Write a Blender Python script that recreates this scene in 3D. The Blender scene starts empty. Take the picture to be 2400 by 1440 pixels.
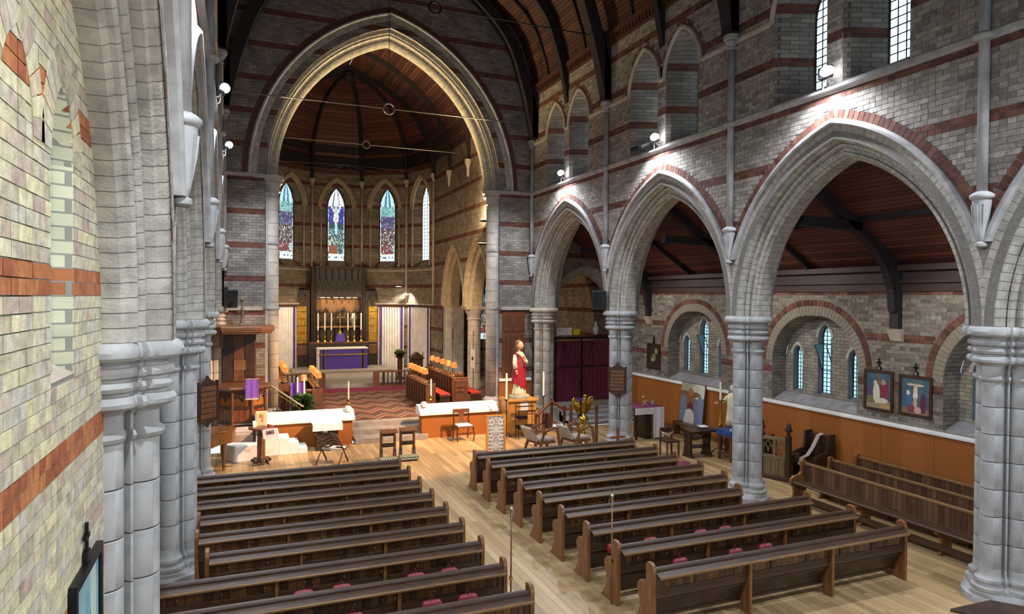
import bpy, bmesh, math, random
from mathutils import Vector, Matrix
from math import sin, cos, pi, sqrt, acos, atan2, radians
random.seed(7)
S = bpy.context.scene
COL = S.collection

# ------------------------------------------------------------------ camera
CAM_H = 4.2436
def setup_camera():
    f, yaw, pit, roll = 1568.31, .3858, .0146, -.0065
    R = Vector((cos(yaw), -sin(yaw), 0)); F = Vector((sin(yaw), cos(yaw), 0)); U = Vector((0, 0, 1))
    F2 = F*cos(pit) - U*sin(pit); U2 = U*cos(pit) + F*sin(pit)
    r = R*cos(roll) - U2*sin(roll); u = U2*cos(roll) + R*sin(roll)
    m = Matrix(((r.x, u.x, -F2.x, 0), (r.y, u.y, -F2.y, 0), (r.z, u.z, -F2.z, CAM_H), (0, 0, 0, 1)))
    cd = bpy.data.cameras.new('camera'); cd.sensor_fit = 'HORIZONTAL'; cd.sensor_width = 36
    cd.lens = f/2400*36; cd.clip_start = .05; cd.clip_end = 200
    c = bpy.data.objects.new('camera', cd); COL.objects.link(c); c.matrix_world = m
    S.camera = c
setup_camera()

# ------------------------------------------------------------------ world, lights, exposure
S.view_settings.view_transform = 'Standard'; S.view_settings.look = 'None'
S.view_settings.gamma = 1; S.view_settings.use_curve_mapping = False
S.view_settings.exposure = 0.2
w = bpy.data.worlds.new('sky'); S.world = w; w.use_nodes = True
w.node_tree.nodes['Background'].inputs[0].default_value = (.80, .88, 1, 1)
w.node_tree.nodes['Background'].inputs[1].default_value = 1.0

def spot(name, loc, target, watts, col, ang=120, blend=.6, r=.08):
    l = bpy.data.lights.new(name, 'SPOT'); l.energy = watts; l.color = col; l.spot_size = radians(ang)
    l.spot_blend = blend; l.shadow_soft_size = r
    o = bpy.data.objects.new(name, l); COL.objects.link(o); o.location = loc
    o.rotation_euler = (Vector(target)-Vector(loc)).to_track_quat('-Z', 'Y').to_euler(); return o
def point(name, loc, watts, col, r=.05):
    l = bpy.data.lights.new(name, 'POINT'); l.energy = watts; l.color = col; l.shadow_soft_size = r
    o = bpy.data.objects.new(name, l); COL.objects.link(o); o.location = loc; return o
COOL = (.80, .88, 1.0); WARM = (1.0, .60, .30); HALO = (1.0, .62, .32)
# flood lamps on the clerestory sills (their housings are built further down)
for Y in (3.57, 8.70, 13.83, 18.96):
    spot('flood_light_south', (9.20, Y, 8.16), (6.6, Y-.3, 0), 1100, COOL, 150, .7, .10)
    spot('flood_light_north', (-.17, Y, 8.16), (2.8, Y-.3, 0), 1100, COOL, 150, .7, .10)
# warm stage spots high on the south wall, aimed at the steps, statue and pulpit
spot('stage_spot', (9.1, 14.2, 8.0), (3.2, 19.0, .2), 5400, WARM, 46, .4, .04)
spot('stage_spot', (9.0, 14.6, 8.0), (6.9, 19.6, .8), 4200, WARM, 36, .4, .04)
spot('stage_spot', (9.1, 14.0, 8.0), (.4, 20.0, 1.6), 6000, WARM, 28, .4, .04)
# chancel lamps fixed inside the arch and along the chancel walls
for sx in (1.02, 7.98):
    spot('arch_uplight', (sx, 22.75, 6.3), (4.5+(sx-4.5)*.35, 21.9, 12.2), 2200, (1, .76, .38), 110, .6, .05)
    spot('chancel_lamp', (sx, 23.0, 6.1), (4.5+(4.5-sx)*.5, 27.5, 1.0), 950, (1, .74, .48), 130, .7, .08)
spot('sanctuary_lamp', (7.55, 32.6, 4.6), (6.9, 33.2, 0), 200, (1, .95, .85), 130, .5, .05)
spot('sanctuary_lamp', (7.4, 31.4, 4.9), (4.4, 33.0, 1.4), 420, (1, .82, .58), 100, .6, .05)
spot('sanctuary_lamp', (1.5, 31.4, 4.9), (4.6, 33.2, 1.6), 360, (1, .82, .58), 100, .6, .05)
spot('chancel_wall_lamp', (8.12, 23.25, 7.15), (8.5, 25.6, 9.0), 260, (1, .78, .45), 150, .7, .05)
# lamps under the aisle roof; an added unseen fill brightens the near-left wall
for y in (8.0, 12.6, 17.2): spot('aisle_lamp', (10.75, y+.9, 5.55), (13.0, y, 1.6), 200, (1, .96, .90), 125, .7, .08)
spot('near_wall_fill', (2.6, .6, 6.6), (-1.0, 5.0, 3.9), 420, (1, .97, .88), 80, .7, .15)

# ------------------------------------------------------------------ mesh builder
class M:
    def __init__(s): s.v = []; s.f = []; s.uv = {}; s.mi = {}
    def add(s, vs, fs):
        b = len(s.v); s.v += [tuple(p) for p in vs]; s.f += [tuple(b+i for i in f) for f in fs]; return s
    def quad(s, a, b, c, d, uv=None):
        n = len(s.v); s.v += [a, b, c, d]; s.f.append((n, n+1, n+2, n+3))
        if uv: s.uv[len(s.f)-1] = uv
        return s
    def box(s, x0, y0, z0, x1, y1, z1):
        if x0 > x1: x0, x1 = x1, x0
        if y0 > y1: y0, y1 = y1, y0
        if z0 > z1: z0, z1 = z1, z0
        return s.add([(x0,y0,z0),(x1,y0,z0),(x1,y1,z0),(x0,y1,z0),(x0,y0,z1),(x1,y0,z1),(x1,y1,z1),(x0,y1,z1)],
                     [(0,3,2,1),(4,5,6,7),(0,1,5,4),(1,2,6,5),(2,3,7,6),(3,0,4,7)])
    def beam(s, p0, p1, wid, dep, up=(0,0,1)):
        p0 = Vector(p0); p1 = Vector(p1); d = (p1-p0).normalized(); up = Vector(up)
        a = d.cross(up); a = a.normalized() if a.length > 1e-5 else Vector((1,0,0)); b = a.cross(d).normalized()
        a *= wid/2; b *= dep/2
        vs = [p-a-b for p in ()]
        for p in (p0, p1): vs += [p-a-b, p+a-b, p+a+b, p-a+b]
        return s.add(vs, [(0,3,2,1),(4,5,6,7),(0,1,5,4),(1,2,6,5),(2,3,7,6),(3,0,4,7)])
    def lathe(s, prof, c=(0,0,0), n=20, a0=0, a1=2*pi, cap=True):
        full = abs(a1-a0-2*pi) < 1e-6; m = n if full else n+1; vs = []; fs = []
        for r, z in prof:
            for i in range(m):
                t = a0+(a1-a0)*i/n; vs.append((c[0]+r*cos(t), c[1]+r*sin(t), c[2]+z))
        for j in range(len(prof)-1):
            for i in range(n):
                k = (i+1) % m; fs.append((j*m+i, j*m+k, (j+1)*m+k, (j+1)*m+i))
        if cap and full:
            fs.append(tuple(range(m-1, -1, -1))); fs.append(tuple((len(prof)-1)*m+i for i in range(m)))
        return s.add(vs, fs)
    def cyl(s, p0, p1, r0, r1=None, n=12): return s.tube([p0, p1], [r0, r0 if r1 is None else r1], n)
    def tube(s, pts, r, n=8, closed=False):
        pts = [Vector(p) for p in pts]; m = len(pts)
        if not isinstance(r, (list, tuple)): r = [r]*m
        vs = []; fs = []; prev = None
        for i in range(m):
            if closed: t = pts[(i+1) % m]-pts[i-1]
            else: t = pts[min(i+1, m-1)]-pts[max(i-1, 0)]
            t = t.normalized()
            if prev is None:
                a = t.cross(Vector((0,0,1)))
                if a.length < 1e-3: a = t.cross(Vector((0,1,0)))
            else: a = prev - t*prev.dot(t)
            a = a.normalized(); prev = a; b = t.cross(a)
            for k in range(n):
                q = 2*pi*k/n; vs.append(pts[i]+(a*cos(q)+b*sin(q))*r[i])
        for i in range(m if closed else m-1):
            j = (i+1) % m
            for k in range(n):
                l = (k+1) % n; fs.append((i*n+k, i*n+l, j*n+l, j*n+k))
        if not closed: fs += [tuple(range(n-1, -1, -1)), tuple((m-1)*n+k for k in range(n))]
        return s.add(vs, fs)
    def prism(s, poly, axis, lo, hi):
        def P(a, b, t): return {'x': (t,a,b), 'y': (a,t,b), 'z': (a,b,t)}[axis]
        n = len(poly); vs = [P(a,b,lo) for a, b in poly]+[P(a,b,hi) for a, b in poly]
        fs = [tuple(range(n)), tuple(range(2*n-1, n-1, -1))]
        for i in range(n): j = (i+1) % n; fs.append((i, i+n, j+n, j))
        return s.add(vs, fs)
    def grid(s, fn, nu, nv, cu=False):
        vs = [fn(i/nu, j/nv) for j in range(nv+1) for i in range(nu if cu else nu+1)]
        m = nu if cu else nu+1; fs = []
        for j in range(nv):
            for i in range(nu):
                k = (i+1) % m; fs.append((j*m+i, j*m+k, (j+1)*m+k, (j+1)*m+i))
        return s.add(vs, fs)
    def ball(s, c, r, nu=12, nv=8, sc=(1,1,1)):
        return s.grid(lambda u, v: (c[0]+r*sc[0]*sin(pi*v)*cos(2*pi*u), c[1]+r*sc[1]*sin(pi*v)*sin(2*pi*u), c[2]-r*sc[2]*cos(pi*v)), nu, nv, True)
    def xf(s, mat, start=0):
        s.v = s.v[:start]+[tuple(mat @ Vector(p)) for p in s.v[start:]]; return s
    def mesh(s, name, smooth=False, fix=True):
        me = bpy.data.meshes.new(name); me.from_pydata(s.v, [], s.f)
        if s.uv:
            L = me.uv_layers.new(name='UVMap').data
            for p in me.polygons:
                u = s.uv.get(p.index)
                if u:
                    for k, li in enumerate(p.loop_indices): L[li].uv = u[k]
        if fix and not s.uv:
            bm = bmesh.new(); bm.from_mesh(me); bmesh.ops.recalc_face_normals(bm, faces=bm.faces); bm.to_mesh(me); bm.free()
        if smooth:
            me.polygons.foreach_set('use_smooth', [True]*len(me.polygons))
            if smooth is not True: me.set_sharp_from_angle(angle=radians(smooth))
        me.update(); return me

def obj(name, m, mat, parent=None, smooth=False, bevel=0, **props):
    me = m if isinstance(m, bpy.types.Mesh) else m.mesh(name, smooth)
    if mat is not None and not me.materials: me.materials.append(mat)
    o = bpy.data.objects.new(name, me); COL.objects.link(o)
    if parent is not None: o.parent = parent
    if bevel:
        b = o.modifiers.new('bevel', 'BEVEL'); b.width = bevel; b.segments = 2; b.limit_method = 'ANGLE'
    for k, v in props.items(): o[k] = v
    return o
def struct(name, m, mat, parent=None, smooth=False, bevel=0):
    o = obj(name, m, mat, parent, smooth, bevel)
    if parent is None: o['kind'] = 'structure'
    return o
def sempty(name):
    o = bpy.data.objects.new(name, None); COL.objects.link(o); o['kind'] = 'structure'; return o
def thing(name, label, cat, loc=(0,0,0), rz=0, group=None):
    o = bpy.data.objects.new(name, None); COL.objects.link(o); o.empty_display_size = .1
    o.location = loc; o.rotation_euler = (0,0,rz); o['label'] = label; o['category'] = cat
    if group: o['group'] = group
    return o
def tag(o, label, cat, group=None):
    o['label'] = label; o['category'] = cat
    if group: o['group'] = group
    return o
def dup(root, loc, rz=0, label=None):
    kids = [c for c in bpy.data.objects if c.parent == root]
    r = root.copy(); COL.objects.link(r); r.location = loc; r.rotation_euler = (0,0,rz)
    if label: r['label'] = label
    for ch in kids:
        c = ch.copy(); COL.objects.link(c); c.parent = r
        for g in [g for g in bpy.data.objects if g.parent == ch]:
            d = g.copy(); COL.objects.link(d); d.parent = c
    return r

# ------------------------------------------------------------------ materials
def hx(h):
    h = h.lstrip('#'); c = [int(h[i:i+2], 16)/255 for i in (0,2,4)]
    return tuple((x/12.92 if x <= .04045 else ((x+.055)/1.055)**2.4) for x in c)+(1,)
def newmat(name):
    m = bpy.data.materials.new(name); m.use_nodes = True; nt = m.node_tree
    return m, nt, nt.nodes['Principled BSDF']
def N(nt, t, **kw):
    n = nt.nodes.new(t)
    for k, v in kw.items():
        if k.startswith('i_'): n.inputs[k[2:].replace('_', ' ')].default_value = v
        else: setattr(n, k, v)
    return n
def ramp(nt, stops, interp='LINEAR'):
    r = nt.nodes.new('ShaderNodeValToRGB'); r.color_ramp.interpolation = interp; e = r.color_ramp.elements
    while len(e) < len(stops): e.new(.5)
    for i, (p, c) in enumerate(stops): e[i].position = p; e[i].color = hx(c) if isinstance(c, str) else c
    return r
def mat(name, c1, c2=None, rough=.6, scale=6, metal=0, bump=0, bscale=None, stretch=None, spec=.5, detail=3, emit=0, trans=0):
    m, nt, b = newmat(name); b.inputs['Roughness'].default_value = rough; b.inputs['Metallic'].default_value = metal
    b.inputs['Specular IOR Level'].default_value = spec
    if c2 is None and not bump: b.inputs['Base Color'].default_value = hx(c1)
    else:
        tc = N(nt, 'ShaderNodeTexCoord'); mp = N(nt, 'ShaderNodeMapping')
        if stretch: mp.inputs['Scale'].default_value = stretch
        nt.links.new(tc.outputs['Object'], mp.inputs['Vector'])
        no = N(nt, 'ShaderNodeTexNoise', i_Scale=scale, i_Detail=detail); nt.links.new(mp.outputs[0], no.inputs['Vector'])
        r = ramp(nt, [(.3, c1), (.7, c2 or c1)]); nt.links.new(no.outputs['Fac'], r.inputs[0])
        nt.links.new(r.outputs[0], b.inputs['Base Color'])
        if bump:
            n2 = N(nt, 'ShaderNodeTexNoise', i_Scale=bscale or scale*3, i_Detail=3.); nt.links.new(mp.outputs[0], n2.inputs['Vector'])
            bp = N(nt, 'ShaderNodeBump', i_Strength=bump, i_Distance=.02); nt.links.new(n2.outputs['Fac'], bp.inputs['Height'])
            nt.links.new(bp.outputs[0], b.inputs['Normal'])
    if emit: b.inputs['Emission Color'].default_value = hx(c1); b.inputs['Emission Strength'].default_value = emit
    return m
def glow(name, c, strength):
    m, nt, b = newmat(name); b.inputs['Base Color'].default_value = hx(c)
    b.inputs['Emission Color'].default_value = hx(c); b.inputs['Emission Strength'].default_value = strength; return m
def brick_piece(name, stops, source, rough=.85):
    """one brick: colour picked per object (source='object') or per face attribute (source='attr')"""
    m, nt, b = newmat(name); b.inputs['Roughness'].default_value = rough; b.inputs['Specular IOR Level'].default_value = .25
    if source == 'object': f = N(nt, 'ShaderNodeObjectInfo').outputs['Random']
    else: f = N(nt, 'ShaderNodeAttribute', attribute_name='rnd').outputs['Fac']
    r = ramp(nt, stops); nt.links.new(f, r.inputs[0])
    tc = N(nt, 'ShaderNodeTexCoord'); geo = N(nt, 'ShaderNodeNewGeometry')
    no = N(nt, 'ShaderNodeTexNoise', i_Scale=14., i_Detail=4.); nt.links.new(geo.outputs['Position'], no.inputs['Vector'])
    r2 = ramp(nt, [(.25, (.62,.62,.62,1)), (.75, (1.2,1.2,1.2,1))]); nt.links.new(no.outputs['Fac'], r2.inputs[0])
    mx = N(nt, 'ShaderNodeMix', data_type='RGBA', blend_type='MULTIPLY'); mx.inputs['Factor'].default_value = 1
    nt.links.new(r.outputs[0], mx.inputs['A']); nt.links.new(r2.outputs[0], mx.inputs['B'])
    nt.links.new(mx.outputs['Result'], b.inputs['Base Color'])
    n2 = N(nt, 'ShaderNodeTexNoise', i_Scale=60., i_Detail=3.); nt.links.new(geo.outputs['Position'], n2.inputs['Vector'])
    bp = N(nt, 'ShaderNodeBump', i_Strength=.35, i_Distance=.008); nt.links.new(n2.outputs['Fac'], bp.inputs['Height'])
    nt.links.new(bp.outputs[0], b.inputs['Normal']); return m
BH = .0842; BZ0 = 3.66                       # course height, bottom of a red band (bands repeat every 12 courses)
def brick_wall_mat(name, c1, c2, mortar, red1, red2, bands=True, bw=.225, zb=None):
    zb = BZ0 if zb is None else zb
    m, nt, b = newmat(name); b.inputs['Roughness'].default_value = .85; b.inputs['Specular IOR Level'].default_value = .25
    uv = N(nt, 'ShaderNodeUVMap', uv_map='UVMap'); L = nt.links.new
    sp = N(nt, 'ShaderNodeSeparateXYZ'); L(uv.outputs[0], sp.inputs[0])
    def tex(a, c):
        t = N(nt, 'ShaderNodeTexBrick', i_Scale=1., i_Mortar_Size=.006, i_Mortar_Smooth=.2, i_Bias=0., i_Brick_Width=bw, i_Row_Height=BH)
        t.inputs['Color1'].default_value = hx(a); t.inputs['Color2'].default_value = hx(c); t.inputs['Mortar'].default_value = hx(mortar)
        mp = N(nt, 'ShaderNodeMapping'); mp.inputs['Location'].default_value = (0, -(zb % BH), 0); L(uv.outputs[0], mp.inputs['Vector']); L(mp.outputs[0], t.inputs['Vector']); return t
    t1 = tex(c1, c2)
    no = N(nt, 'ShaderNodeTexNoise', i_Scale=2.3, i_Detail=6.); L(uv.outputs[0], no.inputs['Vector'])
    r2 = ramp(nt, [(.25, (.60,.60,.60,1)), (.75, (1.25,1.25,1.25,1))]); L(no.outputs['Fac'], r2.inputs[0])
    out = t1.outputs['Color']
    if bands:
        t2 = tex(red1, red2)
        a = N(nt, 'ShaderNodeMath', operation='SUBTRACT'); L(sp.outputs['Y'], a.inputs[0]); a.inputs[1].default_value = zb
        d = N(nt, 'ShaderNodeMath', operation='DIVIDE'); L(a.outputs[0], d.inputs[0]); d.inputs[1].default_value = BH*12
        fr = N(nt, 'ShaderNodeMath', operation='FRACT'); L(d.outputs[0], fr.inputs[0])
        lt = N(nt, 'ShaderNodeMath', operation='LESS_THAN'); L(fr.outputs[0], lt.inputs[0]); lt.inputs[1].default_value = 2/12
        mx = N(nt, 'ShaderNodeMix', data_type='RGBA'); L(lt.outputs[0], mx.inputs['Factor']); L(t1.outputs['Color'], mx.inputs['A']); L(t2.outputs['Color'], mx.inputs['B'])
        out = mx.outputs['Result']
    mu = N(nt, 'ShaderNodeMix', data_type='RGBA', blend_type='MULTIPLY'); mu.inputs['Factor'].default_value = 1
    L(out, mu.inputs['A']); L(r2.outputs[0], mu.inputs['B']); L(mu.outputs['Result'], b.inputs['Base Color'])
    bp = N(nt, 'ShaderNodeBump', i_Strength=.6, i_Distance=.012, invert=True); L(t1.outputs['Fac'], bp.inputs['Height']); L(bp.outputs[0], b.inputs['Normal'])
    return m
def plank_mat(name, stops, source='object', rough=.45, axis='y', gs=3.):
    m, nt, b = newmat(name); b.inputs['Roughness'].default_value = rough; b.inputs['Specular IOR Level'].default_value = .4
    L = nt.links.new
    if source == 'object': f = N(nt, 'ShaderNodeObjectInfo').outputs['Random']
    else: f = N(nt, 'ShaderNodeAttribute', attribute_name='rnd').outputs['Fac']
    geo = N(nt, 'ShaderNodeNewGeometry'); mp = N(nt, 'ShaderNodeMapping'); L(geo.outputs['Position'], mp.inputs['Vector'])
    mp.inputs['Scale'].default_value = {'x': (.25,4,4), 'y': (4,.25,4), 'z': (4,4,.25)}[axis]
    no = N(nt, 'ShaderNodeTexNoise', i_Scale=gs, i_Detail=5.); L(mp.outputs[0], no.inputs['Vector'])
    ad = N(nt, 'ShaderNodeMath', operation='MULTIPLY_ADD'); L(f, ad.inputs[0]); ad.inputs[1].default_value = .6
    mm = N(nt, 'ShaderNodeMath', operation='MULTIPLY'); L(no.outputs['Fac'], mm.inputs[0]); mm.inputs[1].default_value = .4; L(mm.outputs[0], ad.inputs[2])
    r = ramp(nt, stops); L(ad.outputs[0], r.inputs[0]); L(r.outputs[0], b.inputs['Base Color']); return m

STONE = mat('limestone', '#8d8c8a', '#aeadaa', .75, 3.5, bump=.12, bscale=30)
STONEW = mat('limestone_warm', '#a1968a', '#bfb3a3', .75, 3.5, bump=.12, bscale=30)
JOINT = mat('dark_joint', '#3d3c3b', None, .9)
MORTAR = mat('mortar', '#6d6963', '#807b73', .95, 20)
MORTARP = mat('pale_mortar', '#85827a', '#95928a', .95, 20)
ARCHB = mat('moulded_stone', '#8f8a80', '#b4aea1', .8, 7, bump=.25, bscale=40)
WOODD = mat('dark_oak', '#2c1c14', '#452e20', .38, 5, stretch=(1,1,1), bump=.08, bscale=40)
PEWX = mat('pew_oak', '#2f1d10', '#4b311d', .48, 6, stretch=(.6,8,8), bump=.06, bscale=12)
PEWE = mat('pew_end_oak', '#5f3b1e', '#8a5d37', .38, 5, stretch=(8,8,.6), bump=.06, bscale=12)
PEWL = mat('pew_pale_edge', '#6a4b2c', '#8c6840', .36, 6, stretch=(.6,8,8))
WOODM = mat('brown_oak', '#4f2f1d', '#754a2e', .42, 5, stretch=(6,6,.8), bump=.05)
WOODR = mat('red_oak', '#5e3018', '#8a4a26', .4, 5, stretch=(5,5,.8))
WOODG = mat('golden_oak', '#a8702e', '#c98f45', .4, 4, stretch=(6,6,.7))
BLACKW = mat('roof_timber', '#181316', '#241c1f', .7, 4)
IRON = mat('black_iron', '#141315', None, .45, metal=.4)
BRASS = mat('brass', '#a8842e', '#cfae55', .25, 8, metal=1)
GILT = mat('gilding', '#7d6022', '#b08e3a', .35, 25, metal=.8)
WHITE = mat('white_paint', '#d9d7d4', '#e6e4e0', .5, 2)
WAX = mat('candle_wax', '#e8e1cd', None, .5)
ORANGE = mat('orange_boarding', '#8a4e15', '#9a5a1d', .8, 60, bump=.3, bscale=180)
PURPLE = mat('purple_silk', '#3e2a86', '#4f37a0', .6, 20)
PURPLEB = mat('violet_cloth', '#6d3f9e', '#7c4cae', .7, 12)
CRIMSON = mat('crimson_curtain', '#551329', '#6d1d38', .75, 10)
REDC = mat('red_cushion', '#b52a22', '#c93a2c', .7, 10)
HASSOCK = mat('hassock_vinyl', '#7d2a2e', '#93393c', .5, 10)
CREAM = mat('cream_cloth', '#cfc6bb', '#e0d8cd', .8, 8)
LINEN = mat('white_linen', '#dcdce2', '#ececf0', .75, 6)
CEIL = plank_mat('ceiling_board', [(.1, '#38211c'), (.5, '#4a2c25'), (.9, '#5c382d')], 'attr', .6, 'y')
# ------------------------------------------------------------------ architecture helpers
class Op:
    """opening in a wall: centre c, half width w, bottom zb, springing zs, rise h (0 = flat head)"""
    def __init__(s, c, w, zb, zs, h=0, e=None, R=None):
        s.c, s.w, s.zb, s.zs, s.h = c, w, zb, zs, h
        if h:
            s.e = (h*h-w*w)/(2*w) if e is None else e; s.R = w+s.e if R is None else R
    def top(s, x):
        if not s.h: return s.zs
        a = abs(x-s.c)+s.e; q = s.R**2-a*a
        return s.zs+(sqrt(q) if q > 0 else 0)
    def breaks(s, n=14):
        return [s.c-s.w+2*s.w*(.5-.5*cos(pi*i/(2*n))) for i in range(2*n+1)] if s.h else [s.c-s.w, s.c+s.w]
    def outline(s, n=10):
        L = []; 
        if not s.h: return [(s.c-s.w, s.zb), (s.c-s.w, s.zs), (s.c+s.w, s.zs), (s.c+s.w, s.zb)]
        ta = acos(max(-1, min(1, s.e/s.R)))
        L.append((s.c-s.w, s.zb))
        for i in range(n+1): t = ta*i/n; L.append((s.c-(s.R*cos(t)-s.e), s.zs+s.R*sin(t)))
        for i in range(n-1, -1, -1): t = ta*i/n; L.append((s.c+(s.R*cos(t)-s.e), s.zs+s.R*sin(t)))
        L.append((s.c+s.w, s.zb)); return L
def wall_faces(m, P, s0, s1, z0, z1, ops, d=0, back=None, flip=False):
    """front skin of a wall with openings; P(s, depth, z) -> world"""
    z1f = z1 if callable(z1) else (lambda s: z1)
    br = sorted(set([round(x, 5) for x in [s0, s1]+[b for o in ops for b in o.breaks()] if s0-1e-6 <= x <= s1+1e-6] + ([round(s0+(s1-s0)*i/24, 5) for i in range(25)] if callable(z1) else [])))
    for a, b in zip(br, br[1:]):
        if b-a < 1e-4: continue
        mid = (a+b)/2; act = sorted([o for o in ops if o.c-o.w < mid < o.c+o.w], key=lambda o: o.zb)
        lo = (z0, z0); segs = []
        for o in act:
            if o.zb > lo[0]+1e-4: segs.append((lo, (o.zb, o.zb)))
            lo = (o.top(a+1e-5), o.top(b-1e-5))
        segs.append((lo, (z1f(a), z1f(b))))
        for (l0, l1), (h0, h1) in segs:
            q = [P(a, d, l0), P(b, d, l1), P(b, d, h1), P(a, d, h0)]; uv = [(a, l0), (b, l1), (b, h1), (a, h0)]
            if flip: q.reverse(); uv.reverse()
            m.quad(*q, uv=uv)
            if back is not None: m.quad(P(a, back, l0), P(b, back, l1), P(b, back, h1), P(a, back, h0), uv=[(a, l0), (b, l1), (b, h1), (a, h0)])
    return m
def reveal(m, P, o, rings, closed_bottom=True, vshift=0):
    """splayed reveal: rings = [(depth, inset_s, inset_top, raise_bottom)]"""
    base = o.outline(); pts = []
    for dp, ins, it, rb in rings:
        row = []
        for k, (s_, z_) in enumerate(base):
            f = (s_-o.c)/o.w; zz = z_
            if k in (0, len(base)-1): zz = z_+rb
            else: zz = z_-it*max(0, (z_-o.zs)/(o.h or 1))
            row.append((s_-ins*f, dp, zz))
        pts.append(row)
    n = len(base)
    for r0, r1 in zip(pts, pts[1:]):
        for k in range(n if closed_bottom else n-1):
            l = (k+1) % n
            a, b, c, d = r0[k], r0[l], r1[l], r1[k]
            if abs(a[2]-b[2]) > abs(a[0]-b[0])*.5 : uv = [(a[0]+a[1], a[2]), (b[0]+b[1], b[2]), (c[0]+c[1], c[2]), (d[0]+d[1], d[2])]
            else: uv = [(a[1]+.05, a[0]), (b[1]+.05, b[0]), (c[1]+.05, c[0]), (d[1]+.05, d[0])]
            if vshift: uv = [(p_[0], p_[1]-(vshift if (a[2]+b[2])/2 > o.zs else 0)) for p_ in uv]
            m.quad(P(*a), P(*b), P(*c), P(*d), uv=uv)
    return pts[-1]
def arch_sweep(m, P, c, zs, e, R, prof, t0=0, t1=1, n=10, sides=(-1, 1), clampx=None, zmin=None, closed=True):
    """sweep a moulding profile [(outward offset, depth)] along a pointed arch"""
    for sd in sides:
        vs = []; fs = []; k = len(prof)
        for i in range(n+1):
            t = t0+(t1-t0)*i/n
            for o, d in prof:
                r = R+o; ta = acos(max(-1, min(1, e/r))); tt = ta*t
                if zmin is not None:
                    q = math.asin(min(1, zmin/r)); tt = q+(ta-q)*t
                x = r*cos(tt)-e; z = r*sin(tt)
                if clampx and x > clampx: x = clampx
                vs.append(P(c+sd*x, d, zs+z))
        for i in range(n):
            for j in range(k if closed else k-1):
                l = (j+1) % k; fs.append((i*k+j, i*k+l, (i+1)*k+l, (i+1)*k+j))
        if closed: fs += [tuple(range(k)), tuple(n*k+j for j in range(k-1, -1, -1))]
        m.add(vs, fs)
    return m
UNIT = M(); UNIT.add([(-.5,-.5,-.5),(.5,-.5,-.5),(.5,.5,-.5),(-.5,.5,-.5),(-.5,-.5,.5),(.5,-.5,.5),(.5,.5,.5),(-.5,.5,.5)],
                     [(0,3,2,1),(4,5,6,7),(0,1,5,4),(1,2,6,5),(2,3,7,6),(3,0,4,7)])
_unit = {}
def unit_mesh(mt):
    if mt.name not in _unit: me = UNIT.mesh('brick'); me.materials.append(mt); _unit[mt.name] = me
    return _unit[mt.name]
def set_rnd(me, per, total=None):
    a = me.attributes.new('rnd', 'FLOAT', 'FACE'); n = len(me.polygons); k = n//len(per)
    a.data.foreach_set('value', [per[min(i//k, len(per)-1)] for i in range(n)])
def lay_bricks(parent, allowed, P, axis, s0, s1, z0, z1, mats, n_ind, score, bw=.225, zoff=BZ0, proud=.006, joint=.008, bandon=True, header=0):
    """running-bond bricks as real blocks; the n_ind best-scored become objects, the rest one joined part per colour"""
    L = []; k0 = math.ceil((z0-zoff)/BH); k1 = math.floor((z1-zoff)/BH); rg = random.Random(5)
    for k in range(k0, k1):
        za = zoff+k*BH; zm = za+BH/2; red = bandon and (k % 12) < 2
        off = (k % 2)*bw/2
        for a, b in allowed(zm):
            i = math.floor((a-off)/bw)
            while i*bw+off < b:
                x0, x1 = max(a, i*bw+off), min(b, (i+1)*bw+off); i += 1
                if header and rg.random() < header and x1-x0 > bw*.95: cuts = [(x0, (x0+x1)/2), ((x0+x1)/2, x1)]
                else: cuts = [(x0, x1)]
                for c0, c1 in cuts:
                    if c1-c0 > .035: L.append((c0+joint/2, c1-joint/2, za+joint/2, za+BH-joint/2, red, proud*rg.uniform(.5, 1.3)))
    L.sort(key=lambda q: score((q[0]+q[1])/2, (q[2]+q[3])/2))
    for q in L[:n_ind]:
        x0, x1, a, b, red, pr = q; o = bpy.data.objects.new('brick', unit_mesh(mats[1 if red else 0])); COL.objects.link(o); o.parent = parent
        c = Vector(P((x0+x1)/2, (.03-pr)/2, (a+b)/2)); o.location = c
        o.scale = (.03+pr, x1-x0, b-a) if axis == 'x' else (x1-x0, .03+pr, b-a)
    for red in (False, True):
        m = M(); per = []
        for x0, x1, a, b, r, pr in L[n_ind:]:
            if r != red: continue
            p = [P(x0, -pr, a), P(x1, -pr, a), P(x1, -pr, b), P(x0, -pr, b), P(x0, .01, a), P(x1, .01, a), P(x1, .01, b), P(x0, .01, b)]
            m.add(p, [(0,1,2,3), (4,0,3,7), (1,5,6,2), (3,2,6,7), (4,5,1,0)]); per.append(rg.random())
        if per:
            me = m.mesh('brickwork'); set_rnd(me, per); me.materials.append(mats[3 if red else 2])
            o = obj('red_brickwork' if red else 'brickwork', me, None, parent); o['kind'] = 'stuff'

# ------------------------------------------------------------------ dimensions taken from the photograph
XS, XN = 9.53, -.50                   # nave faces of the south and north arcade walls
XCS, XCN = 10.0, -.97                 # arcade centre lines
BAY = 5.1317; PY = [1.0, 6.131, 11.263, 16.394, 21.526]     # pier positions
BC = [(a+b)/2 for a, b in zip(PY, PY[1:])]                   # bay centres
YE = 21.62                            # east wall of the nave
ZCAP = 3.88; ZSTR = 7.87
AE, AR = .837, 2.961                  # arcade arch: centre offset and inner radius
PS = lambda s, d, z: (XS+d, s, z)     # south nave wall
PN = lambda s, d, z: (XN-d, s, z)     # north nave wall
PE = lambda s, d, z: (s, YE+d, z)     # east nave wall (chancel arch)

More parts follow.
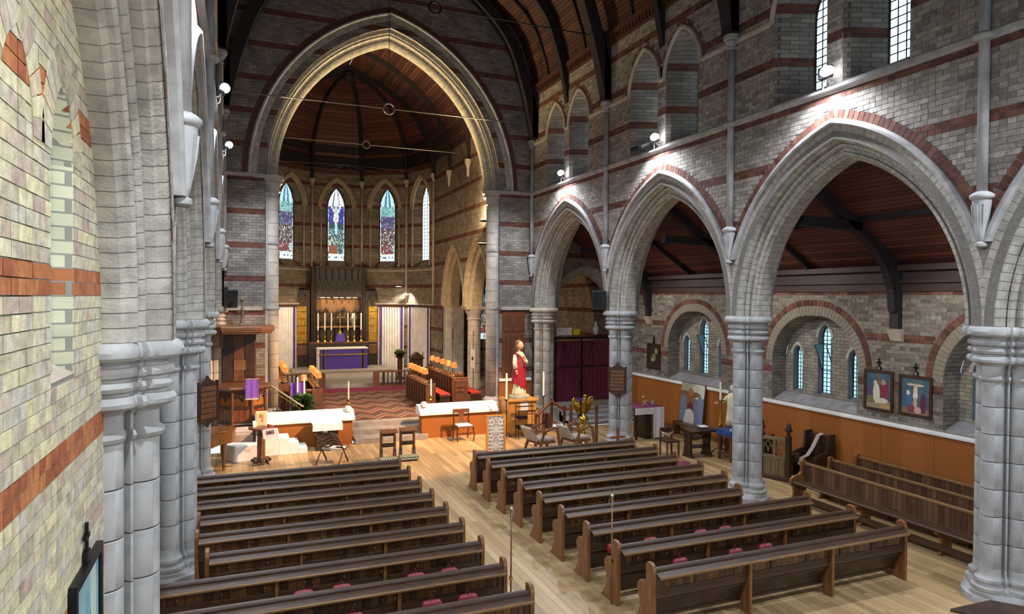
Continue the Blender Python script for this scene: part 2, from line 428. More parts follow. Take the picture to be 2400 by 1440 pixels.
GREYB = [(0, '#7b736b'), (.3, '#979087'), (.6, '#a59e93'), (.8, '#8a8076'), (1, '#b0a89c')]
REDB = [(0, '#54362d'), (.5, '#694337'), (1, '#7b5345')]
LIT_YELB = [(0, '#aea48c'), (.25, '#cfc6a2'), (.5, '#bcb7aa'), (.7, '#d8cda4'), (.85, '#b8a294'), (1, '#c5bca4')]  # near wall: cleaner stock brick, with its strong lamp light put into the colours
ORGB = [(0, '#98583a'), (.5, '#ad6a44'), (1, '#ba7a4c')]
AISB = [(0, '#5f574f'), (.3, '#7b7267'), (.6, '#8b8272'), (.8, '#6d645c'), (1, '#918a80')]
B_NAVE = (brick_piece('stock_brick', GREYB, 'object'), brick_piece('red_brick', REDB, 'object'), brick_piece('stock_brickwork', GREYB, 'attr'), brick_piece('red_brickwork', REDB, 'attr'))
B_NEAR = (brick_piece('lit_pale_brick', LIT_YELB, 'object'), brick_piece('orange_brick', ORGB, 'object'), brick_piece('lit_pale_brickwork', LIT_YELB, 'attr'), brick_piece('orange_brickwork', ORGB, 'attr'))
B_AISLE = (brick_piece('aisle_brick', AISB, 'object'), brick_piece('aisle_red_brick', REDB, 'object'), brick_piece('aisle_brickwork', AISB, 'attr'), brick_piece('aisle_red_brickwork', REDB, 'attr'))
BRICKW = brick_wall_mat('brick_far', '#746d66', '#918a81', '#5b5650', '#56332a', '#744635')
BRICKC = brick_wall_mat('brick_chancel', '#7b6f60', '#968875', '#5f564b', '#56332a', '#744635')
BRICKP = brick_wall_mat('brick_lit_pale', '#bdbb9f', '#cbc8a8', '#8d8b80', '#a4633f', '#b4724b', zb=4.235)  # near lancet reveals, same lamp light mixed into the brick colour
BRICKN = brick_wall_mat('brick_plain', '#7e786e', '#96907f', '#5c5750', '#56332a', '#744635', bands=False)

# ------------------------------------------------------------------ floors
FLOORB = mat('floor_bed', '#5d4a33', None, .9)
m = M(); m.box(-4.6, -1, -.12, 13.3, 19.6, -.012)
fl = struct('floor', m, FLOORB)
PLK = [(.1, '#836a4b'), (.4, '#a0835c'), (.7, '#b4966c'), (1, '#c2a77d')]
PLK_O = plank_mat('floor_plank', PLK, 'object', .42, 'y'); PLK_A = plank_mat('floor_planks', PLK, 'attr', .42, 'y')
def planks():
    W = .125; rg = random.Random(3); L = []
    i = 0; x = -2.2
    while x < 13.0:
        y = 2.0+rg.uniform(-1.6, 0)
        while y < 19.55:
            ln = rg.uniform(1.3, 2.3); y1 = min(y+ln, 19.56)
            if y1-y > .05: L.append((x+.002, x+W-.002, y+.002, y1-.002))
            y += ln
        x += W
    def vis(q):
        x, y = (q[0]+q[1])/2, (q[2]+q[3])/2
        free = (3.2 < x < 4.75) or (9.2 < x < 10.8) or (y > 14.3 and -1 < x < 9) or (y < 6.9 and 5 < x < 9)
        return (0 if free else 8)+sqrt(x*x+y*y)
    L = [q for q in L if not (q[1] < 3 and q[3] < 6)]
    L.sort(key=vis)
    me = None
    for q in L[:300]:
        if me is None: me = UNIT.mesh('plank'); me.materials.append(PLK_O)
        o = bpy.data.objects.new('floor_plank', me); COL.objects.link(o); o.parent = fl
        o.location = ((q[0]+q[1])/2, (q[2]+q[3])/2, -.01); o.scale = (q[1]-q[0], q[3]-q[2], .02)
    m = M(); per = []
    for q in L[300:]:
        m.box(q[0], q[2], -.014, q[1], q[3], 0); per.append(rg.random())
    me = m.mesh('planking'); set_rnd(me, per); me.materials.append(PLK_A)
    o = obj('planking', me, None, fl); o['kind'] = 'stuff'
planks()

# chancel floor: zigzag encaustic tiles
def zigzag_mat():
    m, nt, b = newmat('zigzag_tiles'); L = nt.links.new; b.inputs['Roughness'].default_value = .45
    g = N(nt, 'ShaderNodeNewGeometry'); sp = N(nt, 'ShaderNodeSeparateXYZ'); L(g.outputs['Position'], sp.inputs[0])
    def MA(op, a, c=None):
        n = N(nt, 'ShaderNodeMath', operation=op)
        for i, q in enumerate((a, c)):
            if q is None: continue
            if isinstance(q, (int, float)): n.inputs[i].default_value = q
            else: L(q, n.inputs[i])
        return n.outputs[0]
    px = MA('PINGPONG', sp.outputs['X'], .36)
    v = MA('FRACT', MA('DIVIDE', MA('ADD', sp.outputs['Y'], MA('MULTIPLY', px, 1.5)), 1.1))
    r = ramp(nt, [(0, '#5f3527'), (.30, '#5f3527'), (.31, '#a5836c'), (.38, '#a5836c'), (.39, '#6d4636'), (.66, '#665048'), (.67, '#a5836c'), (.74, '#a5836c'), (.75, '#4a3b37'), (.97, '#4a3b37')], 'CONSTANT')
    L(v, r.inputs[0])
    no = N(nt, 'ShaderNodeTexNoise', i_Scale=9.); L(g.outputs['Position'], no.inputs['Vector'])
    r2 = ramp(nt, [(.3, (.75,.75,.75,1)), (.7, (1.15,1.15,1.15,1))]); L(no.outputs['Fac'], r2.inputs[0])
    mu = N(nt, 'ShaderNodeMix', data_type='RGBA', blend_type='MULTIPLY'); mu.inputs['Factor'].default_value = 1
    L(r.outputs[0], mu.inputs['A']); L(r2.outputs[0], mu.inputs['B']); L(mu.outputs['Result'], b.inputs['Base Color']); return m
ZIG = zigzag_mat()
PAVE = mat('pale_paving', '#7d7468', '#9b9186', .6, 5)
MAROON = mat('maroon_carpet', '#6d2a3a', '#803646', .9, 20)
m = M(); m.box(-.5, 20.45, -.1, 9.5, 27.0, .45); struct('floor_chancel', m, ZIG)
cs = sempty('floor_steps')
for i, (y, z) in enumerate([(19.36, .15), (19.9, .30)]):
    q = M(); q.box(3.05, y, 0 if i == 0 else .10, 5.2, 20.5, z); obj('step', q, PAVE, cs, bevel=.012)
q = M(); q.box(3.0, 20.36, .25, 5.25, 20.62, .455); obj('step', q, PAVE, cs, bevel=.012)
q = M(); q.box(.6, 27.0, .1, 8.4, 36, .58); obj('step', q, PAVE, cs, bevel=.01)
q = M(); q.box(.7, 27.55, .3, 8.3, 36, .68); obj('step', q, PAVE, cs, bevel=.01)
q = M(); q.box(2.2, 31.6, .4, 6.8, 36, .78); obj('step', q, PAVE, cs, bevel=.01)
q = M(); q.box(1.6, 26.9, .44, 7.4, 27.02, .60); obj('step_edge_carpet', q, MAROON, cs)
# chapel floor with stone steps (south aisle east end)
q = M(); q.box(9.4, 20.6, -.1, 13.2, 30.5, .48); struct('floor_chapel', q, PAVE)
GREYST = mat('grey_step', '#7d7b7c', '#97959a', .65, 6)
for i in range(4):
    q = M(); q.box(10.15, 19.6+.28*i, 0, 13.05, 20.7, .12*(i+1)); obj('step', q, GREYST, cs, bevel=.01)
# sub-floor masonry that carries the chancel platform behind the low walls
q = M(); q.box(-.5, 19.75, -.05, 3.0, 20.5, .45); struct('floor_platform_north', q, ZIG)
q = M(); q.box(5.25, 19.75, -.05, 9.4, 20.5, .45); struct('floor_platform_south', q, ZIG)
# ------------------------------------------------------------------ clerestory openings
CW = .62
def cler_ops(): return [Op(c+s*.79, CW, 7.98, 9.55, .95) for c in BC for s in (-1, 1)]
COPS = cler_ops()
def arcade_ops(): return [Op(c, AR+.30-AE, 0, ZCAP, sqrt((AR+.3)**2-AE**2), AE, AR+.3) for c in BC]
ZTOPW = 11.55
def nave_wall(name, P, y0):
    m = M(); ops = [o for o in arcade_ops() if o.c+o.w > y0]+[o for o in COPS if o.c-o.w > y0]
    wall_faces(m, P, y0, YE+.3, ZCAP, ZTOPW, ops, 0, .94)
    return m
PANE_SKY = glow('sky_glass', '#d3ebf6', 1.5)
PANE_BLUE = glow('blue_sky_glass', '#9fd3e6', 1.15)
LEADM = mat('lead_came', '#23282b', None, .6)
FRAMEM = mat('window_frame', '#2f3538', None, .6)
def glazing(parent, P, o, dp, ins, mpane, cols=3, rowh=.17, zb=None, it=None, panes=True, zcap=None):
    """leaded light: panes (objects), lead came grid, frame"""
    w = o.w-ins; it = ins if it is None else it; oo = Op(o.c, w, o.zb if zb is None else zb, o.zs, max(.05, o.h-it))
    m = M(); ol = oo.outline(10)
    m.tube([P(s_, dp, z_) for s_, z_ in ol]+[P(*(ol[0][0], dp, ol[0][1]))], .022, 6)
    obj('window_frame', m, FRAMEM, parent)
    lm = M(); cw = 2*w/cols; top = oo.zs+oo.h
    for i in range(1, cols):
        s_ = o.c-w+cw*i; lm.beam(P(s_, dp-.004, oo.zb), P(s_, dp-.004, oo.top(s_)), .013, .016, (0,0,1) if False else (1,0,0))
    nr = int((top-oo.zb)/rowh); 
    for j in range(1, nr+1):
        z = oo.zb+rowh*j
        if z > top-.04: continue
        if z <= oo.zs: hw = w
        else: hw = sqrt(max(0, oo.R**2-(z-oo.zs)**2))-oo.e
        lm.beam(P(o.c-hw, dp-.004, z), P(o.c+hw, dp-.004, z), .02 if j % 4 == 0 else .012, .016)
    obj('lead_came', lm, LEADM, parent)
    for j in range(nr+1):
        z0 = oo.zb+rowh*j; z1 = min(z0+rowh, top)
        for i in range(cols):
            s0 = o.c-w+cw*i; s1 = s0+cw; ns = 3; poly = []
            if min(oo.top(s0+1e-4), oo.top(s1-1e-4), oo.top((s0+s1)/2)) <= z0 and max(oo.top(s0+1e-4), oo.top(s1-1e-4)) <= z0+.01: continue
            bot = [P(s0+(s1-s0)*k/ns, dp+.004, z0) for k in range(ns+1)]
            tp = [P(s0+(s1-s0)*k/ns, dp+.004, max(z0, min(z1, oo.top(s0+(s1-s0)*k/ns)))) for k in range(ns+1)]
            q = M(); q.add(bot+tp, [(k, k+1, ns+2+k, ns+1+k) for k in range(ns)]); obj('pane', q, mpane, parent)

# south wall (right of the picture) ------------------------------------------------
wall_s = struct('wall_south', nave_wall('wall_south', PS, 2.2), MORTAR)
def allowed_nave(y0, y1, rout):
    def fn(z):
        cut = []
        for c in BC:
            dz = z-ZCAP
            if dz < rout and dz > -.1:
                q = rout*rout-dz*dz; hw = sqrt(q)-AE
                if hw > 0: cut.append((c-hw, c+hw))
        for o in COPS:
            if o.zb-.05 < z < o.zs+o.h+.2:
                if z <= o.zs: hw = o.w
                else:
                    q = (o.R+.17)**2-(z-o.zs)**2; hw = (sqrt(q)-o.e) if q > 0 else 0
                if hw > 0: cut.append((o.c-hw, o.c+hw))
        segs = [(y0, y1)]
        for a, b in cut:
            ns = []
            for p, q in segs:
                if b <= p or a >= q: ns.append((p, q)); continue
                if a > p: ns.append((p, a))
                if b < q: ns.append((b, q))
            segs = ns
        return [s for s in segs if s[1]-s[0] > .02]
    return fn
def score_cam(P):
    return lambda s, z: (lambda p: sqrt(p[0]**2+p[1]**2+(p[2]-CAM_H)**2)+(4 if p[2] > 8.9 or p[1] < 5.5 else 0))(P(s, 0, z))
RRING = AR+.638
lay_bricks(wall_s, allowed_nave(3.0, 21.5, RRING+.165), PS, 'x', 3.0, 21.5, 4.9, 11.3, B_NAVE, 300, score_cam(PS), header=.25)
# north wall --------------------------------------------------------------------
wall_n = struct('wall_north', nave_wall('wall_north', PN, -1.0), BRICKW)
# arches --------------------------------------------------------------------------
HOOD = [(.53, .01), (.53, -.06), (.56, -.09), (.60, -.09), (.64, -.05), (.64, .01)]
ORD1 = [(.53, .02), (.53, -.004), (.43, -.004), (.42, .04), (.385, .05), (.365, .01), (.325, 0), (.29, .03), (.28, .08), (.255, .10), (.255, .32), (.30, .32)]
ORD2 = [(.30, .30), (.27, .30), (.262, .21), (.23, .175), (.19, .18), (.17, .215), (.165, .26), (.11, .26), (.10, .22), (.065, .215), (.04, .24), (.035, .28), (0, .32), (0, .63), (.03, .69), (.28, .72)]
RINGM = (brick_piece('red_voussoir', [(0, '#54362d'), (.5, '#694337'), (1, '#7b5345')], 'object'),)
HOODM = mat('hood_stone', '#93918e', '#b5b3b0', .7, 5)
def arcade_arch(name, label, P, c, detail, sides=(-1, 1)):
    t = thing(name, label, 'arch'); HB = BAY/2
    h = M(); arch_sweep(h, P, c, ZCAP, AE, AR, HOOD, 0, 1, 16, sides, HB, zmin=1.17); obj('hood_mould', h, HOODM, t, 40)
    # moulded orders cut into voussoirs with open joints
    nv = 34
    for nm, pr in (('outer_order', ORD1), ('inner_order', ORD2)):
        o = M()
        for i in range(nv):
            g = .035; arch_sweep(o, P, c, ZCAP, AE, AR, pr, (i+g)/nv, (i+1-g)/nv, 1, sides, HB)
        x = obj(nm, o, ARCHB, t); x['kind'] = 'stuff'
        cr = M(); arch_sweep(cr, P, c, ZCAP, AE, AR, [(a+.006, b+.006) for a, b in pr], 0, 1, 16, sides, HB, closed=False); obj(nm+'_joints', cr, MORTAR, t)
    # back of the arch (aisle side)
    bk = M(); arch_sweep(bk, P, c, ZCAP, AE, AR, [(.30, .72), (.28, .95), (.55, .96), (.55, .72)], 0, 1, 16, sides, HB); obj('rear_order', bk, ARCHB, t)
    # red brick ring
    if detail:
        R0, R1 = RRING+.004, RRING+.155; n = 46
        for sd in sides:
            for i in range(n):
                ta = acos(AE/((R0+R1)/2)); a0 = ta*(i+.06)/n; a1 = ta*(i+.94)/n
                am = (a0+a1)/2; x = R1*cos(am)-AE
                if x > HB-.02 or R0*sin(am) < .9: continue
                p = []
                for d in (-.007, .02):
                    for r, a in ((R0, a0), (R1, a0), (R1, a1), (R0, a1)): p.append(P(c+sd*min(HB, r*cos(a)-AE), d, ZCAP+r*sin(a)))
                q = M(); q.add(p, [(0,1,2,3), (7,6,5,4), (0,4,5,1), (1,5,6,2), (2,6,7,3), (3,7,4,0)]); obj('voussoir', q, RINGM[0], t)
    return t
for i, c in enumerate(BC):
    nm = ['nearest the gallery', 'second from the gallery', 'between the middle and eastern columns', 'beside the statue and crimson curtains'][i]
    arcade_arch('nave_arch', ['pointed stone arch of the south arcade springing over the dark tabletop', 'pointed stone arch of the south arcade over the side-facing pews', 'pointed stone arch of the south arcade above the side altar and painting', 'pointed stone arch of the south arcade beside the crimson curtains'][i], PS, c, True)
    arcade_arch('nave_arch', ['pointed stone arch framing the pale brick infill wall', 'north arcade arch just past the pale brick wall', 'north arcade arch above the left pews', 'north arcade arch beside the pulpit'][i], PN, c, i == 0)

# columns -------------------------------------------------------------------------
def quat(scale, mixr, n=144, fil=.262, off=.225, rl=.135):
    """plan of a clustered column: four lobes and four fillets, blended towards a circle"""
    out = []
    for i in range(n):
        t = 2*pi*i/n; best = .195
        for k in range(4):
            a = pi/2*k; d = t-a; s_ = off*sin(d)
            if abs(s_) < rl: best = max(best, off*cos(d)+sqrt(rl*rl-s_*s_))
        dd = abs(((t-pi/4) % (pi/2)+pi/4) % (pi/2)-pi/4) if False else abs((t % (pi/2))-pi/4)
        if dd < .075: best = max(best, fil)
        r = best*(1-mixr)+.335*mixr
        out.append((r*scale*cos(t), r*scale*sin(t)))
    return out
def loft(m, rows):
    n = len(rows[0][0]); vs = []; fs = []
    for pl, z in rows: vs += [(x, y, z) for x, y in pl]
    for j in range(len(rows)-1):
        for i in range(n): k = (i+1) % n; fs.append((j*n+i, j*n+k, (j+1)*n+k, (j+1)*n+i))
    fs += [tuple(range(n-1, -1, -1)), tuple((len(rows)-1)*n+i for i in range(n))]
    return m.add(vs, fs)
Q0 = quat(1, 0)
def build_column(stone):
    parts = {}
    m = M(); loft(m, [(quat(.985, 0), 0), (Q0, .006), (Q0, .366), (quat(.985, 0), .372)]); parts['drum'] = m.mesh('drum', 35)
    m = M(); loft(m, [(quat(.955, 0), .4), (quat(.955, 0), 3.2)]); parts['core'] = m.mesh('core')
    m = M(); loft(m, [(quat(a, b), z) for a, b, z in [(1.0, 0, 3.10), (1.09, .05, 3.12), (1.13, .1, 3.15), (1.10, .05, 3.18), (1.0, 0, 3.20), (1.0, .05, 3.31), (1.06, .2, 3.35), (1.30, .5, 3.37), (1.38, .5, 3.39), (1.40, .5, 3.42), (1.34, .5, 3.46), (1.18, .5, 3.475), (1.18, .5, 3.49), (1.32, .5, 3.51), (1.36, .5, 3.54), (1.32, .5, 3.575), (1.20, .5, 3.585), (1.20, .5, 3.60), (1.34, .55, 3.62), (1.37, .55, 3.65), (1.33, .55, 3.685), (1.22, .55, 3.695), (1.24, .6, 3.735), (1.48, .6, 3.745), (1.56, .6, 3.77), (1.58, .6, 3.81), (1.54, .6, 3.85), (1.46, .6, 3.88)]])
    parts['capital'] = m.mesh('capital', 28)
    m = M(); loft(m, [(quat(a, b), z) for a, b, z in [(1.40, 1, 0), (1.40, 1, .10), (1.34, .9, .115), (1.34, .7, .17), (1.28, .6, .185), (1.32, .5, .21), (1.30, .5, .25), (1.16, .4, .265), (1.14, .3, .30), (1.20, .25, .32), (1.18, .25, .36), (1.06, .1, .38), (1.02, .05, .42), (1, 0, .5)]])
    parts['base'] = m.mesh('base', 50)
    for k, me in parts.items(): me.materials.append(JOINT if k == 'core' else stone)
    return parts
COLP = build_column(STONE); COLW = build_column(STONEW)
def column(x, y, label, parts=COLP):
    t = thing('stone_column', label, 'column', (x, y, 0))
    for k in ('base', 'core', 'capital'): obj(k, parts[k], None, t)
    for i in range(7):
        o = obj('drum', parts['drum'], None, t); o.location = (0, 0, .47+i*.382)
    return t
column(XCS, PY[1], 'clustered stone column behind the dark tabletop')
column(XCS, PY[2], 'clustered stone column standing between pews and carved wooden stall')
column(XCS, PY[3], 'clustered stone column carrying the slatted wooden board beside the side altar')
column(XCS-.12, PY[4]-.2, 'clustered stone column right beside the statue in the red robe', COLW)
column(XCN, PY[1], 'clustered stone column against the pale brick wall')
column(XCN, PY[2], 'clustered stone column at the ends of the left pews')
column(XCN, PY[3], 'clustered stone column behind the grand piano')
column(XCN+.1, PY[4]-.2, 'clustered stone column behind the pulpit', COLW)

# wall shafts -----------------------------------------------------------------------
def shaft_meshes():
    P_ = {}
    m = M(); m.lathe([(.068, 5.70), (.068, 9.50)], n=16); P_['shaft'] = m.mesh('shaft', True)
    m = M(); m.lathe([(.02, 5.02), (.05, 5.06), (.07, 5.15), (.10, 5.4), (.115, 5.55), (.118, 5.62), (.10, 5.64)], n=16); m.lathe([(.05, 4.97), (.075, 4.99), (.075, 5.03), (.03, 5.06)], n=12)
    for k in range(8): m.tube([(.055*cos(k*pi/4), .055*sin(k*pi/4), 5.12), (.095*cos(k*pi/4), .095*sin(k*pi/4), 5.38), (.112*cos(k*pi/4), .112*sin(k*pi/4), 5.56)], [.008, .016, .02], 5)
    P_['corbel'] = m.mesh('corbel', 40)
    m = M(); m.lathe([(.09, -.06), (.13, -.05), (.15, -.02), (.15, .01), (.12, .035), (.08, .06)], n=16); P_['ring'] = m.mesh('ring', True)
    m = M(); m.lathe([(.07, 9.42), (.10, 9.44), (.08, 9.48), (.09, 9.52), (.13, 9.57), (.12, 9.6), (.165, 9.63), (.17, 9.70), (.14, 9.73)], n=16); P_['shaft_capital'] = m.mesh('shaft_capital', 40)
    for me in P_.values(): me.materials.append(STONE)
    return P_
SHP = shaft_meshes()
def wall_shaft(x, y, label):
    t = thing('wall_shaft', label, 'shaft', (x, y, 0), 0, 'wall shafts of the nave')
    for k in ('shaft', 'corbel', 'shaft_capital'): obj(k, SHP[k], None, t)
    for z in (5.68, ZSTR): o = obj('ring', SHP['ring'], None, t); o.location = (0, 0, z)
for i, y in enumerate(PY[1:]):
    yy = y if i < 3 else YE-.10
    wall_shaft(9.47, yy, ['slim stone shaft above the column behind the dark tabletop', 'slim stone shaft above the column beside the carved stall', 'slim stone shaft above the column with the notice board', 'slim stone shaft in the corner above the statue'][i])
    wall_shaft(-.44, yy, ['slim stone shaft with fluted corbel right of the pale brick wall', 'slim stone shaft above the column at the left pew ends', 'slim stone shaft above the column by the grand piano', 'slim stone shaft in the corner above the pulpit'][i])

# string courses and clerestory hoods ---------------------------------------------------
def string(name, P, s0, s1, z):
    m = M(); pr = [(.01, z-.06), (-.03, z-.05), (-.05, z-.02), (-.09, z), (-.09, z+.04), (-.05, z+.07), (.01, z+.10)]
    vs = [P(s0, d, zz) for d, zz in pr]+[P(s1, d, zz) for d, zz in pr]; n = len(pr)
    m.add(vs, [(i, i+1, n+i+1, n+i) for i in range(n-1)]); return struct(name, m, STONE)
string('trim_1', PS, 2.4, YE, ZSTR); string('trim_2', PN, -1, YE, ZSTR)
CHOOD = [(.02, .02), (.02, -.03), (.06, -.06), (.11, -.05), (.12, .01)]
def cler_window(i, P, o, panes, ti):
    w_ = sempty('window_%d' % i)
    m = M(); rows = reveal(m, P, o, [(0, 0, 0, 0), (.10, .07, .07, .02), (.74, .30, .30, .28)]); obj('reveal', m, BRICKW, w_)
    h = M(); arch_sweep(h, P, o.c, o.zs, o.e, o.R, CHOOD, 0, 1, 12); obj('hood_mould', h, STONEW, w_, 40)
    r_ = M(); arch_sweep(r_, P, o.c, o.zs, o.e, o.R, [(.13, .01), (.13, -.006), (.26, -.006), (.26, .01)], 0, 1, 12); obj('brick_ring', r_, mat('ring_brick', '#573a31', '#6b483d', .85, 30) if 'ring_brick' not in bpy.data.materials else bpy.data.materials['ring_brick'], w_)
    oo = Op(o.c, o.w-.30, o.zb+.28, o.zs, o.h-.30)
    if panes: glazing(w_, P, Op(o.c, o.w, o.zb, o.zs, o.h), .735, .30, PANE_SKY, 4, .15, o.zb+.28)
    else:
        m = M(); m.add([P(a, .735, b) for a, b in oo.outline()], [tuple(range(len(oo.outline())))]); obj('pane', m, PANE_SKY, w_)
    s_ = M(); s_.box(0, 0, 0, .1, .1, .1) if False else None
wi = 1
for o in COPS:
    cler_window(wi, PS, o, o.c < 14.5 and o.c > 5, None); wi += 1
for o in COPS:
    cler_window(wi, PN, o, False, None); wi += 1
# impost band between clerestory windows
for k, (P, nm) in enumerate(((PS, 'trim_3'), (PN, 'trim_4'))):
    m = M(); ed = [2.3]+[e for o in COPS for e in (o.c-o.w-.12, o.c+o.w+.12)]+[YE]
    ed = sorted(ed)
    for a, b in zip(ed[::2], ed[1::2]):
        if b-a < .05: continue
        q = [P(a, .01, 9.52), P(b, .01, 9.52), P(b, -.05, 9.55), P(a, -.05, 9.55), P(a, -.05, 9.61), P(b, -.05, 9.61), P(b, .01, 9.65), P(a, .01, 9.65)]
        m.add(q, [(0,1,2,3), (3,2,5,4), (4,5,6,7), (0,3,4,7), (1,6,5,2)])
    struct(nm, m, STONEW)

# pale brick infill wall with lancets on the near left --------------------------------------
XI = -.95
PI_ = lambda s, d, z: (XI-d, s, z)
lops = [Op(3.68, .27, 3.76, 5.02, .46), Op(4.56, .27, 3.76, 5.02, .46)]
m = M(); wall_faces(m, PI_, 1.0, 6.13, 0, 7.2, lops, 0, .3)
wall_i = struct('wall_infill', m, MORTARP)
def allowed_inf(z):
    segs = [(1.2, 6.13)]
    for o in lops:
        if o.zb < z < o.zs+o.h:
            hw = o.w if z <= o.zs else sqrt(max(0, o.R**2-(z-o.zs)**2))-o.e
            ns = []
            for p, q in segs:
                a, b = o.c-hw, o.c+hw
                if a > p: ns.append((p, a))
                if b < q: ns.append((b, q))
            segs = ns
    return segs
lay_bricks(wall_i, allowed_inf, PI_, 'x', 1.2, 6.13, 1.6, 6.9, B_NEAR, 300, lambda s, z: abs(z-4.1)*.9+(abs(s-4.9) if s > 3.3 else 9), zoff=4.235, proud=.005, joint=.007, header=.35)
for k, o in enumerate(lops):
    w_ = sempty('window_%d' % wi); wi += 1
    m = M(); last = reveal(m, PI_, o, [(0, 0, 0, 0), (.09, .06, .06, .05), (.32, .06, .06, .20)], False, .4); obj('reveal', m, BRICKP, w_)
    b = M(); r0 = [(o.c-o.w, -.004, o.zb), (o.c+o.w, -.004, o.zb), (o.c+o.w-.06, .32, o.zb+.2), (o.c-o.w+.06, .32, o.zb+.2)]
    b.add([PI_(*q) for q in r0], [(0,1,2,3)]); b.add([PI_(q[0], q[1], q[2]-.05) for q in r0], [(0,1,2,3)]); obj('sill', b, mat('pink_tile', '#9a8b7d', '#ab9c8d', .7, 12), w_)
    oo = Op(o.c, o.w-.06, o.zb+.2, o.zs, o.h-.06); ol = oo.outline()
    q = M(); q.add([PI_(a, .31, z) for a, z in ol], [tuple(range(len(ol)))]); obj('pane', q, PANE_BLUE, w_)
    f = M(); f.tube([PI_(a, .30, z) for a, z in ol], .02, 6); obj('window_frame', f, FRAMEM, w_)
    # brick arch over the lancet: voussoirs
    a = M()
    for sd in (-1, 1):
        for i in range(6):
            t = o.R; ta = acos(o.e/o.R); a0, a1 = ta*(i+.05)/6, ta*(i+.95)/6
            p = []
            for d in (-.009, .02):
                for r, g in ((o.R, a0), (o.R+.2, a0), (o.R+.2, a1), (o.R, a1)): p.append(PI_(o.c+sd*(r*cos(g)-o.e), d, o.zs+r*sin(g)))
            q = M(); q.add(p, [(0,1,2,3), (7,6,5,4), (0,4,5,1), (1,5,6,2), (2,6,7,3), (3,7,4,0)]); obj('voussoir', q, B_NEAR[0], w_)

# nave roof -------------------------------------------------------------------------------
XCEN = 4.52
HALF = [(5.02, 11.45), (4.90, 12.05), (4.56, 13.03), (4.16, 13.60), (3.30, 14.30), (1.98, 15.25), (0, 16.7)]
def interp(pl, n):
    L = [0]
    for a, b in zip(pl, pl[1:]): L.append(L[-1]+sqrt((a[0]-b[0])**2+(a[1]-b[1])**2))
    out = []
    for i in range(n+1):
        d = L[-1]*i/n
        for k in range(len(pl)-1):
            if d <= L[k+1]+1e-9:
                t = (d-L[k])/(L[k+1]-L[k]); out.append((pl[k][0]+t*(pl[k+1][0]-pl[k][0]), pl[k][1]+t*(pl[k+1][1]-pl[k][1]))); break
    return out
ceil = sempty('ceiling')
def boards(parent, half, xc, y0, y1, nb, name='boarding'):
    m = M(); per = []; rg = random.Random(9); pl = interp(half, nb)
    for sd in (-1, 1):
        for a, b in zip(pl, pl[1:]):
            t = .012; g = .06
            p = (a[0]+(b[0]-a[0])*g, a[1]+(b[1]-a[1])*g); q = (a[0]+(b[0]-a[0])*(1-g), a[1]+(b[1]-a[1])*(1-g))
            m.add([(xc+sd*p[0], y0, p[1]), (xc+sd*p[0], y1, p[1]), (xc+sd*q[0], y1, q[1]), (xc+sd*q[0], y0, q[1]),
                   (xc+sd*(p[0]+.02), y0, p[1]+.03), (xc+sd*(p[0]+.02), y1, p[1]+.03), (xc+sd*(q[0]+.02), y1, q[1]+.03), (xc+sd*(q[0]+.02), y0, q[1]+.03)],
                  [(0,1,2,3), (0,4,5,1), (3,2,6,7)]); per.append(rg.random())
        for a, b in zip(half, half[1:]):
            pass
    me = m.mesh(name); set_rnd(me, per); me.materials.append(CEIL); o = obj(name, me, None, parent); o['kind'] = 'stuff'
    k = M()
    for sd in (-1, 1):
        for a, b in zip(half, half[1:]): k.quad((xc+sd*(a[0]+.03), y0, a[1]+.03), (xc+sd*(a[0]+.03), y1, a[1]+.03), (xc+sd*(b[0]+.03), y1, b[1]+.04), (xc+sd*(b[0]+.03), y0, b[1]+.04))
    obj('roof_deck', k, BLACKW, parent)
boards(ceil, HALF, XCEN, -2.0, YE+.2, 62)
def rib(parent, name, inner, wid, y, xc, depth, sides=(-1, 1)):
    for sd in sides:
        m = M(); pl = interp(inner, 22); vs = []; fs = []; n = len(pl)
        for i, (x, z) in enumerate(pl):
            a = pl[max(0, i-1)]; b = pl[min(n-1, i+1)]; tx, tz = b[0]-a[0], b[1]-a[1]; l = sqrt(tx*tx+tz*tz); nx, nz = tz/l, -tx/l
            if i == n-1: nx, nz = 0, 1
            nz = abs(nz); nx = abs(nx)
            for dx in (0, depth):
                for dy in (-wid/2, wid/2): vs.append((xc+sd*(x+nx*dx), y+dy, z+nz*dx))
        for i in range(n-1):
            for j, k in ((0,1), (1,3), (3,2), (2,0)): fs.append((i*4+j, i*4+k, i*4+4+k, i*4+4+j))
        m.add(vs, fs); obj(name, m, BLACKW, parent)
PRIN = [(4.83, 9.74), (4.72, 10.3), (4.50, 11.2), (4.30, 11.85), (4.08, 12.5), (3.8, 13.0), (3.45, 13.45), (2.9, 13.95), (1.6, 15.0), (0, 16.2)]
MIDR = [(4.98, 10.35), (4.90, 10.8), (4.75, 11.5), (4.6, 12.0), (4.3, 12.8), (3.95, 13.3), (3.2, 13.98), (1.9, 14.95), (0, 16.4)]
SML = [(4.93, 11.6), (4.85, 12.0), (4.5, 12.95), (4.1, 13.5), (3.25, 14.2), (1.9, 15.15), (0, 16.6)]
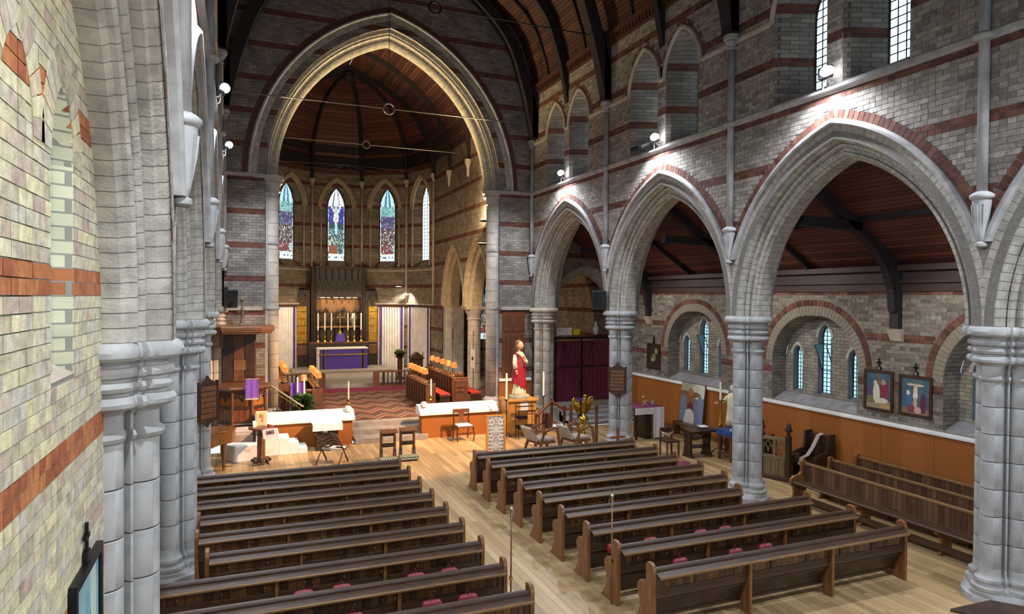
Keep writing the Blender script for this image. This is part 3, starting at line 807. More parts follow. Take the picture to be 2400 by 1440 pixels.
for i, y in enumerate(PY[1:]):
    t = thing('roof_truss', ['black roof truss curving off the column by the dark tabletop', 'black roof truss rising above the column beside the carved stall', 'black roof truss with tie rod above the column with the notice board', 'black roof truss hugging the brick wall above the chancel arch'][i], 'truss')
    yy = y if i < 3 else YE-.32
    rib(t, 'arch_brace', PRIN, .30, yy, XCEN, .34)
    for sd in (-1, 1):
        q = M(); q.box(XCEN+sd*4.80, yy-.15, 9.72, XCEN+sd*5.02, yy+.15, 11.6); obj('wall_post', q, BLACKW, t)
    if i in (0, 1, 2):
        z = 11.49; q = M(); q.tube([(XCEN-4.5, yy, z), (XCEN-.13, yy, z)], .016, 8); q.tube([(XCEN+.13, yy, z), (XCEN+4.5, yy, z)], .016, 8); obj('tie_rod', q, IRON, t)
        q = M(); q.tube([(XCEN+.15*cos(2*pi*k/20), yy, z+.15*sin(2*pi*k/20)) for k in range(20)], .028, 8, True); obj('tie_ring', q, IRON, t)
        q = M(); q.tube([(XCEN, yy, z+.15), (XCEN, yy, 16.2)], .012, 6); obj('hanger_rod', q, IRON, t)
for c in BC[1:]:
    rib(ceil, 'secondary_rib', MIDR, .20, c, XCEN, .3)
    for s_ in (-1.28, 1.28): rib(ceil, 'small_rib', SML, .09, c+s_, XCEN, .2)
# dentilled wall plate
DENT = mat('wall_plate', '#4a2a20', '#5b3428', .6, 8)
for k, (P, nm) in enumerate(((PS, 'trim_5'), (PN, 'trim_6'))):
    m = M(); 
    def bx(a, b, d0, d1, z0, z1):
        p = [P(a, d0, z0), P(b, d0, z0), P(b, d1, z0), P(a, d1, z0), P(a, d0, z1), P(b, d0, z1), P(b, d1, z1), P(a, d1, z1)]
        m.add(p, [(0,3,2,1), (4,5,6,7), (0,1,5,4), (1,2,6,5), (2,3,7,6), (3,0,4,7)])
    bx(2.4, YE, -.05, .1, 11.22, 11.30); bx(2.4, YE, -.12, .1, 11.46, 11.58); bx(2.4, YE, -.02, .1, 11.28, 11.48)
    struct(nm, m, DENT)
    d = M(); mm = m; m = d
    y = 5.0
    while y < YE-.1: bx(y, y+.075, -.09, 0, 11.31, 11.45); y += .155
    o = obj('dentils', d, DENT, bpy.data.objects[nm]); o['kind'] = 'stuff'
# tie rod across the chancel arch
t = thing('tie_rod', 'pale iron tie rod with ring crossing in front of the chancel arch', 'tie rod')
q = M(); y = YE-.28; z = 10.23; q.tube([(-.3, y, z), (4.39-.17, y, z)], .017, 8); q.tube([(4.39+.17, y, z), (9.3, y, z)], .017, 8); obj('rod', q, mat('grey_iron', '#6d6a68', None, .4, metal=.6), t)
q = M(); q.tube([(4.39+.17*cos(2*pi*k/20), y, z+.17*sin(2*pi*k/20)) for k in range(20)], .03, 8, True); obj('ring', q, bpy.data.materials['grey_iron'], t)
q = M(); q.tube([(4.39, y, z+.17), (4.39, y, 16.0)], .01, 6); obj('hanger_rod', q, IRON, t)
# ------------------------------------------------------------------ east wall with chancel arch
CXC = 4.5; CE, CR = 1.383, 4.803; CZS = 7.9
def gable(s_):
    d = abs(s_-XCEN)
    for a, b in zip(HALF, HALF[1:]):
        if b[0] <= d <= a[0]: return b[1]+(a[1]-b[1])*((d-b[0])/(a[0]-b[0]))+.05
    return HALF[0][1]
m = M(); wall_faces(m, PE, -.52, 9.56, 0, gable, [Op(CXC, 3.80, -.1, CZS, sqrt((CR+.40)**2-CE**2), CE, CR+.40)], 0, .70)
wall_e = struct('wall_east', m, BRICKW)
t = thing('chancel_arch', 'tall moulded chancel arch lit from within by warm lamps', 'arch')
CH = [(.78, .01), (.78, -.06), (.81, -.09), (.85, -.09), (.88, -.04), (.88, .01)]
C1 = [(.79, .01), (.79, -.005), (.62, -.005), (.58, .04), (.54, .03), (.50, .09), (.48, .12), (.45, .16), (.45, .30), (.6, .30)]
C2 = [(.47, .24), (.43, .22), (.38, .25), (.33, .235), (.29, .27), (.25, .27), (.22, .33), (.22, .45), (.4, .45)]
C3 = [(.24, .40), (.20, .385), (.16, .41), (.12, .40), (.06, .43), (.02, .47), (0, .50), (0, .68), (.06, .74), (.22, .76)]
for nm, pr in (('hood_mould', CH), ('outer_order', C1), ('middle_order', C2), ('inner_order', C3)):
    o = M(); nv = 60
    if nm == 'hood_mould': arch_sweep(o, PE, CXC, CZS, CE, CR, pr, 0, 1, 24)
    else:
        for i in range(nv): arch_sweep(o, PE, CXC, CZS, CE, CR, pr, (i+.03)/nv, (i+.97)/nv, 1)
        cr = M(); arch_sweep(cr, PE, CXC, CZS, CE, CR, [(a+.008, b+.008) for a, b in pr], 0, 1, 24, closed=False); obj(nm+'_joints', cr, MORTAR, t)
    x = obj(nm, o, HOODM if nm == 'hood_mould' else ARCHB, t)
    if nm != 'hood_mould': x['kind'] = 'stuff'
o = M(); arch_sweep(o, PE, CXC, CZS, CE, CR, [(.89, .01), (.89, -.006), (1.05, -.006), (1.05, .01)], 0, 1, 24); obj('red_brick_ring', o, mat('dark_ring_brick', '#4b2e26', '#623c31', .85, 30), t)
for sd in (-1, 1):
    x = CXC+sd*3.60
    q = M(); q.lathe([(.20, .60), (.20, 7.44)], (x, YE+.22, 0), 24); obj('respond_shaft', q, STONEW, t, True)
    q = M(); q.lathe([(.21, 7.40), (.25, 7.43), (.22, 7.48), (.22, 7.6), (.30, 7.68), (.28, 7.72), (.33, 7.78), (.35, 7.84), (.35, 7.9)], (x, YE+.22, 0), 24); obj('respond_capital', q, STONE, t, 40)
    q = M(); q.lathe([(.32, .45), (.32, .62), (.29, .66), (.30, .70), (.25, .74), (.21, .8)], (x, YE+.22, 0), 24); obj('respond_base', q, STONE, t, 40)
    for z in (3.86, 5.85): q = M(); q.lathe([(.20, z-.05), (.24, z-.03), (.24, z+.03), (.20, z+.05)], (x, YE+.22, 0), 24); obj('shaft_ring', q, STONE, t, 40)
    for k in range(17): q = M(); zz = .85+k*.40; q.lathe([(.2015, zz), (.2015, zz+.010)], (x, YE+.22, 0), 24, cap=False); obj('joint', q, JOINT, t)
    q = M(); q.box(x+sd*.12, YE+.06, .45, x+sd*.32, YE+.69, CZS); obj('jamb', q, STONE, t)
    q = M(); q.box(x+sd*.2-.32, YE-.05, CZS-.10, x+sd*.2+.32, YE+.72, CZS+.02); obj('impost', q, STONE, t)
# bands on the east wall
for i, (a, b) in enumerate(((-.5, .62), (8.38, 9.45))):
    string('trim_%d' % (7+i), PE, a, b, ZSTR); q = M(); q.box(a, YE-.05, 3.80, b, YE+.01, 3.92); struct('trim_%d' % (9+i), q, STONEW)
# east wall dado with white capping (behind statue, beside pulpit)
for i, (a, b) in enumerate(((8.30, 9.5), (-.5, .7))):
    q = M(); q.box(a, YE-.06, 0, b, YE+.01, 1.33); struct('wall_dado_%d' % (i+1), q, ORANGE)
    q = M(); q.box(a, YE-.11, 1.32, b, YE+.01, 1.42); struct('trim_%d' % (11+i), q, WHITE, bevel=.02)
# tall wooden door panel behind the statue
d = struct('door_1', M().box(8.42, YE-.05, 1.42, 9.25, YE+.01, 3.72), WOODR)
for k in range(3):
    q = M(); q.box(8.47+k*.26, YE-.075, 3.05, 8.68+k*.26, YE-.045, 3.62); obj('door_panel', q, WOODM, d, bevel=.012)
    q = M(); q.box(8.47+k*.26, YE-.075, 1.5, 8.68+k*.26, YE-.045, 2.95); obj('door_panel', q, WOODM, d, bevel=.012)

# ------------------------------------------------------------------ chancel walls
PC = lambda s, d, z: (8.5+d, s, z); PCN = lambda s, d, z: (.5-d, s, z)
caops = [Op(24.62, 1.22, .3, 3.85, 2.25), Op(27.75, 1.22, .3, 3.85, 2.25)]
m = M(); wall_faces(m, PC, YE+.6, 30.72, .2, 10.6, [Op(o.c, o.w+.32, .3, 3.85, sqrt((o.R+.32)**2-o.e**2), o.e, o.R+.32) for o in caops], 0, .9)
struct('wall_chancel_south', m, BRICKC)
m = M(); wall_faces(m, PCN, YE+.6, 30.72, .2, 10.6, [], 0, .6); struct('wall_chancel_north', m, BRICKC)
SANDY = mat('sandy_stone', '#9c8a6c', '#b8a586', .75, 6, bump=.15, bscale=40)
for o in caops:
    t = thing('chancel_side_arch', 'small golden-lit pointed arch in the chancel side wall, ' + ('nearer the nave' if o.c < 26 else 'nearer the altar'), 'arch')
    prs = [('hood_mould', [(.33, .01), (.33, -.05), (.38, -.06), (.41, .01)]), ('outer_order', [(.33, .02), (.33, -.004), (.24, -.004), (.20, .05), (.16, .06), (.15, .2), (.3, .2)]),
           ('inner_order', [(.16, .18), (.12, .16), (.08, .19), (.05, .18), (0, .24), (0, .68), (.05, .74), (.16, .76)])]
    for nm, pr in prs:
        q = M(); nv = 26
        if nm == 'hood_mould': arch_sweep(q, PC, o.c, 3.85, o.e, o.R, pr, 0, 1, 14)
        else:
            for i in range(nv): arch_sweep(q, PC, o.c, 3.85, o.e, o.R, pr, (i+.03)/nv, (i+.97)/nv, 1)
        x = obj(nm, q, SANDY, t)
        if nm != 'hood_mould': x['kind'] = 'stuff'
        q = M(); arch_sweep(q, PC, o.c, 3.85, o.e, o.R, [(a+.01, b+.01) for a, b in pr], 0, 1, 14, closed=False); obj(nm+'_joints', q, MORTAR, t)
    for sd in (-1, 1):
        q = M(); q.box(8.5, o.c+sd*1.22, 3.72, 9.4, o.c+sd*1.55, 3.86); obj('impost', q, SANDY, t, bevel=.02)
cp = thing('chancel_pier', 'pale round stone pier between the two golden side arches', 'column', (8.95, 26.18, 0))
q = M(); q.lathe([(.34, .45), (.34, .7), (.28, .8), (.27, .82), (.27, 3.3), (.31, 3.33), (.28, 3.38), (.30, 3.5), (.36, 3.6), (.40, 3.72)], n=24); obj('shaft', q, STONEW, cp, 40)
for k in range(6): q = M(); q.lathe([(.2715, 1.15+k*.38), (.2715, 1.16+k*.38)], n=24, cap=False); obj('joint', q, JOINT, cp)
for yy, sd in ((23.25, 1), (29.1, -1)):
    q = M(); q.box(8.52, yy-.15, .4, 9.38, yy+.15, 3.75); x = struct('trim_%d' % (13 if sd > 0 else 14), q, STONEW)
# apse -----------------------------------------------------------------------------
AP = [(8.5, 30.7), (7.74, 33.05), (5.74, 34.5), (3.27, 34.5), (1.26, 33.05), (.5, 30.7)]
def stain_color(u, v, k):
    """flat design of the stained lights: white canopy, dark figure scene, pale border and base"""
    h = math.sin(u*91.7+v*37.3+k*5)*43758.5; h -= math.floor(h); g = math.sin(u*17.1+v*71.9+k*9)*9631.7; g -= math.floor(g)
    bd = min(u, 1-u)
    if v > .99 or bd < .07: return (.72, .86, .92) if h > .25 else (.1, .2, .25)
    if v < .09: return (.70, .85, .86) if not (.03 < v < .06 and h > .5) else (.05, .12, .2)
    if v > .75:
        c = abs(((u*3) % 1)-.5)
        if k == 1: return (.82, .88, .95) if c < .34 or h > .75 else (.10, .14, .22)
        return (.55, .85, .88) if c < .32 else (.08, .22, .40)
    if v > .62 and k != 1: return (.30, .58, .58) if h > .35 else (.12, .30, .32)
    if k == 1:                                           # crucifixion light: blue ground, pale figure, dark crowd
        if v > .52: 
            if abs(u-.5) < .11+(.0 if v < .62 else (v-.62)*1.4) and abs(abs(u-.5)-(v-.55)*1.5) < .13: return (.75, .80, .72) if h > .2 else (.5, .38, .2)
            if abs(u-.5) < .10: return (.45, .72, .74)
            return (.05, .05, .34) if h > .25 else (.10, .12, .5)
        if v > .45: return (.45, .75, .80) if abs(u-.5) < .1 else (.04, .08, .10)
        if v > .36: return (.40, .75, .80) if abs(u-.5) < .08 else (.18, .34, .42) if h > .4 else (.05, .12, .14)
        if v > .22: return (.55, .62, .45) if h > .72 else (.05, .10, .12) if h > .25 else (.16, .30, .34)
        return (.26, .09, .05) if u > .4 else (.20, .40, .46) if h > .5 else (.05, .10, .10)
    if v > .45: return (.10, .07, .16) if h > .45 else (.20, .24, .30) if h > .2 else (.05, .10, .25)
    if v > .22: return (.12, .06, .05) if h > .5 else (.62, .66, .55) if h > .38 else (.16, .20, .26)
    return (.30, .06, .05) if (h > .45 and u > .3) else (.42, .65, .60) if h > .3 else (.14, .08, .14)
def stain_mat():
    m, nt, b = newmat('stained_glass'); a = N(nt, 'ShaderNodeAttribute', attribute_name='col'); L = nt.links.new
    L(a.outputs['Color'], b.inputs['Base Color']); L(a.outputs['Color'], b.inputs['Emission Color']); b.inputs['Emission Strength'].default_value = 1.0; return m
STAIN = stain_mat()
def stained(parent, P, op, dp, k):
    nu, nv = 14, 52; m = M(); cols = []; rg = random.Random(k+20); top = op.zs+op.h
    jx = [[(rg.uniform(-.3, .3) if 0 < i < nu else 0, rg.uniform(-.3, .3)) for i in range(nu+1)] for j in range(nv+1)]
    for j in range(nv):
        for i in range(nu):
            def pt(ii, jj):
                u = (ii+jx[jj][ii][0])/nu; v = min(1, max(0, (jj+(jx[jj][ii][1] if 0 < jj < nv else 0))/nv)); z = op.zb+(top-op.zb)*v
                hw = op.w if z <= op.zs else max(.005, sqrt(max(0, op.R**2-(z-op.zs)**2))-op.e)
                return (op.c+(u-.5)*2*hw, z)
            q = [pt(i, j), pt(i+1, j), pt(i+1, j+1), pt(i, j+1)]; c = (sum(p[0] for p in q)/4, sum(p[1] for p in q)/4); sh = .90
            q = [(c[0]+(p[0]-c[0])*sh, c[1]+(p[1]-c[1])*sh) for p in q]
            m.quad(*[P(p[0], dp-.006, p[1]) for p in q]); cols.append(stain_color((i+.5)/nu, (j+.5)/nv, k))
    me = m.mesh('stained_glass', fix=False); a = me.attributes.new('col', 'FLOAT_COLOR', 'FACE')
    for i, c in enumerate(cols): a.data[i].color = (c[0], c[1], c[2], 1)
    me.materials.append(STAIN); o = obj('stained_glass', me, None, parent); o['kind'] = 'stuff'
    b = M(); ol = op.outline(); b.add([P(x, dp, z) for x, z in ol], [tuple(range(len(ol)))]); obj('lead_backing', b, LEADM, parent)
    f = M(); f.tube([P(x, dp-.02, z) for x, z in ol], .03, 6); obj('window_frame', f, FRAMEM, parent)
def facet(i, A, B, k, win=True):
    A = Vector(A); B = Vector(B); ln = (B-A).length; u = (B-A)/ln; n = Vector((u.y, -u.x)); c = Vector((4.5, 31.5))
    if (A-c).dot(n) < 0: n = -n
    P = lambda s, d, z: (A.x+u.x*s+n.x*d, A.y+u.y*s+n.y*d, z)
    nich = Op(ln/2, .84, 5.70, 8.68, 1.42)
    m = M(); wall_faces(m, P, 0, ln, .3, 10.7, [nich] if win else [], 0, .7)
    w_ = struct('wall_apse_%d' % (i+1), m, BRICKC)
    q = M(); q.tube([P(0, -.03, 5.54), P(ln, -.03, 5.54)], .05, 6); obj('string_course', q, STONEW, w_)
    q = M(); q.tube([P(0, -.03, 3.86), P(ln, -.03, 3.86)], .04, 6); obj('string_course', q, STONEW, w_)
    global wi
    if win:
        wn = sempty('window_%d' % wi); wi += 1
        m = M(); reveal(m, P, nich, [(0, 0, 0, 0), (.12, .10, .10, .06), (.40, .41, .42, .34)]); obj('reveal', m, BRICKC, wn)
        h = M(); arch_sweep(h, P, nich.c, nich.zs, nich.e, nich.R, [(-.10, .1), (-.10, .0), (-.04, -.02), (0, -.01), (.02, -.05), (.08, -.06), (.10, .01)], 0, 1, 12); obj('hood_mould', h, SANDY, wn, 40)
        op = Op(ln/2, .43, 6.04, 8.70, 1.02)
        if k >= 0: stained(wn, P, op, .385, k)
        else: glazing(wn, P, op, .385, 0, PANE_SKY, 4, .17, panes=True)
        for sd in (-1, 1):
            q = M(); q.tube([P(ln/2+sd*.78, .02, 5.85), P(ln/2+sd*.78, .02, 8.6)], .035, 10); obj('nook_shaft', q, STONEW, wn, True)
            for z, r in ((5.80, .06), (7.3, .055), (8.62, .065)):
                q = M(); q.tube([P(ln/2+sd*.78, .02, z-.04), P(ln/2+sd*.78, .02, z+.04)], r, 10); obj('nook_ring', q, STONEW, wn)
for i in range(5): facet(i, AP[i], AP[i+1], [-1, 2, 1, 0, 3][i])
for i, (x, y) in enumerate(AP):
    d = (Vector((4.5, 30.7))-Vector((x, y))); d = d.normalized()*.06 if d.length else d
    t = thing('apse_shaft', ['slim stone shaft where chancel wall meets the plain apse window', 'slim stone shaft between plain and stained apse windows', 'slim stone shaft right of the crucifixion window', 'slim stone shaft left of the crucifixion window', 'slim stone shaft beside the left stained apse window', 'slim stone shaft hidden at the north apse corner'][i], 'shaft', (x+d.x, y+d.y, 0), 0, 'apse corner shafts')
    q = M(); q.lathe([(.06, 3.9), (.06, 9.8)], n=12); obj('shaft', q, STONEW, t, True)
    for z in (5.55, 7.45): q = M(); q.lathe([(.06, z-.06), (.10, z-.03), (.10, z+.03), (.06, z+.06)], n=12); obj('ring', q, STONEW, t, True)
    q = M(); q.lathe([(.06, 9.7), (.10, 9.74), (.08, 9.8), (.12, 9.9), (.16, 9.95), (.16, 10.05)], n=12); obj('shaft_capital', q, STONEW, t, 40)
# chancel roof ------------------------------------------------------------------------------
CHALF = [(4.02, 10.55), (3.75, 11.5), (3.2, 12.5), (2.4, 13.3), (1.3, 14.0), (0, 14.55)]
cc = sempty('ceiling_chancel')
boards(cc, CHALF, 4.5, YE+.6, 31.0, 44)
CRIB = [(3.95, 9.75), (3.85, 10.5), (3.6, 11.4), (3.05, 12.4), (2.3, 13.15), (1.25, 13.85), (0, 14.35)]
for y in (23.0, 25.5, 28.1, 30.6):
    rib(cc, 'chancel_rib', CRIB, .16, y, 4.5, .22)
    if y < 30:
        for sd in (-1, 1):
            q = M(); q.lathe([(.02, 9.05), (.05, 9.1), (.06, 9.35), (.09, 9.5), (.12, 9.56), (.14, 9.62), (.14, 9.74)], (4.5+sd*3.92, y, 0), 12); obj('corbel', q, STONEW, cc, 40)
BOSS = Vector((4.5, 30.75, 14.15))
BRD = plank_mat('apse_board', [(.1, '#4c291f'), (.5, '#64382a'), (.9, '#784636')], 'attr', .5, 'x')
def apse_curve(x, y, t):
    """from the wall head (t=0) curving up to the boss"""
    r = cos(t*pi/2*.97); z = 10.6+(14.3-10.6)*sin(t*pi/2)**.9
    return (4.5+(x-4.5)*r, 30.75+(y-30.75)*r, z)
m = M(); per = []; rg = random.Random(4); nb = 26
for a, b in zip(AP, AP[1:]):
    for j in range(nb):
        t0, t1 = (j+.05)/nb, (j+.95)/nb
        m.quad(apse_curve(*a, t0), apse_curve(*b, t0), apse_curve(*b, t1), apse_curve(*a, t1)); per.append(rg.random())
me = m.mesh('boarding', fix=False); set_rnd(me, per); me.materials.append(BRD); o = obj('boarding', me, None, cc); o['kind'] = 'stuff'
m = M()
for a, b in zip(AP, AP[1:]):
    for j in range(10):
        f = lambda p, t: tuple(Vector(apse_curve(*p, t))+Vector((0, 0, .03)))
        m.quad(f(a, j/10), f(b, j/10), f(b, (j+1)/10), f(a, (j+1)/10))
obj('roof_deck', m, BLACKW, cc)
for x, y in AP:
    q = M(); pts = [(4.5+(x-4.5)*.985, 30.75+(y-30.75)*.985, 10.03)]+[tuple(Vector(apse_curve(4.5+(x-4.5)*.97, 30.75+(y-30.75)*.97, t/12))-Vector((0, 0, .04))) for t in range(13)]
    q.tube(pts, .085, 6); obj('apse_rib', q, BLACKW, cc)
q = M(); q.lathe([(.05, -.22), (.2, -.2), (.28, -.1), (.28, .1), (.1, .2)], tuple(BOSS), 16); obj('roof_boss', q, BLACKW, cc)
WPL = mat('apse_wall_plate', '#4d2a20', '#5e362a', .6, 8)
q = M()
for a, b in zip(AP, AP[1:]): q.beam((a[0], a[1], 10.5), (b[0], b[1], 10.5), .14, .26)
obj('wall_plate', q, WPL, cc)
t = thing('tie_rod', 'thin iron tie rod with ring hanging inside the chancel', 'tie rod'); GI = bpy.data.materials['grey_iron']
y, z, x0 = 26.4, 10.15, 4.55
q = M(); q.tube([(.5, y, z), (x0-.14, y, z)], .014, 6); q.tube([(x0+.14, y, z), (8.5, y, z)], .014, 6); obj('rod', q, GI, t)
q = M(); q.tube([(x0+.14*cos(2*pi*k/18), y, z+.14*sin(2*pi*k/18)) for k in range(18)], .025, 6, True); obj('ring', q, GI, t)
q = M(); q.tube([(x0, y, z+.14), (x0, y, 14.3)], .01, 6); obj('hanger_rod', q, IRON, t)
t = thing('tie_rod_star', 'star of thin iron tie rods spanning the apse', 'tie rod')
for (x, y) in AP:
    q = M(); q.tube([(x, y, 10.05), (4.5, 31.6, 10.3)], .012, 6); obj('rod', q, GI, t)

# ------------------------------------------------------------------ south aisle
XA = 13.08
PA = lambda s, d, z: (XA+d, s, z)
AW = [Op(c, 1.32, 1.60, 2.62, 1.22) for c in (7.84, 12.50, 17.18)]
m = M(); wall_faces(m, PA, 3.0, YE+.2, 0, 4.98, AW, 0, None)
wall_a = struct('wall_south_aisle', m, MORTAR)
def allowed_aisle(z):
    segs = [(4.0, YE)]
    for o in AW:
        if o.zb-.05 < z < o.zs+o.R+.4:
            if z <= o.zs: hw = o.w
            else: q = (o.R+.40)**2-(z-o.zs)**2; hw = (sqrt(q)-o.e) if q > 0 else 0
            if z > o.zs and hw < o.w+.0: hw = max(hw, 0)
            if hw > 0:
                ns = []
                for p, q in segs:
                    a, b = o.c-hw, o.c+hw
                    if b <= p or a >= q: ns.append((p, q)); continue
                    if a > p: ns.append((p, a))
                    if b < q: ns.append((b, q))
                segs = ns
    return segs
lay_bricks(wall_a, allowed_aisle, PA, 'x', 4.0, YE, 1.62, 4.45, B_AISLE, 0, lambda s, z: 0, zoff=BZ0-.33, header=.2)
for o in AW:
    wn = sempty('window_%d' % wi); wi += 1
    m = M(); rows = reveal(m, PA, o, [(0, 0, 0, 0), (.42, .04, .04, .06)]); obj('reveal', m, BRICKN, wn)
    # recessed back wall with three lancets
    ls = [Op(o.c-.86, .155, 1.85, 2.80, .26), Op(o.c, .20, 1.85, 3.28, .34), Op(o.c+.86, .155, 1.85, 2.80, .26)]
    m = M(); bo = Op(o.c, o.w-.03, 1.6, o.zs, o.h-.02)
    cut = lambda s_: bo.top(min(max(s_, o.c-o.w+.031), o.c+o.w-.031))
    wall_faces(m, PA, o.c-o.w+.03, o.c+o.w-.03, 1.6, cut, ls, .42, None); obj('recess_wall', m, BRICKN, wn)
    for l in ls:
        l2 = Op(l.c, l.w+.001, l.zb, l.zs, l.h)
        m = M(); PP = lambda s, d, z: PA(s, d+.42, z)
        reveal(m, PP, l2, [(-.005, 0, 0, 0), (.16, .015, .01, .05)]); obj('light_reveal', m, mat('grey_reveal', '#5e6163', '#72757a', .8, 8) if 'grey_reveal' not in bpy.data.materials else bpy.data.materials['grey_reveal'], wn)
        q = M(); arch_sweep(q, PP, l.c, l.zs, l.e, l.R, [(.0, .01), (.0, -.02), (.07, -.02), (.07, .01)], 0, 1, 8); obj('light_hood', q, ARCHB, wn)
        glazing(wn, PP, l, .15, .015, PANE_BLUE, 3, .105)
    # open hopper pane on the middle light
    q = M(); l = ls[1]; z0, z1 = 2.45, 3.1; q.add([PA(l.c+.18, .54, z0), PA(l.c+.18, .54, z1+.02), PA(l.c+.18, .28, z1)], [(0,1,2)]); obj('hopper_pane', q, mat('hopper_glass', '#55777f', '#6b8e96', .2, 4) if 'hopper_glass' not in bpy.data.materials else bpy.data.materials['hopper_glass'], wn)
    q = M(); q.tube([PA(l.c-.18, .54, z0), PA(l.c+.18, .54, z0), PA(l.c+.18, .28, z1), PA(l.c-.18, .28, z1), PA(l.c-.18, .54, z0)], .013, 5); q.tube([PA(l.c-.2, .55, 3.12), PA(l.c+.2, .55, 3.12)], .016, 5); obj('hopper_frame', q, FRAMEM, wn)
    # arch rings: brick ring then red ring
    q = M(); nv = 22
    for i in range(nv): arch_sweep(q, PA, o.c, o.zs, o.e, o.R, [(.01, .05), (.01, -.01), (.23, -.012), (.23, .02)], (i+.05)/nv, (i+.95)/nv, 1)
    x = obj('brick_ring', q, mat('aisle_ring', '#776d60', '#8e8474', .85, 25) if 'aisle_ring' not in bpy.data.materials else bpy.data.materials['aisle_ring'], wn); x['kind'] = 'stuff'
    for sd in (-1, 1):
        for i in range(20):
            R0, R1 = o.R+.24, o.R+.38; ta = acos(o.e/((R0+R1)/2)); a0, a1 = ta*(i+.06)/20, ta*(i+.94)/20; p = []
            for d in (-.012, .02):
                for r, a in ((R0, a0), (R1, a0), (R1, a1), (R0, a1)): p.append(PA(o.c+sd*(r*cos(a)-o.e), d, o.zs+r*sin(a)))
            q = M(); q.add(p, [(0,1,2,3), (7,6,5,4), (0,4,5,1), (1,5,6,2), (2,6,7,3), (3,7,4,0)]); obj('voussoir', q, RINGM[0], wn)
    q = M(); q.add([PA(o.c-o.w, -.02, 1.58), PA(o.c+o.w, -.02, 1.58), PA(o.c+o.w-.04, .43, 1.80), PA(o.c-o.w+.04, .43, 1.80)], [(0,1,2,3)]); obj('sill', q, GREYST, wn)
# orange dado boards, white cap, skirting
da = sempty('wall_dado_3')
y = 3.2
while y < YE-.2:
    y1 = min(y+1.22, YE-.05); q = M(); q.box(XA-.05, y+.003, .14, XA+.01, y1-.003, 1.50); obj('panel', q, ORANGE, da); y = y1
q = M(); q.box(XA-.065, 3.2, 0, XA+.01, YE-.05, .15); struct('baseboard_south', q, WOODM)
q = M(); q.box(XA-.10, 3.2, 1.50, XA+.02, YE, 1.585); struct('trim_15', q, WHITE, bevel=.02)
# aisle wall plate and lean-to roof
q = M(); q.box(XA-.04, 3.0, 4.42, XA+.05, YE+.2, 4.60); q.box(XA-.16, 3.0, 4.86, XA+.05, YE+.2, 4.98); q.box(XA-.10, 3.0, 4.60, XA+.05, YE+.2, 4.66); struct('trim_16', q, mat('aisle_plate', '#2a1a1b', '#36221f', .6, 8))
q = M(); q.box(XA-.03, 3.0, 4.6, XA+.06, YE+.2, 4.9); struct('trim_17', q, bpy.data.materials['aisle_plate'])
ca = sempty('ceiling_aisle')
AR0, AR1 = (XA+.1, 4.95), (10.40, 6.80); m = M(); per = []; nb = 30
for j in range(nb):
    a, b = (j+.04)/nb, (j+.96)/nb
    m.quad(*[(AR0[0]+(AR1[0]-AR0[0])*t, y, AR0[1]+(AR1[1]-AR0[1])*t) for t, y in ((a, 3.0), (a, YE+.1), (b, YE+.1), (b, 3.0))]); per.append(rg.random())
ACE = plank_mat('aisle_board', [(.1, '#3d1f1a'), (.5, '#552d23'), (.9, '#6a3b2d')], 'attr', .55, 'y')
me = m.mesh('boarding', fix=False); set_rnd(me, per); me.materials.append(ACE); o = obj('boarding', me, None, ca); o['kind'] = 'stuff'
q = M(); q.quad((AR0[0], 3.0, AR0[1]+.03), (AR0[0], YE+.1, AR0[1]+.03), (AR1[0], YE+.1, AR1[1]+.03), (AR1[0], 3.0, AR1[1]+.03)); obj('roof_deck', q, BLACKW, ca)
for i, y in enumerate((5.5, 10.18, 14.84, 19.55)):
    t = thing('aisle_truss', ['dark aisle roof truss above the end of the side pews', 'dark curved aisle truss over the two crucifixion pictures', 'dark aisle truss behind the column by the carved stall', 'dark aisle truss above the small framed picture'][i], 'truss')
    q = M(); q.box(XA-.14, y-.10, 3.62, XA+.02, y+.10, 4.95); obj('wall_post', q, BLACKW, t)
    pts = [(XA-.10, 4.0), (XA-.16, 4.5), (XA-.38, 5.0), (XA-.75, 5.42), (11.76, 5.78)]; q = M()
    for a, b in zip(pts, pts[1:]): q.beam((a[0], y, a[1]), (b[0], y, b[1]), .16, .20, (0, 1, 0)) if False else q.beam((a[0], y, a[1]), (b[0], y, b[1]), .17, .22, (0, 0, 1))
    obj('curved_brace', q, BLACKW, t)
    q = M(); q.beam((11.9, y, 5.76), (10.3, y, 5.80), .18, .20); obj('collar_beam', q, BLACKW, t)
    q = M(); q.beam((XA, y, 4.9), (10.4, y, 6.70), .18, .22); obj('rafter', q, BLACKW, t)
    q = M(); q.prism([(XA-.20, 3.62), (XA+.02, 3.62), (XA+.02, 3.32), (XA-.06, 3.36)], 'y', y-.14, y+.14); obj('corbel', q, STONEW, t)
    for dy in (-2.33,):
        q = M(); q.beam((XA, y+dy, 4.93), (10.4, y+dy, 6.74), .08, .12); obj('common_rafter', q, BLACKW, ca)
q = M(); q.beam((11.76, 3.0, 5.92), (11.76, YE, 5.92), .14, .16); obj('purlin', q, BLACKW, ca)
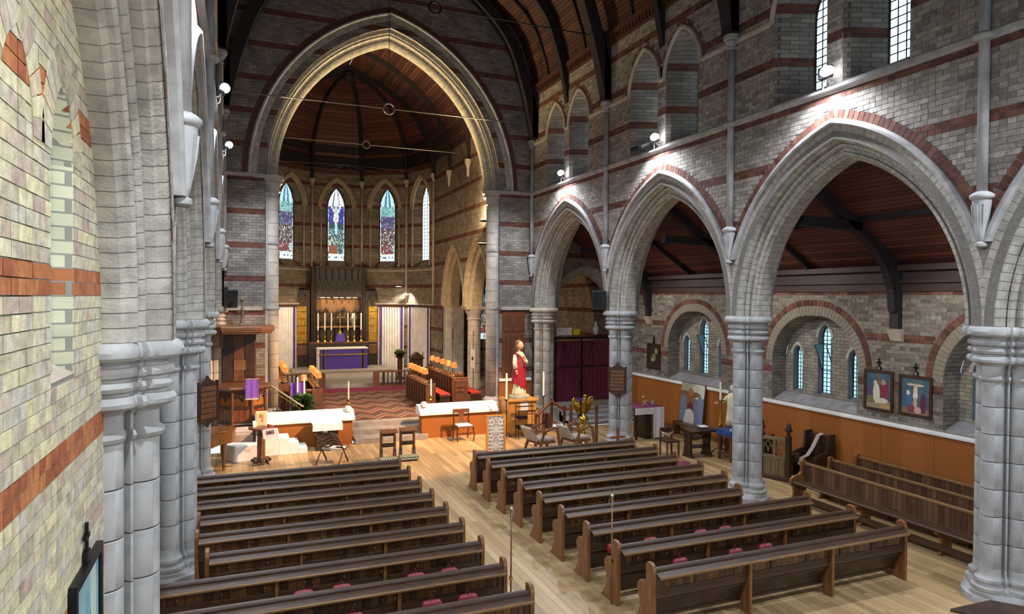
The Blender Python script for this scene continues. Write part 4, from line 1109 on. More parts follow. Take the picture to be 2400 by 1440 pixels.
# aisle east wall with arch to the chapel
PAE = lambda s, d, z: (s, YE+d, z)
ao = Op(11.70, 1.28, .0, 3.55, 1.58)
m = M(); wall_faces(m, PAE, 10.30, XA+.3, 0, 7.0, [Op(ao.c, ao.w+.26, -.1, 3.55, sqrt((ao.R+.26)**2-ao.e**2), ao.e, ao.R+.26)], 0, .6); struct('wall_aisle_east', m, BRICKC)
t = thing('chapel_arch', 'dim pointed arch above the crimson curtains at the aisle end', 'arch')
for nm, pr in (('outer_order', [(.27, .01), (.27, -.01), (.16, -.01), (.12, .05), (.10, .2), (.26, .2)]), ('inner_order', [(.12, .16), (.05, .16), (0, .22), (0, .55), (.1, .6)])):
    q = M()
    for i in range(24): arch_sweep(q, PAE, ao.c, 3.55, ao.e, ao.R, pr, (i+.03)/24, (i+.97)/24, 1)
    x = obj(nm, q, ARCHB, t); x['kind'] = 'stuff'
for sd in (-1, 1): q = M(); q.box(ao.c+sd*1.28, YE+.1, 0, ao.c+sd*1.56, YE+.6, 3.55); obj('jamb', q, STONE, t, bevel=.03)
# chapel beyond: walls, ceiling, east window
m = M(); PB = lambda s, d, z: (s, 30.5+d, z); PB2 = lambda s, d, z: (13.2+d, s, z)
wall_faces(m, PB, 9.3, 13.3, 0, 6.8, [Op(10.9, .5, 2.2, 4.2, .9)], 0, .4); struct('wall_chapel_east', m, BRICKC)
m = M(); wall_faces(m, PB2, YE+.6, 30.6, 0, 6.8, [], 0, .4); struct('wall_chapel_south', m, BRICKC)
m = M(); m.box(9.3, YE+.5, 6.7, 13.4, 30.7, 6.8); struct('ceiling_chapel', m, BLACKW)
wn = sempty('window_%d' % wi); wi += 1; stained(wn, PB, Op(10.9, .5, 2.2, 4.2, .9), .2, 0)
# north aisle: plain outer wall and lean-to
PNA = lambda s, d, z: (-4.2-d, s, z)
NW = [Op(c, .5, 1.9, 3.0, .7) for c in (8.7, 12.5, 17.2)]
m = M(); wall_faces(m, PNA, 6.2, YE, 0, 5.2, NW, 0, .5); struct('wall_north_aisle', m, BRICKN)
for o in NW:
    wn = sempty('window_%d' % wi); wi += 1; ol = o.outline(); q = M(); q.add([PNA(a, .2, z) for a, z in ol], [tuple(range(len(ol)))]); obj('pane', q, PANE_SKY, wn)
    q = M(); q.tube([PNA(a, .19, z) for a, z in ol], .03, 6); obj('window_frame', q, FRAMEM, wn)
m = M(); m.quad((-4.4, 6.2, 5.1), (-4.4, YE, 5.1), (-1.3, YE, 6.8), (-1.3, 6.2, 6.8)); struct('ceiling_north_aisle', m, BLACKW)
m = M(); m.box(-4.4, YE, 0, -.45, YE+.3, 6.8); struct('wall_north_aisle_east', m, BRICKN)

# low platform walls in front of the chancel -------------------------------------------------
def lowwall(name, x0, x1, n):
    q = M(); q.box(x0, 19.45, 0, x1, 19.80, .72); w_ = struct(name, q, ORANGE)
    c = M(); c.prism([(19.38, .69), (19.38, .77), (19.60, .90), (19.64, .97), (19.92, .97), (19.96, .88), (19.96, .69)], 'x', x0-.07, x1+.07); obj('white_coping', c, WHITE, w_, bevel=.015)
    return w_
lowwall('wall_low_south', 5.02, 7.40, 1); lowwall('wall_low_north', .45, 2.98, 2)
for x, sd in ((5.02, 1), (2.98, -1)):
    q = M(); q.lathe([(.09, 0), (.11, .02), (.08, .07), (.10, .10), (.05, .15)], (x+sd*.10, 19.62, .93), 12); obj('coping_end', q, WHITE, bpy.data.objects['wall_low_south' if sd > 0 else 'wall_low_north'], True)

# upper west wall and gallery-side walls behind the viewer
m = M(); m.box(-1.5, -2.2, 7.2, 10.6, -2.0, 11.7); struct('wall_west', m, BRICKN)
m = M(); wall_faces(m, lambda s, d, z: (s, -2.0+d, z), -.52, 9.56, 11.5, gable, [], 0, None); struct('wall_west_gable', m, BRICKW)
# ------------------------------------------------------------------ pews
END = [(0,0), (0,.80), (.02,.86), (.05,.885), (.13,.885), (.16,.86), (.165,.68), (.18,.62), (.24,.60), (.31,.585), (.355,.54), (.37,.48), (.35,.42), (.31,.35), (.30,.27), (.33,.16), (.40,.06), (.46,0)]
SUP = [(-.03,0), (-.03,.72), (.06,.72), (.075,.44), (.30,.40), (.28,.3), (.16,.2), (.15,.08), (.22,0)]
q = M(); q.prism(END, 'x', 0, .055); ENDM = q.mesh('pew_end'); ENDM.materials.append(PEWE)
q = M(); q.prism(SUP, 'x', -.022, .022); SUPM = q.mesh('support'); SUPM.materials.append(PEWE)
BRDM = plank_mat('pew_board', [(.15, '#452c1a'), (.5, '#5f4027'), (.85, '#785334')], 'object', .36, 'z')
q = M(); q.box(.003, .032, .545, .094, .05, .70); q.box(.0, .044, .545, .097, .052, .70); BOARDM = q.mesh('board'); BOARDM.materials.append(BRDM)
q = M(); q.tube([(0, -.012, .62), (0, -.05, .615), (0, -.055, .645)], .006, 5); q.ball((0, -.055, .655), .012, 6, 4); HOOKM = q.mesh('hook'); HOOKM.materials.append(mat('dull_brass', '#6b6353', None, .4, metal=.5))
def pew(x0, x1, yb, label, group, ends=(1, 1), nsup=2, rz=0, root=None):
    t = thing('church_pew', label, 'pew', root or (x0, yb, 0), rz, group); L = x1-x0; a = 0; b = L
    if ends[0]: obj('pew_end', ENDM, None, t, bevel=.008); a = .055
    if ends[1]: o = obj('pew_end', ENDM, None, t, bevel=.008); o.location = (L-.055, 0, 0); b = L-.055
    q = M(); q.prism([(.015, .70), (.015, .80), (.03, .825), (.06, .83), (.08, .815), (.085, .78), (.075, .70)], 'x', a, b); obj('top_rail', q, PEWX, t, bevel=.006)
    q = M(); q.prism([(.02, .775), (.02, .755), (-.065, .722), (-.08, .722), (-.08, .738), (-.07, .740)], 'x', a, b); obj('book_rest', q, PEWX, t)
    q = M(); q.prism([(-.068, .716), (-.086, .714), (-.090, .734), (-.082, .748), (-.068, .746)], 'x', a, b); obj('book_rest_lip', q, PEWL, t)
    q = M(); q.box(a, .02, .43, b, .065, .555); obj('bottom_rail', q, PEWX, t, bevel=.006)
    n = int((b-a)/.097)
    for i in range(n): o = obj('board', BOARDM, None, t); o.location = (a+(b-a-n*.097)/2+i*.097, 0, 0)
    nm = max(2, round((b-a)/.62)); mm = M(); mm.box(-.035, .018, .54, .035, .05, .71); me = mm.mesh('muntin'); me.materials.append(PEWX)
    for i in range(nm+1): o = obj('muntin', me, None, t); o.location = (min(max(a+(b-a)*i/nm, a+.035), b-.035), 0, 0)
    q = M(); q.prism([(.05, .385), (.05, .41), (.36, .435), (.385, .42), (.37, .395)], 'x', a, b); obj('seat', q, WOODD, t)
    for i in range(nsup): o = obj('support', SUPM, None, t, bevel=.005); o.location = (a+(b-a)*(i+1)/(nsup+1), 0, 0)
    q = M(); q.box(a, .17, .12, b, .21, .16); obj('foot_rail', q, PEWX, t)
    q = M(); q.prism([(.05, .43), (.07, .43), (.20, .15), (.18, .15)], 'x', a, b); obj('lower_board', q, WOODD, t)
    for i in range(int((b-a)/.48)):
        o = obj('hassock_hook', HOOKM, None, t); o.location = (a+.24+i*.48, 0, 0)
    return t
ROWY = [13.78-.8385*i for i in range(9)]
RX1 = [8.84, 8.92, 8.86, 8.88, 8.80, 8.42, 9.20, 9.28, 9.36]
LX0 = [-.95, -.95, -.95, -.62, -.60, -.43, -.98, -.98, -.98]
ORD_ = ['front', 'second', 'third', 'fourth', 'fifth', 'sixth', 'seventh', 'eighth', 'ninth and rearmost']
for i, y in enumerate(ROWY):
    pew(4.745+.008*i, RX1[i], y, 'dark oak pew in the %s row from the altar, south of the aisle' % ORD_[i], 'pews south of the aisle')
    pew(LX0[i], 3.12+.008*i, y, 'dark oak pew in the %s row from the altar, north of the aisle' % ORD_[i], 'pews north of the aisle', (1, 1))
# side-facing pews in the south aisle
SEND = [(0,0), (0,.82), (.02,.86), (.11,.86), (.13,.82), (.14,.62), (.19,.57), (.33,.545), (.42,.49), (.44,.42), (.40,.36), (.34,.30), (.32,.2), (.35,.1), (.42,0)]
q = M(); q.prism(SEND, 'x', 0, .06); SENDM = q.mesh('pew_end'); SENDM.materials.append(PEWE)
q = M(); q.prism([(.03,0), (.03,.42), (.40,.42), (.38,.36), (.26,.28), (.22,.12), (.30,.03), (.30,0)], 'x', -.03, .03); BRK = q.mesh('support'); BRK.materials.append(PEWE)
q = M(); q.box(.003, .05, .44, .094, .07, .78); BM2 = q.mesh('board'); BM2.materials.append(plank_mat('side_pew_board', [(.15, '#452d1f'), (.5, '#5b3f2d'), (.85, '#70503a')], 'object', .4, 'z'))
for k, xb in enumerate((11.05, 11.82, 12.60)):
    L = 6.2
    t = thing('side_pew', ['long panelled pew facing the nave, first out from the orange wall row, beside the column', 'long panelled pew facing the nave, middle of the three in the south aisle', 'long panelled pew facing the nave, set against the orange dado'][k], 'pew', (xb, 10.72, 0), -pi/2*1.0, 'side-facing pews in the south aisle')
    t.rotation_euler = (0, 0, -pi/2)      # local +x runs towards -Y, local +y towards +X: mirror so the seat faces the nave
    t.scale = (1, -1, 1)
    obj('pew_end', SENDM, None, t, bevel=.008); o = obj('pew_end', SENDM, None, t, bevel=.008); o.location = (L-.06, 0, 0)
    q = M(); q.box(.06, .03, .77, L-.06, .085, .82); obj('top_rail', q, PEWL, t, bevel=.01)
    for i in range(int((L-.14)/.097)): o = obj('board', BM2, None, t); o.location = (.07+i*.097, 0, 0)
    q = M(); q.prism([(.05, .40), (.05, .43), (.40, .45), (.425, .435), (.41, .41)], 'x', .05, L-.05); obj('seat', q, PEWX, t)
    q = M(); q.box(.05, .30, .10, L-.05, .33, .2); obj('stretcher', q, PEWX, t)
    for i in range(3): o = obj('support', BRK, None, t); o.location = (.06+(i+1)*1.55, 0, 0)
# red hassocks hung on the pew backs
q = M(); q.grid(lambda u, v: (.13*((abs(cos(2*pi*u))**.45)*(1 if cos(2*pi*u) > 0 else -1))*sin(pi*v)**.4, -.075+.045*((abs(sin(2*pi*u))**.6)*(1 if sin(2*pi*u) > 0 else -1))*sin(pi*v)**.4, .50-.075*cos(pi*v)*(.8+.2*abs(cos(2*pi*u)))), 24, 10, True)
HASM = q.mesh('cushion', True); HASM.materials.append(HASSOCK)
q = M(); q.tube([(-.03, -.07, .56), (0, -.065, .635), (.03, -.07, .56)], .006, 6); LOOPM = q.mesh('loop'); LOOPM.materials.append(HASSOCK)
H = [(5.76, 7, 'r'), (6.74, 7, 'r'), (7.30, 7, 'r'), (5.83, 6, 'r'), (6.77, 6, 'r'), (7.25, 6, 'r'), (2.15, 7, 'l'), (2.61, 7, 'l'), (1.21, 7, 'l'), (.73, 6, 'l'), (1.20, 6, 'l'), (2.16, 6, 'l'), (2.62, 6, 'l'), (5.2, 6, 'r')]
for x, r, s_ in H:
    t = thing('hassock', 'red vinyl hassock hung on the back of the %s pew row %s of the aisle' % (ORD_[r], 'south' if s_ == 'r' else 'north'), 'hassock', (x, ROWY[r]-.02, 0), 0, 'red hassocks %s row %d' % ('south' if s_ == 'r' else 'north', r+1))
    obj('cushion', HASM, None, t); obj('loop', LOOPM, None, t)
# churchwarden staves
for x, y, lab in ((3.235, ROWY[7]+.03, 'slim brass-topped staff fixed to a pew end north of the aisle'), (4.745, ROWY[7]+.06, 'slim brass-topped staff fixed to a pew end south of the aisle')):
    t = thing('churchwarden_staff', lab, 'staff', (x, y, 0))
    q = M(); q.tube([(0,0,.02), (0,0,1.42)], .011, 8); obj('pole', q, WOODM if x < 4 else PEWL, t, True)
    q = M(); q.lathe([(.013, 1.36), (.016, 1.38), (.012, 1.40), (.018, 1.43), (.012, 1.46), (.016, 1.49), (.026, 1.51), (.028, 1.525), (.01, 1.545)], n=12); obj('finial', q, mat('silver', '#b9b4a8', None, .3, metal=.9) if 'silver' not in bpy.data.materials else bpy.data.materials['silver'], t, True)
    q = M(); q.box(-.02, -.015, .60, .02, .015, .64); obj('bracket', q, BRASS, t)
# ------------------------------------------------------------------ pulpit
def ngon(r, n, a0=0, c=(0,0)): return [(c[0]+r*cos(a0+2*pi*i/n), c[1]+r*sin(a0+2*pi*i/n)) for i in range(n)]
t = thing('pulpit', 'carved dark oak pulpit with orange panels and sounding board', 'pulpit', (.05, 20.55, 0))
A0 = pi/8
q = M(); loft(q, [(ngon(.40, 8, A0), .45), (ngon(.42, 8, A0), .52), (ngon(.68, 8, A0), .62), (ngon(.72, 8, A0), .66), (ngon(.70, 8, A0), .70)]); obj('drum_base', q, WOODM, t)
q = M(); loft(q, [(ngon(.64, 8, A0), .68), (ngon(.64, 8, A0), 1.60)]); obj('drum', q, ORANGE, t)
for k in range(8):
    a = A0+2*pi*k/8; x, y = .665*cos(a), .665*sin(a); q = M(); q.tube([(x, y, .68), (x, y, 1.58)], .045, 8); obj('post', q, WOODM, t)
    b = a+pi/8; r = .665*cos(pi/8); ux, uy = -sin(b), cos(b); px, py = r*cos(b), r*sin(b)
    def PP(s, d, z): return (px+ux*s+cos(b)*d, py+uy*s+sin(b)*d, z)
    w = .235
    for z0, z1 in ((1.10, 1.16), (.68, .74), (1.52, 1.60)):
        q = M(); q.add([PP(-w, -.03, z0), PP(w, -.03, z0), PP(w, .02, z0), PP(-w, .02, z0), PP(-w, -.03, z1), PP(w, -.03, z1), PP(w, .02, z1), PP(-w, .02, z1)], [(0,3,2,1), (4,5,6,7), (0,1,5,4), (1,2,6,5), (2,3,7,6), (3,0,4,7)]); obj('rail', q, WOODD, t)
    for j in range(3):
        s0 = -w+2*w*j/3; s1 = s0+2*w/3; q = M(); q.add([PP(s0+.006, .0, .74), PP(s1-.006, .0, .74), PP(s1-.006, .0, 1.10), PP(s0+.006, .0, 1.10)], [(0,1,2,3)]); q.add([PP(s0+.006, -.02, .74), PP(s1-.006, -.02, .74), PP(s1-.006, -.02, 1.10), PP(s0+.006, -.02, 1.10)], [(0,1,2,3)]); obj('linen_panel', q, WOODR, t)
    # pierced tracery: cusped head
    q = M()
    for j in range(2):
        c0 = -w/2+w*j
        q.tube([PP(c0+(w/2-.01)*cos(pi*i/12), .0, 1.30+.13*sin(pi*i/12)) for i in range(13)], .016, 6)
        q.tube([PP(c0+(.06)*cos(pi*i/8), .0, 1.40+.06*sin(pi*i/8)) for i in range(9)], .013, 6)
    for i in range(7): q.ball(PP(-w+.035+i*(2*w-.07)/6, .0, 1.47), .022, 6, 4)
    for i in range(9): q.ball(PP(-w+.02+i*(2*w-.04)/8, .02, 1.10), .018, 6, 4)
    obj('tracery', q, WOODD, t)
q = M(); loft(q, [(ngon(.70, 8, A0), 1.58), (ngon(.78, 8, A0), 1.63), (ngon(.80, 8, A0), 1.67), (ngon(.76, 8, A0), 1.70), (ngon(.60, 8, A0), 1.70)]); obj('cornice', q, WOODM, t)
q = M(); q.box(-.56, .60, 1.55, .38, .66, 3.25); obj('backboard', q, WOODM, t)
for k in range(3):
    q = M(); q.box(-.54+k*.31, .575, 1.72, -.26+k*.31, .605, 3.1); obj('back_panel', q, WOODD if k != 1 else WOODM, t, bevel=.01)
q = M(); q.box(-.22, .56, 2.05, .10, .578, 2.35); obj('carved_plaque', q, mat('plaque', '#6b4a28', '#7d5a34', .5, 30), t)
TS = [(-.86, .62), (-.86, -.30), (-.52, -.66), (.50, -.66), (.84, -.30), (.84, .62)]
q = M(); 
def scl(p, s): return [(x*s, y*s) for x, y in p]
loft(q, [(scl(TS, .94), 3.17), (scl(TS, .95), 3.22), (scl(TS, 1.0), 3.225), (scl(TS, 1.0), 3.27), (scl(TS, 1.03), 3.28), (scl(TS, 1.03), 3.36), (scl(TS, 1.0), 3.38)]); obj('sounding_board', q, mat('tester_oak', '#5c3c24', '#7d5536', .5, 5, stretch=(.8, 5, 5)), t)
q = M(); q.box(-.62, .2, 2.75, -.50, .3, 3.2); q.tube([(-.84, -.25, 3.2), (-.84, -.25, 2.6)], .03, 8); q.ball((-.84, -.25, 3.02), .06, 8, 6); obj('bracket', q, WOODM, t)
q = M(); q.lathe([(.12, 3.40), (.06, 3.46), (.03, 3.6), (.05, 3.75), (.03, 3.9), (.02, 4.05), (.07, 4.12), (.02, 4.18)], (.0, 0, 0), 10)
for k in range(6): q.tube([(0, 0, 3.78), (.11*cos(k), .11*sin(k), 3.83), (.14*cos(k), .14*sin(k), 3.75)], .014, 5)
obj('carved_finial', q, mat('old_wood', '#4c4238', '#655a4c', .6, 20), t)
q = M(); q.lathe([(.10, 0), (.13, .1), (.30, .45)], (0, 0, .02), 8); obj('stem', q, STONEW, t)
t = thing('pulpit_fall', 'violet cloth with tasselled hem hanging from the pulpit ledge', 'cloth', (.30, 19.80, 0))
q = M(); q.grid(lambda u, v: (-.17+.34*u, -.03-.006*sin(u*14)-.03*(1-v), 1.42+.52*v), 12, 8); q.grid(lambda u, v: (-.17+.34*u, -.012-.006*sin(u*14)-.03*(1-v), 1.42+.52*v), 12, 8); obj('cloth', q, PURPLEB, t, True)
q = M()
for k in range(9): q.lathe([(.010, 0), (.016, .02), (.006, .06)], (-.155+.039*k, -.055, 1.365), 6)
obj('tassels', q, CREAM, t)
q = M(); q.tube([(-.18, -.02, 1.94), (.18, -.02, 1.94)], .012, 8); q.tube([(-.20, -.02, 1.70), (-.20, -.02, 2.0)], .008, 6); obj('hanging_rail', q, BRASS, t)
# stone base blocks and white steps below the pulpit
t = thing('pulpit_stone_base', 'weathered pinkish stone base under the pulpit', 'stone base', (0, 19.45, 0))
q = M(); q.prism([(-.45, 0), (.32, 0), (.32, .50), (.22, .58), (-.38, .58), (-.45, .50)], 'y', -.45, .22); obj('block', q, mat('pink_stone', '#a08676', '#b99f8e', .7, 6), t, bevel=.02)
q = M(); q.box(-.4, -.42, .56, .3, .2, .66); obj('cap_slab', q, STONEW, t, bevel=.02)
t = thing('white_steps', 'white painted stone mounting steps beside the orange low wall', 'steps', (0, 0, 0))
for k, (x0, x1, z) in enumerate(((.62, .95, .62), (.95, 1.22, .46), (1.22, 1.46, .32), (1.46, 1.68, .17))):
    q = M(); q.box(x0, 18.72, 0, x1, 19.36, z); obj('step', q, WHITE, t, bevel=.012)
q = M(); q.prism([(.62, .0), (.62, .72), (.50, .78), (.40, .70), (.35, 0)], 'y', 18.68, 19.36); obj('cheek_wall', q, WHITE, t, bevel=.015)
t = thing('white_plinth', 'low white painted plinth block with small red notice', 'plinth', (0, 0, 0))
q = M(); q.prism([(-.40, 18.60), (-.14, 18.26), (.48, 18.34), (.48, 18.62), (-.2, 18.78)], 'z', 0, .42); obj('block', q, WHITE, t, bevel=.02)
q = M(); q.add([(.10, 18.286, .26), (.24, 18.304, .26), (.24, 18.304, .32), (.10, 18.286, .32)], [(0,1,2,3)]); obj('notice', q, mat('pink_print', '#cf9d8c', '#e0c0b0', .7, 90), t)
# brass stair rail
t = thing('stair_rail', 'brass handrail with thin balusters sloping down behind the white coping', 'handrail')
q = M(); q.tube([(.78, 20.9, 1.62), (.86, 20.85, 1.58), (1.70, 20.6, .98), (1.74, 20.6, .97)], .028, 8); obj('handrail', q, mat('pale_brass', '#b7a98a', '#d0c4a5', .35, 8, metal=.7), t, True)
q = M(); q.tube([(.82, 20.88, 1.50), (1.64, 20.62, .90)], .012, 6); obj('lower_rail', q, BRASS, t)
for k in range(5):
    f = .05+k*.22; x, y, z = .86+.84*f, 20.85-.25*f, 1.58-.6*f; q = M(); q.tube([(x, y, .45), (x, y, z)], .009, 6); obj('baluster', q, BRASS, t)
# ------------------------------------------------------------------ grand piano (only its tail shows past the columns)
t = thing('grand_piano', 'brown grand piano tail on a tapered leg by the left column', 'piano', (-.15, 17.95, 0))
out = [(0, 0)]
for i in range(13): a = pi/2-pi*i/12*.9; out.append((-.38+.38*cos(a)*1.0+.0, -.2+.42*sin(a)))
body = [(-1.5, .25), (-.35, .25), (-.12, .20), (.02, .06), (.04, -.12), (-.03, -.30), (-.16, -.46), (-.33, -.60), (-.45, -.85), (-.62, -1.05), (-1.5, -1.15)]
PW = mat('walnut', '#4f3319', '#6d4822', .28, 4, stretch=(1, 6, 6)); 
q = M(); q.prism(body, 'z', .66, .94); obj('case', q, PW, t)
q = M(); q.prism([(x+.02*(1 if x > -.3 else 0), y) for x, y in body], 'z', .945, .975); obj('lid', q, PW, t, bevel=.008)
for x, y in ((-.22, -.40), (-1.2, .05), (-1.25, -.95)):
    q = M(); q.lathe([(.03, .06), (.035, .10), (.055, .45), (.075, .62), (.09, .66)], (x, y, 0), 8); obj('leg', q, PW, t)
    q = M(); q.lathe([(.02, 0), (.035, .02), (.035, .05), (.02, .07)], (x, y, 0), 8); obj('castor', q, BRASS, t)
# ------------------------------------------------------------------ icon stand
t = thing('icon_stand', 'turned wooden column table with carved foot holding an icon', 'stand', (.49, 17.92, 0))
q = M(); q.lathe([(.30, .90), (.31, .92), (.30, .945), (.20, .95)], n=24); obj('table_top', q, WOODM, t, 40)
q = M(); loft(q, [(ngon(.11, 8), .16), (ngon(.10, 8), .22), (ngon(.095, 8), .70), (ngon(.11, 8), .74), (ngon(.10, 8), .78), (ngon(.12, 8), .83), (ngon(.16, 8), .90)]); obj('shaft', q, WOODM, t)
q = M(); q.lathe([(.10, .16), (.18, .14), (.22, .10), (.20, .08)], n=8)
for k in range(8): q.ball((.20*cos(pi*k/4), .20*sin(pi*k/4), .11), .05, 6, 5)
obj('carved_foot', q, WOODD, t)
for k in range(4): a = pi/4+pi/2*k; q = M(); q.tube([(.12*cos(a), .12*sin(a), .09), (.26*cos(a), .26*sin(a), .02)], [.03, .018], 6); obj('foot', q, WOODD, t)
def quad_board(name, mt, parent, w, h, th, loc, tilt=0, rz=0):
    q = M(); q.box(-w/2, -th/2, 0, w/2, th/2, h); q.xf(Matrix.Translation(loc) @ Matrix.Rotation(rz, 4, 'Z') @ Matrix.Rotation(tilt, 4, 'X')); return obj(name, q, mt, parent, bevel=.004)
def figure_mat(name, bg, shapes, rough=.5):
    """flat painted picture: ellipses (cx, cz, rx, rz, colour) over a ground, in object X/Z of the panel's UV"""
    m, nt, b = newmat(name); b.inputs['Roughness'].default_value = rough; L = nt.links.new
    uv = N(nt, 'ShaderNodeUVMap', uv_map='UVMap'); 
    no = N(nt, 'ShaderNodeTexNoise', i_Scale=5., i_Detail=4.); L(uv.outputs[0], no.inputs['Vector'])
    ad = N(nt, 'ShaderNodeMix', data_type='VECTOR'); ad.inputs['Factor'].default_value = .06; L(uv.outputs[0], ad.inputs['A']); L(no.outputs['Color'], ad.inputs['B'])
    sp = N(nt, 'ShaderNodeSeparateXYZ'); L(ad.outputs['Result'], sp.inputs[0])
    r = ramp(nt, [(.35, bg[0]), (.65, bg[1])]); L(no.outputs['Fac'], r.inputs[0]); cur = r.outputs[0]
    for cx, cz, rx, rz_, c in shapes:
        def MA(op, a, d=None):
            n = N(nt, 'ShaderNodeMath', operation=op)
            for i, q in enumerate((a, d)):
                if q is None: continue
                if isinstance(q, (int, float)): n.inputs[i].default_value = q
                else: L(q, n.inputs[i])
            return n.outputs[0]
        dx = MA('POWER', MA('ABSOLUTE', MA('DIVIDE', MA('SUBTRACT', sp.outputs['X'], cx), rx)), 2.); dz = MA('POWER', MA('ABSOLUTE', MA('DIVIDE', MA('SUBTRACT', sp.outputs['Y'], cz), rz_)), 2.)
        k = MA('LESS_THAN', MA('ADD', dx, dz), 1.)
        mx = N(nt, 'ShaderNodeMix', data_type='RGBA'); L(k, mx.inputs['Factor']); L(cur, mx.inputs['A']); mx.inputs['B'].default_value = hx(c); cur = mx.outputs['Result']
    L(cur, b.inputs['Base Color']); return m
def picture(name, mt, parent, a, b, c, d):
    q = M(); q.quad(a, b, c, d, uv=[(0,0), (1,0), (1,1), (0,1)]); return obj(name, q, mt, parent)
ic = thing('icon', 'pale gold mother and child icon propped on the column table', 'icon', (.50, 17.92, .945))
quad_board('panel', WAX, ic, .28, .38, .02, (0, .05, 0), -.12)
picture('painting', figure_mat('icon_paint', ('#e2c98f', '#d8bb7c'), [(.45, .45, .26, .40, '#b98a62'), (.45, .42, .19, .34, '#e6d3a8'), (.40, .66, .12, .13, '#a5694b'), (.55, .58, .08, .08, '#b57d5c'), (.52, .36, .1, .16, '#c06f52')]), ic, (-.12, .029, .03), (.12, .029, .03), (.12, .071, .36), (-.12, .071, .36))
x = thing('icon_book', 'cream folded card leaning behind the icon', 'card', (.34, 17.90, .945)); quad_board('card', CREAM, x, .10, .16, .015, (0, 0, 0), -.15, .6)
x = thing('votive_candle', 'small red votive glass on the column table', 'candle', (.66, 17.80, .945)); q = M(); q.lathe([(.025, 0), (.033, .01), (.035, .07)], n=12); obj('glass', q, mat('ruby_glass', '#8a1414', None, .15), x, True); q = M(); q.lathe([(.022, .02), (.022, .05)], n=8); obj('wax', q, WAX, x)
x = thing('printed_notice', 'white printed sheet with small photograph hung on the column table', 'notice', (.70, 17.58, .71)); q = M(); q.box(-.17, -.005, 0, .17, .005, .23); q.xf(Matrix.Rotation(-.12, 4, 'Y')); obj('sheet', q, WHITE, x)
q = M(); q.quad((-.09, -.007, .09), (.10, -.007, .09), (.10, -.007, .19), (-.09, -.007, .19), uv=[(0,0), (1,0), (1,1), (0,1)]); q.xf(Matrix.Rotation(-.12, 4, 'Y')); obj('photo', q, figure_mat('group_photo', ('#5a4a4e', '#7a686c'), [(.25, .45, .12, .3, '#8d4149'), (.5, .5, .12, .3, '#34333f'), (.75, .45, .12, .3, '#a35b55'), (.25, .8, .06, .1, '#c49a84'), (.5, .84, .06, .1, '#b88d78'), (.75, .8, .06, .1, '#c9a590')]), x)
# ------------------------------------------------------------------ small white-clothed table against the low wall
t = thing('credence_table', 'small dark wooden table with white cloth against the orange low wall', 'table', (2.22, 19.07, 0))
q = M(); q.box(-.30, -.2, 0, .30, .2, .72); obj('body', q, WOODD, t, bevel=.01)
q = M(); q.box(-.12, -.215, .50, .0, -.198, .58); obj('label_card', q, CREAM, t)
q = M(); q.box(-.40, -.28, .70, .40, .27, .76); obj('cloth_top', q, LINEN, t, bevel=.02)
q = M(); q.grid(lambda u, v: (-.40+.8*u, -.285-.008*sin(u*20), .56+.16*v), 16, 3); obj('cloth_drop', q, LINEN, t, True)
# ------------------------------------------------------------------ folding chair with wavy slats
t = thing('slatted_chair', 'brown folding chair with wavy slats and pale seat, tilted back', 'chair', (2.15, 17.35, 0), 2.55)
for s_ in (-.30, .30):
    q = M(); q.tube([(s_, .32, .80), (s_, .18, .62), (s_, -.05, .34), (s_, -.30, .02)], .022, 6); obj('side_rail', q, WOODM, t, True)
    q = M(); q.tube([(s_, .25, .02), (s_, .0, .30), (s_, -.32, .42)], .02, 6); obj('leg', q, WOODM, t, True)
for k in range(5):
    f = k/4; q = M(); q.tube([(-.30+.6*u/10, .30-.40*f+.03*sin(u*pi/10*2.5), .78-.42*f+.055*sin(u*pi/5)) for u in range(11)], .022, 6); obj('slat', q, WOODD, t, True)
q = M(); q.grid(lambda u, v: (-.27+.54*u, -.34+.34*v, .38+.03*sin(pi*u)*sin(pi*v)), 8, 8); q.box(-.27, -.34, .34, .27, 0, .37); obj('seat_cushion', q, CREAM, t, True)
# ------------------------------------------------------------------ two kneeling desks
def kneeler(x, y, lab):
    t = thing('kneeling_desk', lab, 'kneeling desk', (x, y, 0), 0, 'kneeling desks')
    q = M(); q.box(-.22, -.16, .78, .22, .14, .81); q.xf(Matrix.Rotation(.12, 4, 'X')); obj('desk_top', q, WOODM, t, bevel=.008)
    q = M(); q.box(-.18, -.01, .64, .18, .05, .70); obj('shelf', q, WOODD, t)
    for s_ in (-.175, .175):
        q = M(); q.box(s_-.03, -.02, .03, s_+.03, .06, .80); obj('leg', q, WOODM, t, bevel=.01)
        q = M(); q.prism([(-.09, .03), (.13, .03), (.06, .22), (.05, .30), (-.02, .30), (-.03, .22)], 'x', s_-.035, s_+.035); obj('foot', q, WOODD, t)
    q = M(); q.box(-.20, -.015, .36, .20, .03, .46); 
    for k in range(5): q.tube([(-.14+.07*k+.028*cos(2*pi*i/10), -.02, .41+.028*sin(2*pi*i/10)) for i in range(10)], .008, 5, True)
    obj('pierced_rail', q, WOODD, t)
    q = M(); q.box(-.24, -.36, .03, .24, -.02, .12); obj('kneeling_cushion', q, CHK, t, bevel=.03)
    return t
def check_mat():
    m, nt, b = newmat('checked_tapestry'); tc = N(nt, 'ShaderNodeTexCoord'); mp = N(nt, 'ShaderNodeMapping'); mp.inputs['Rotation'].default_value = (0, 0, pi/4); c = N(nt, 'ShaderNodeTexChecker', i_Scale=22.)
    c.inputs['Color1'].default_value = hx('#1d2a25'); c.inputs['Color2'].default_value = hx('#a8a892'); nt.links.new(tc.outputs['Object'], mp.inputs[0]); nt.links.new(mp.outputs[0], c.inputs['Vector']); nt.links.new(c.outputs['Color'], b.inputs['Base Color']); b.inputs['Roughness'].default_value = .9; return m
CHK = check_mat()
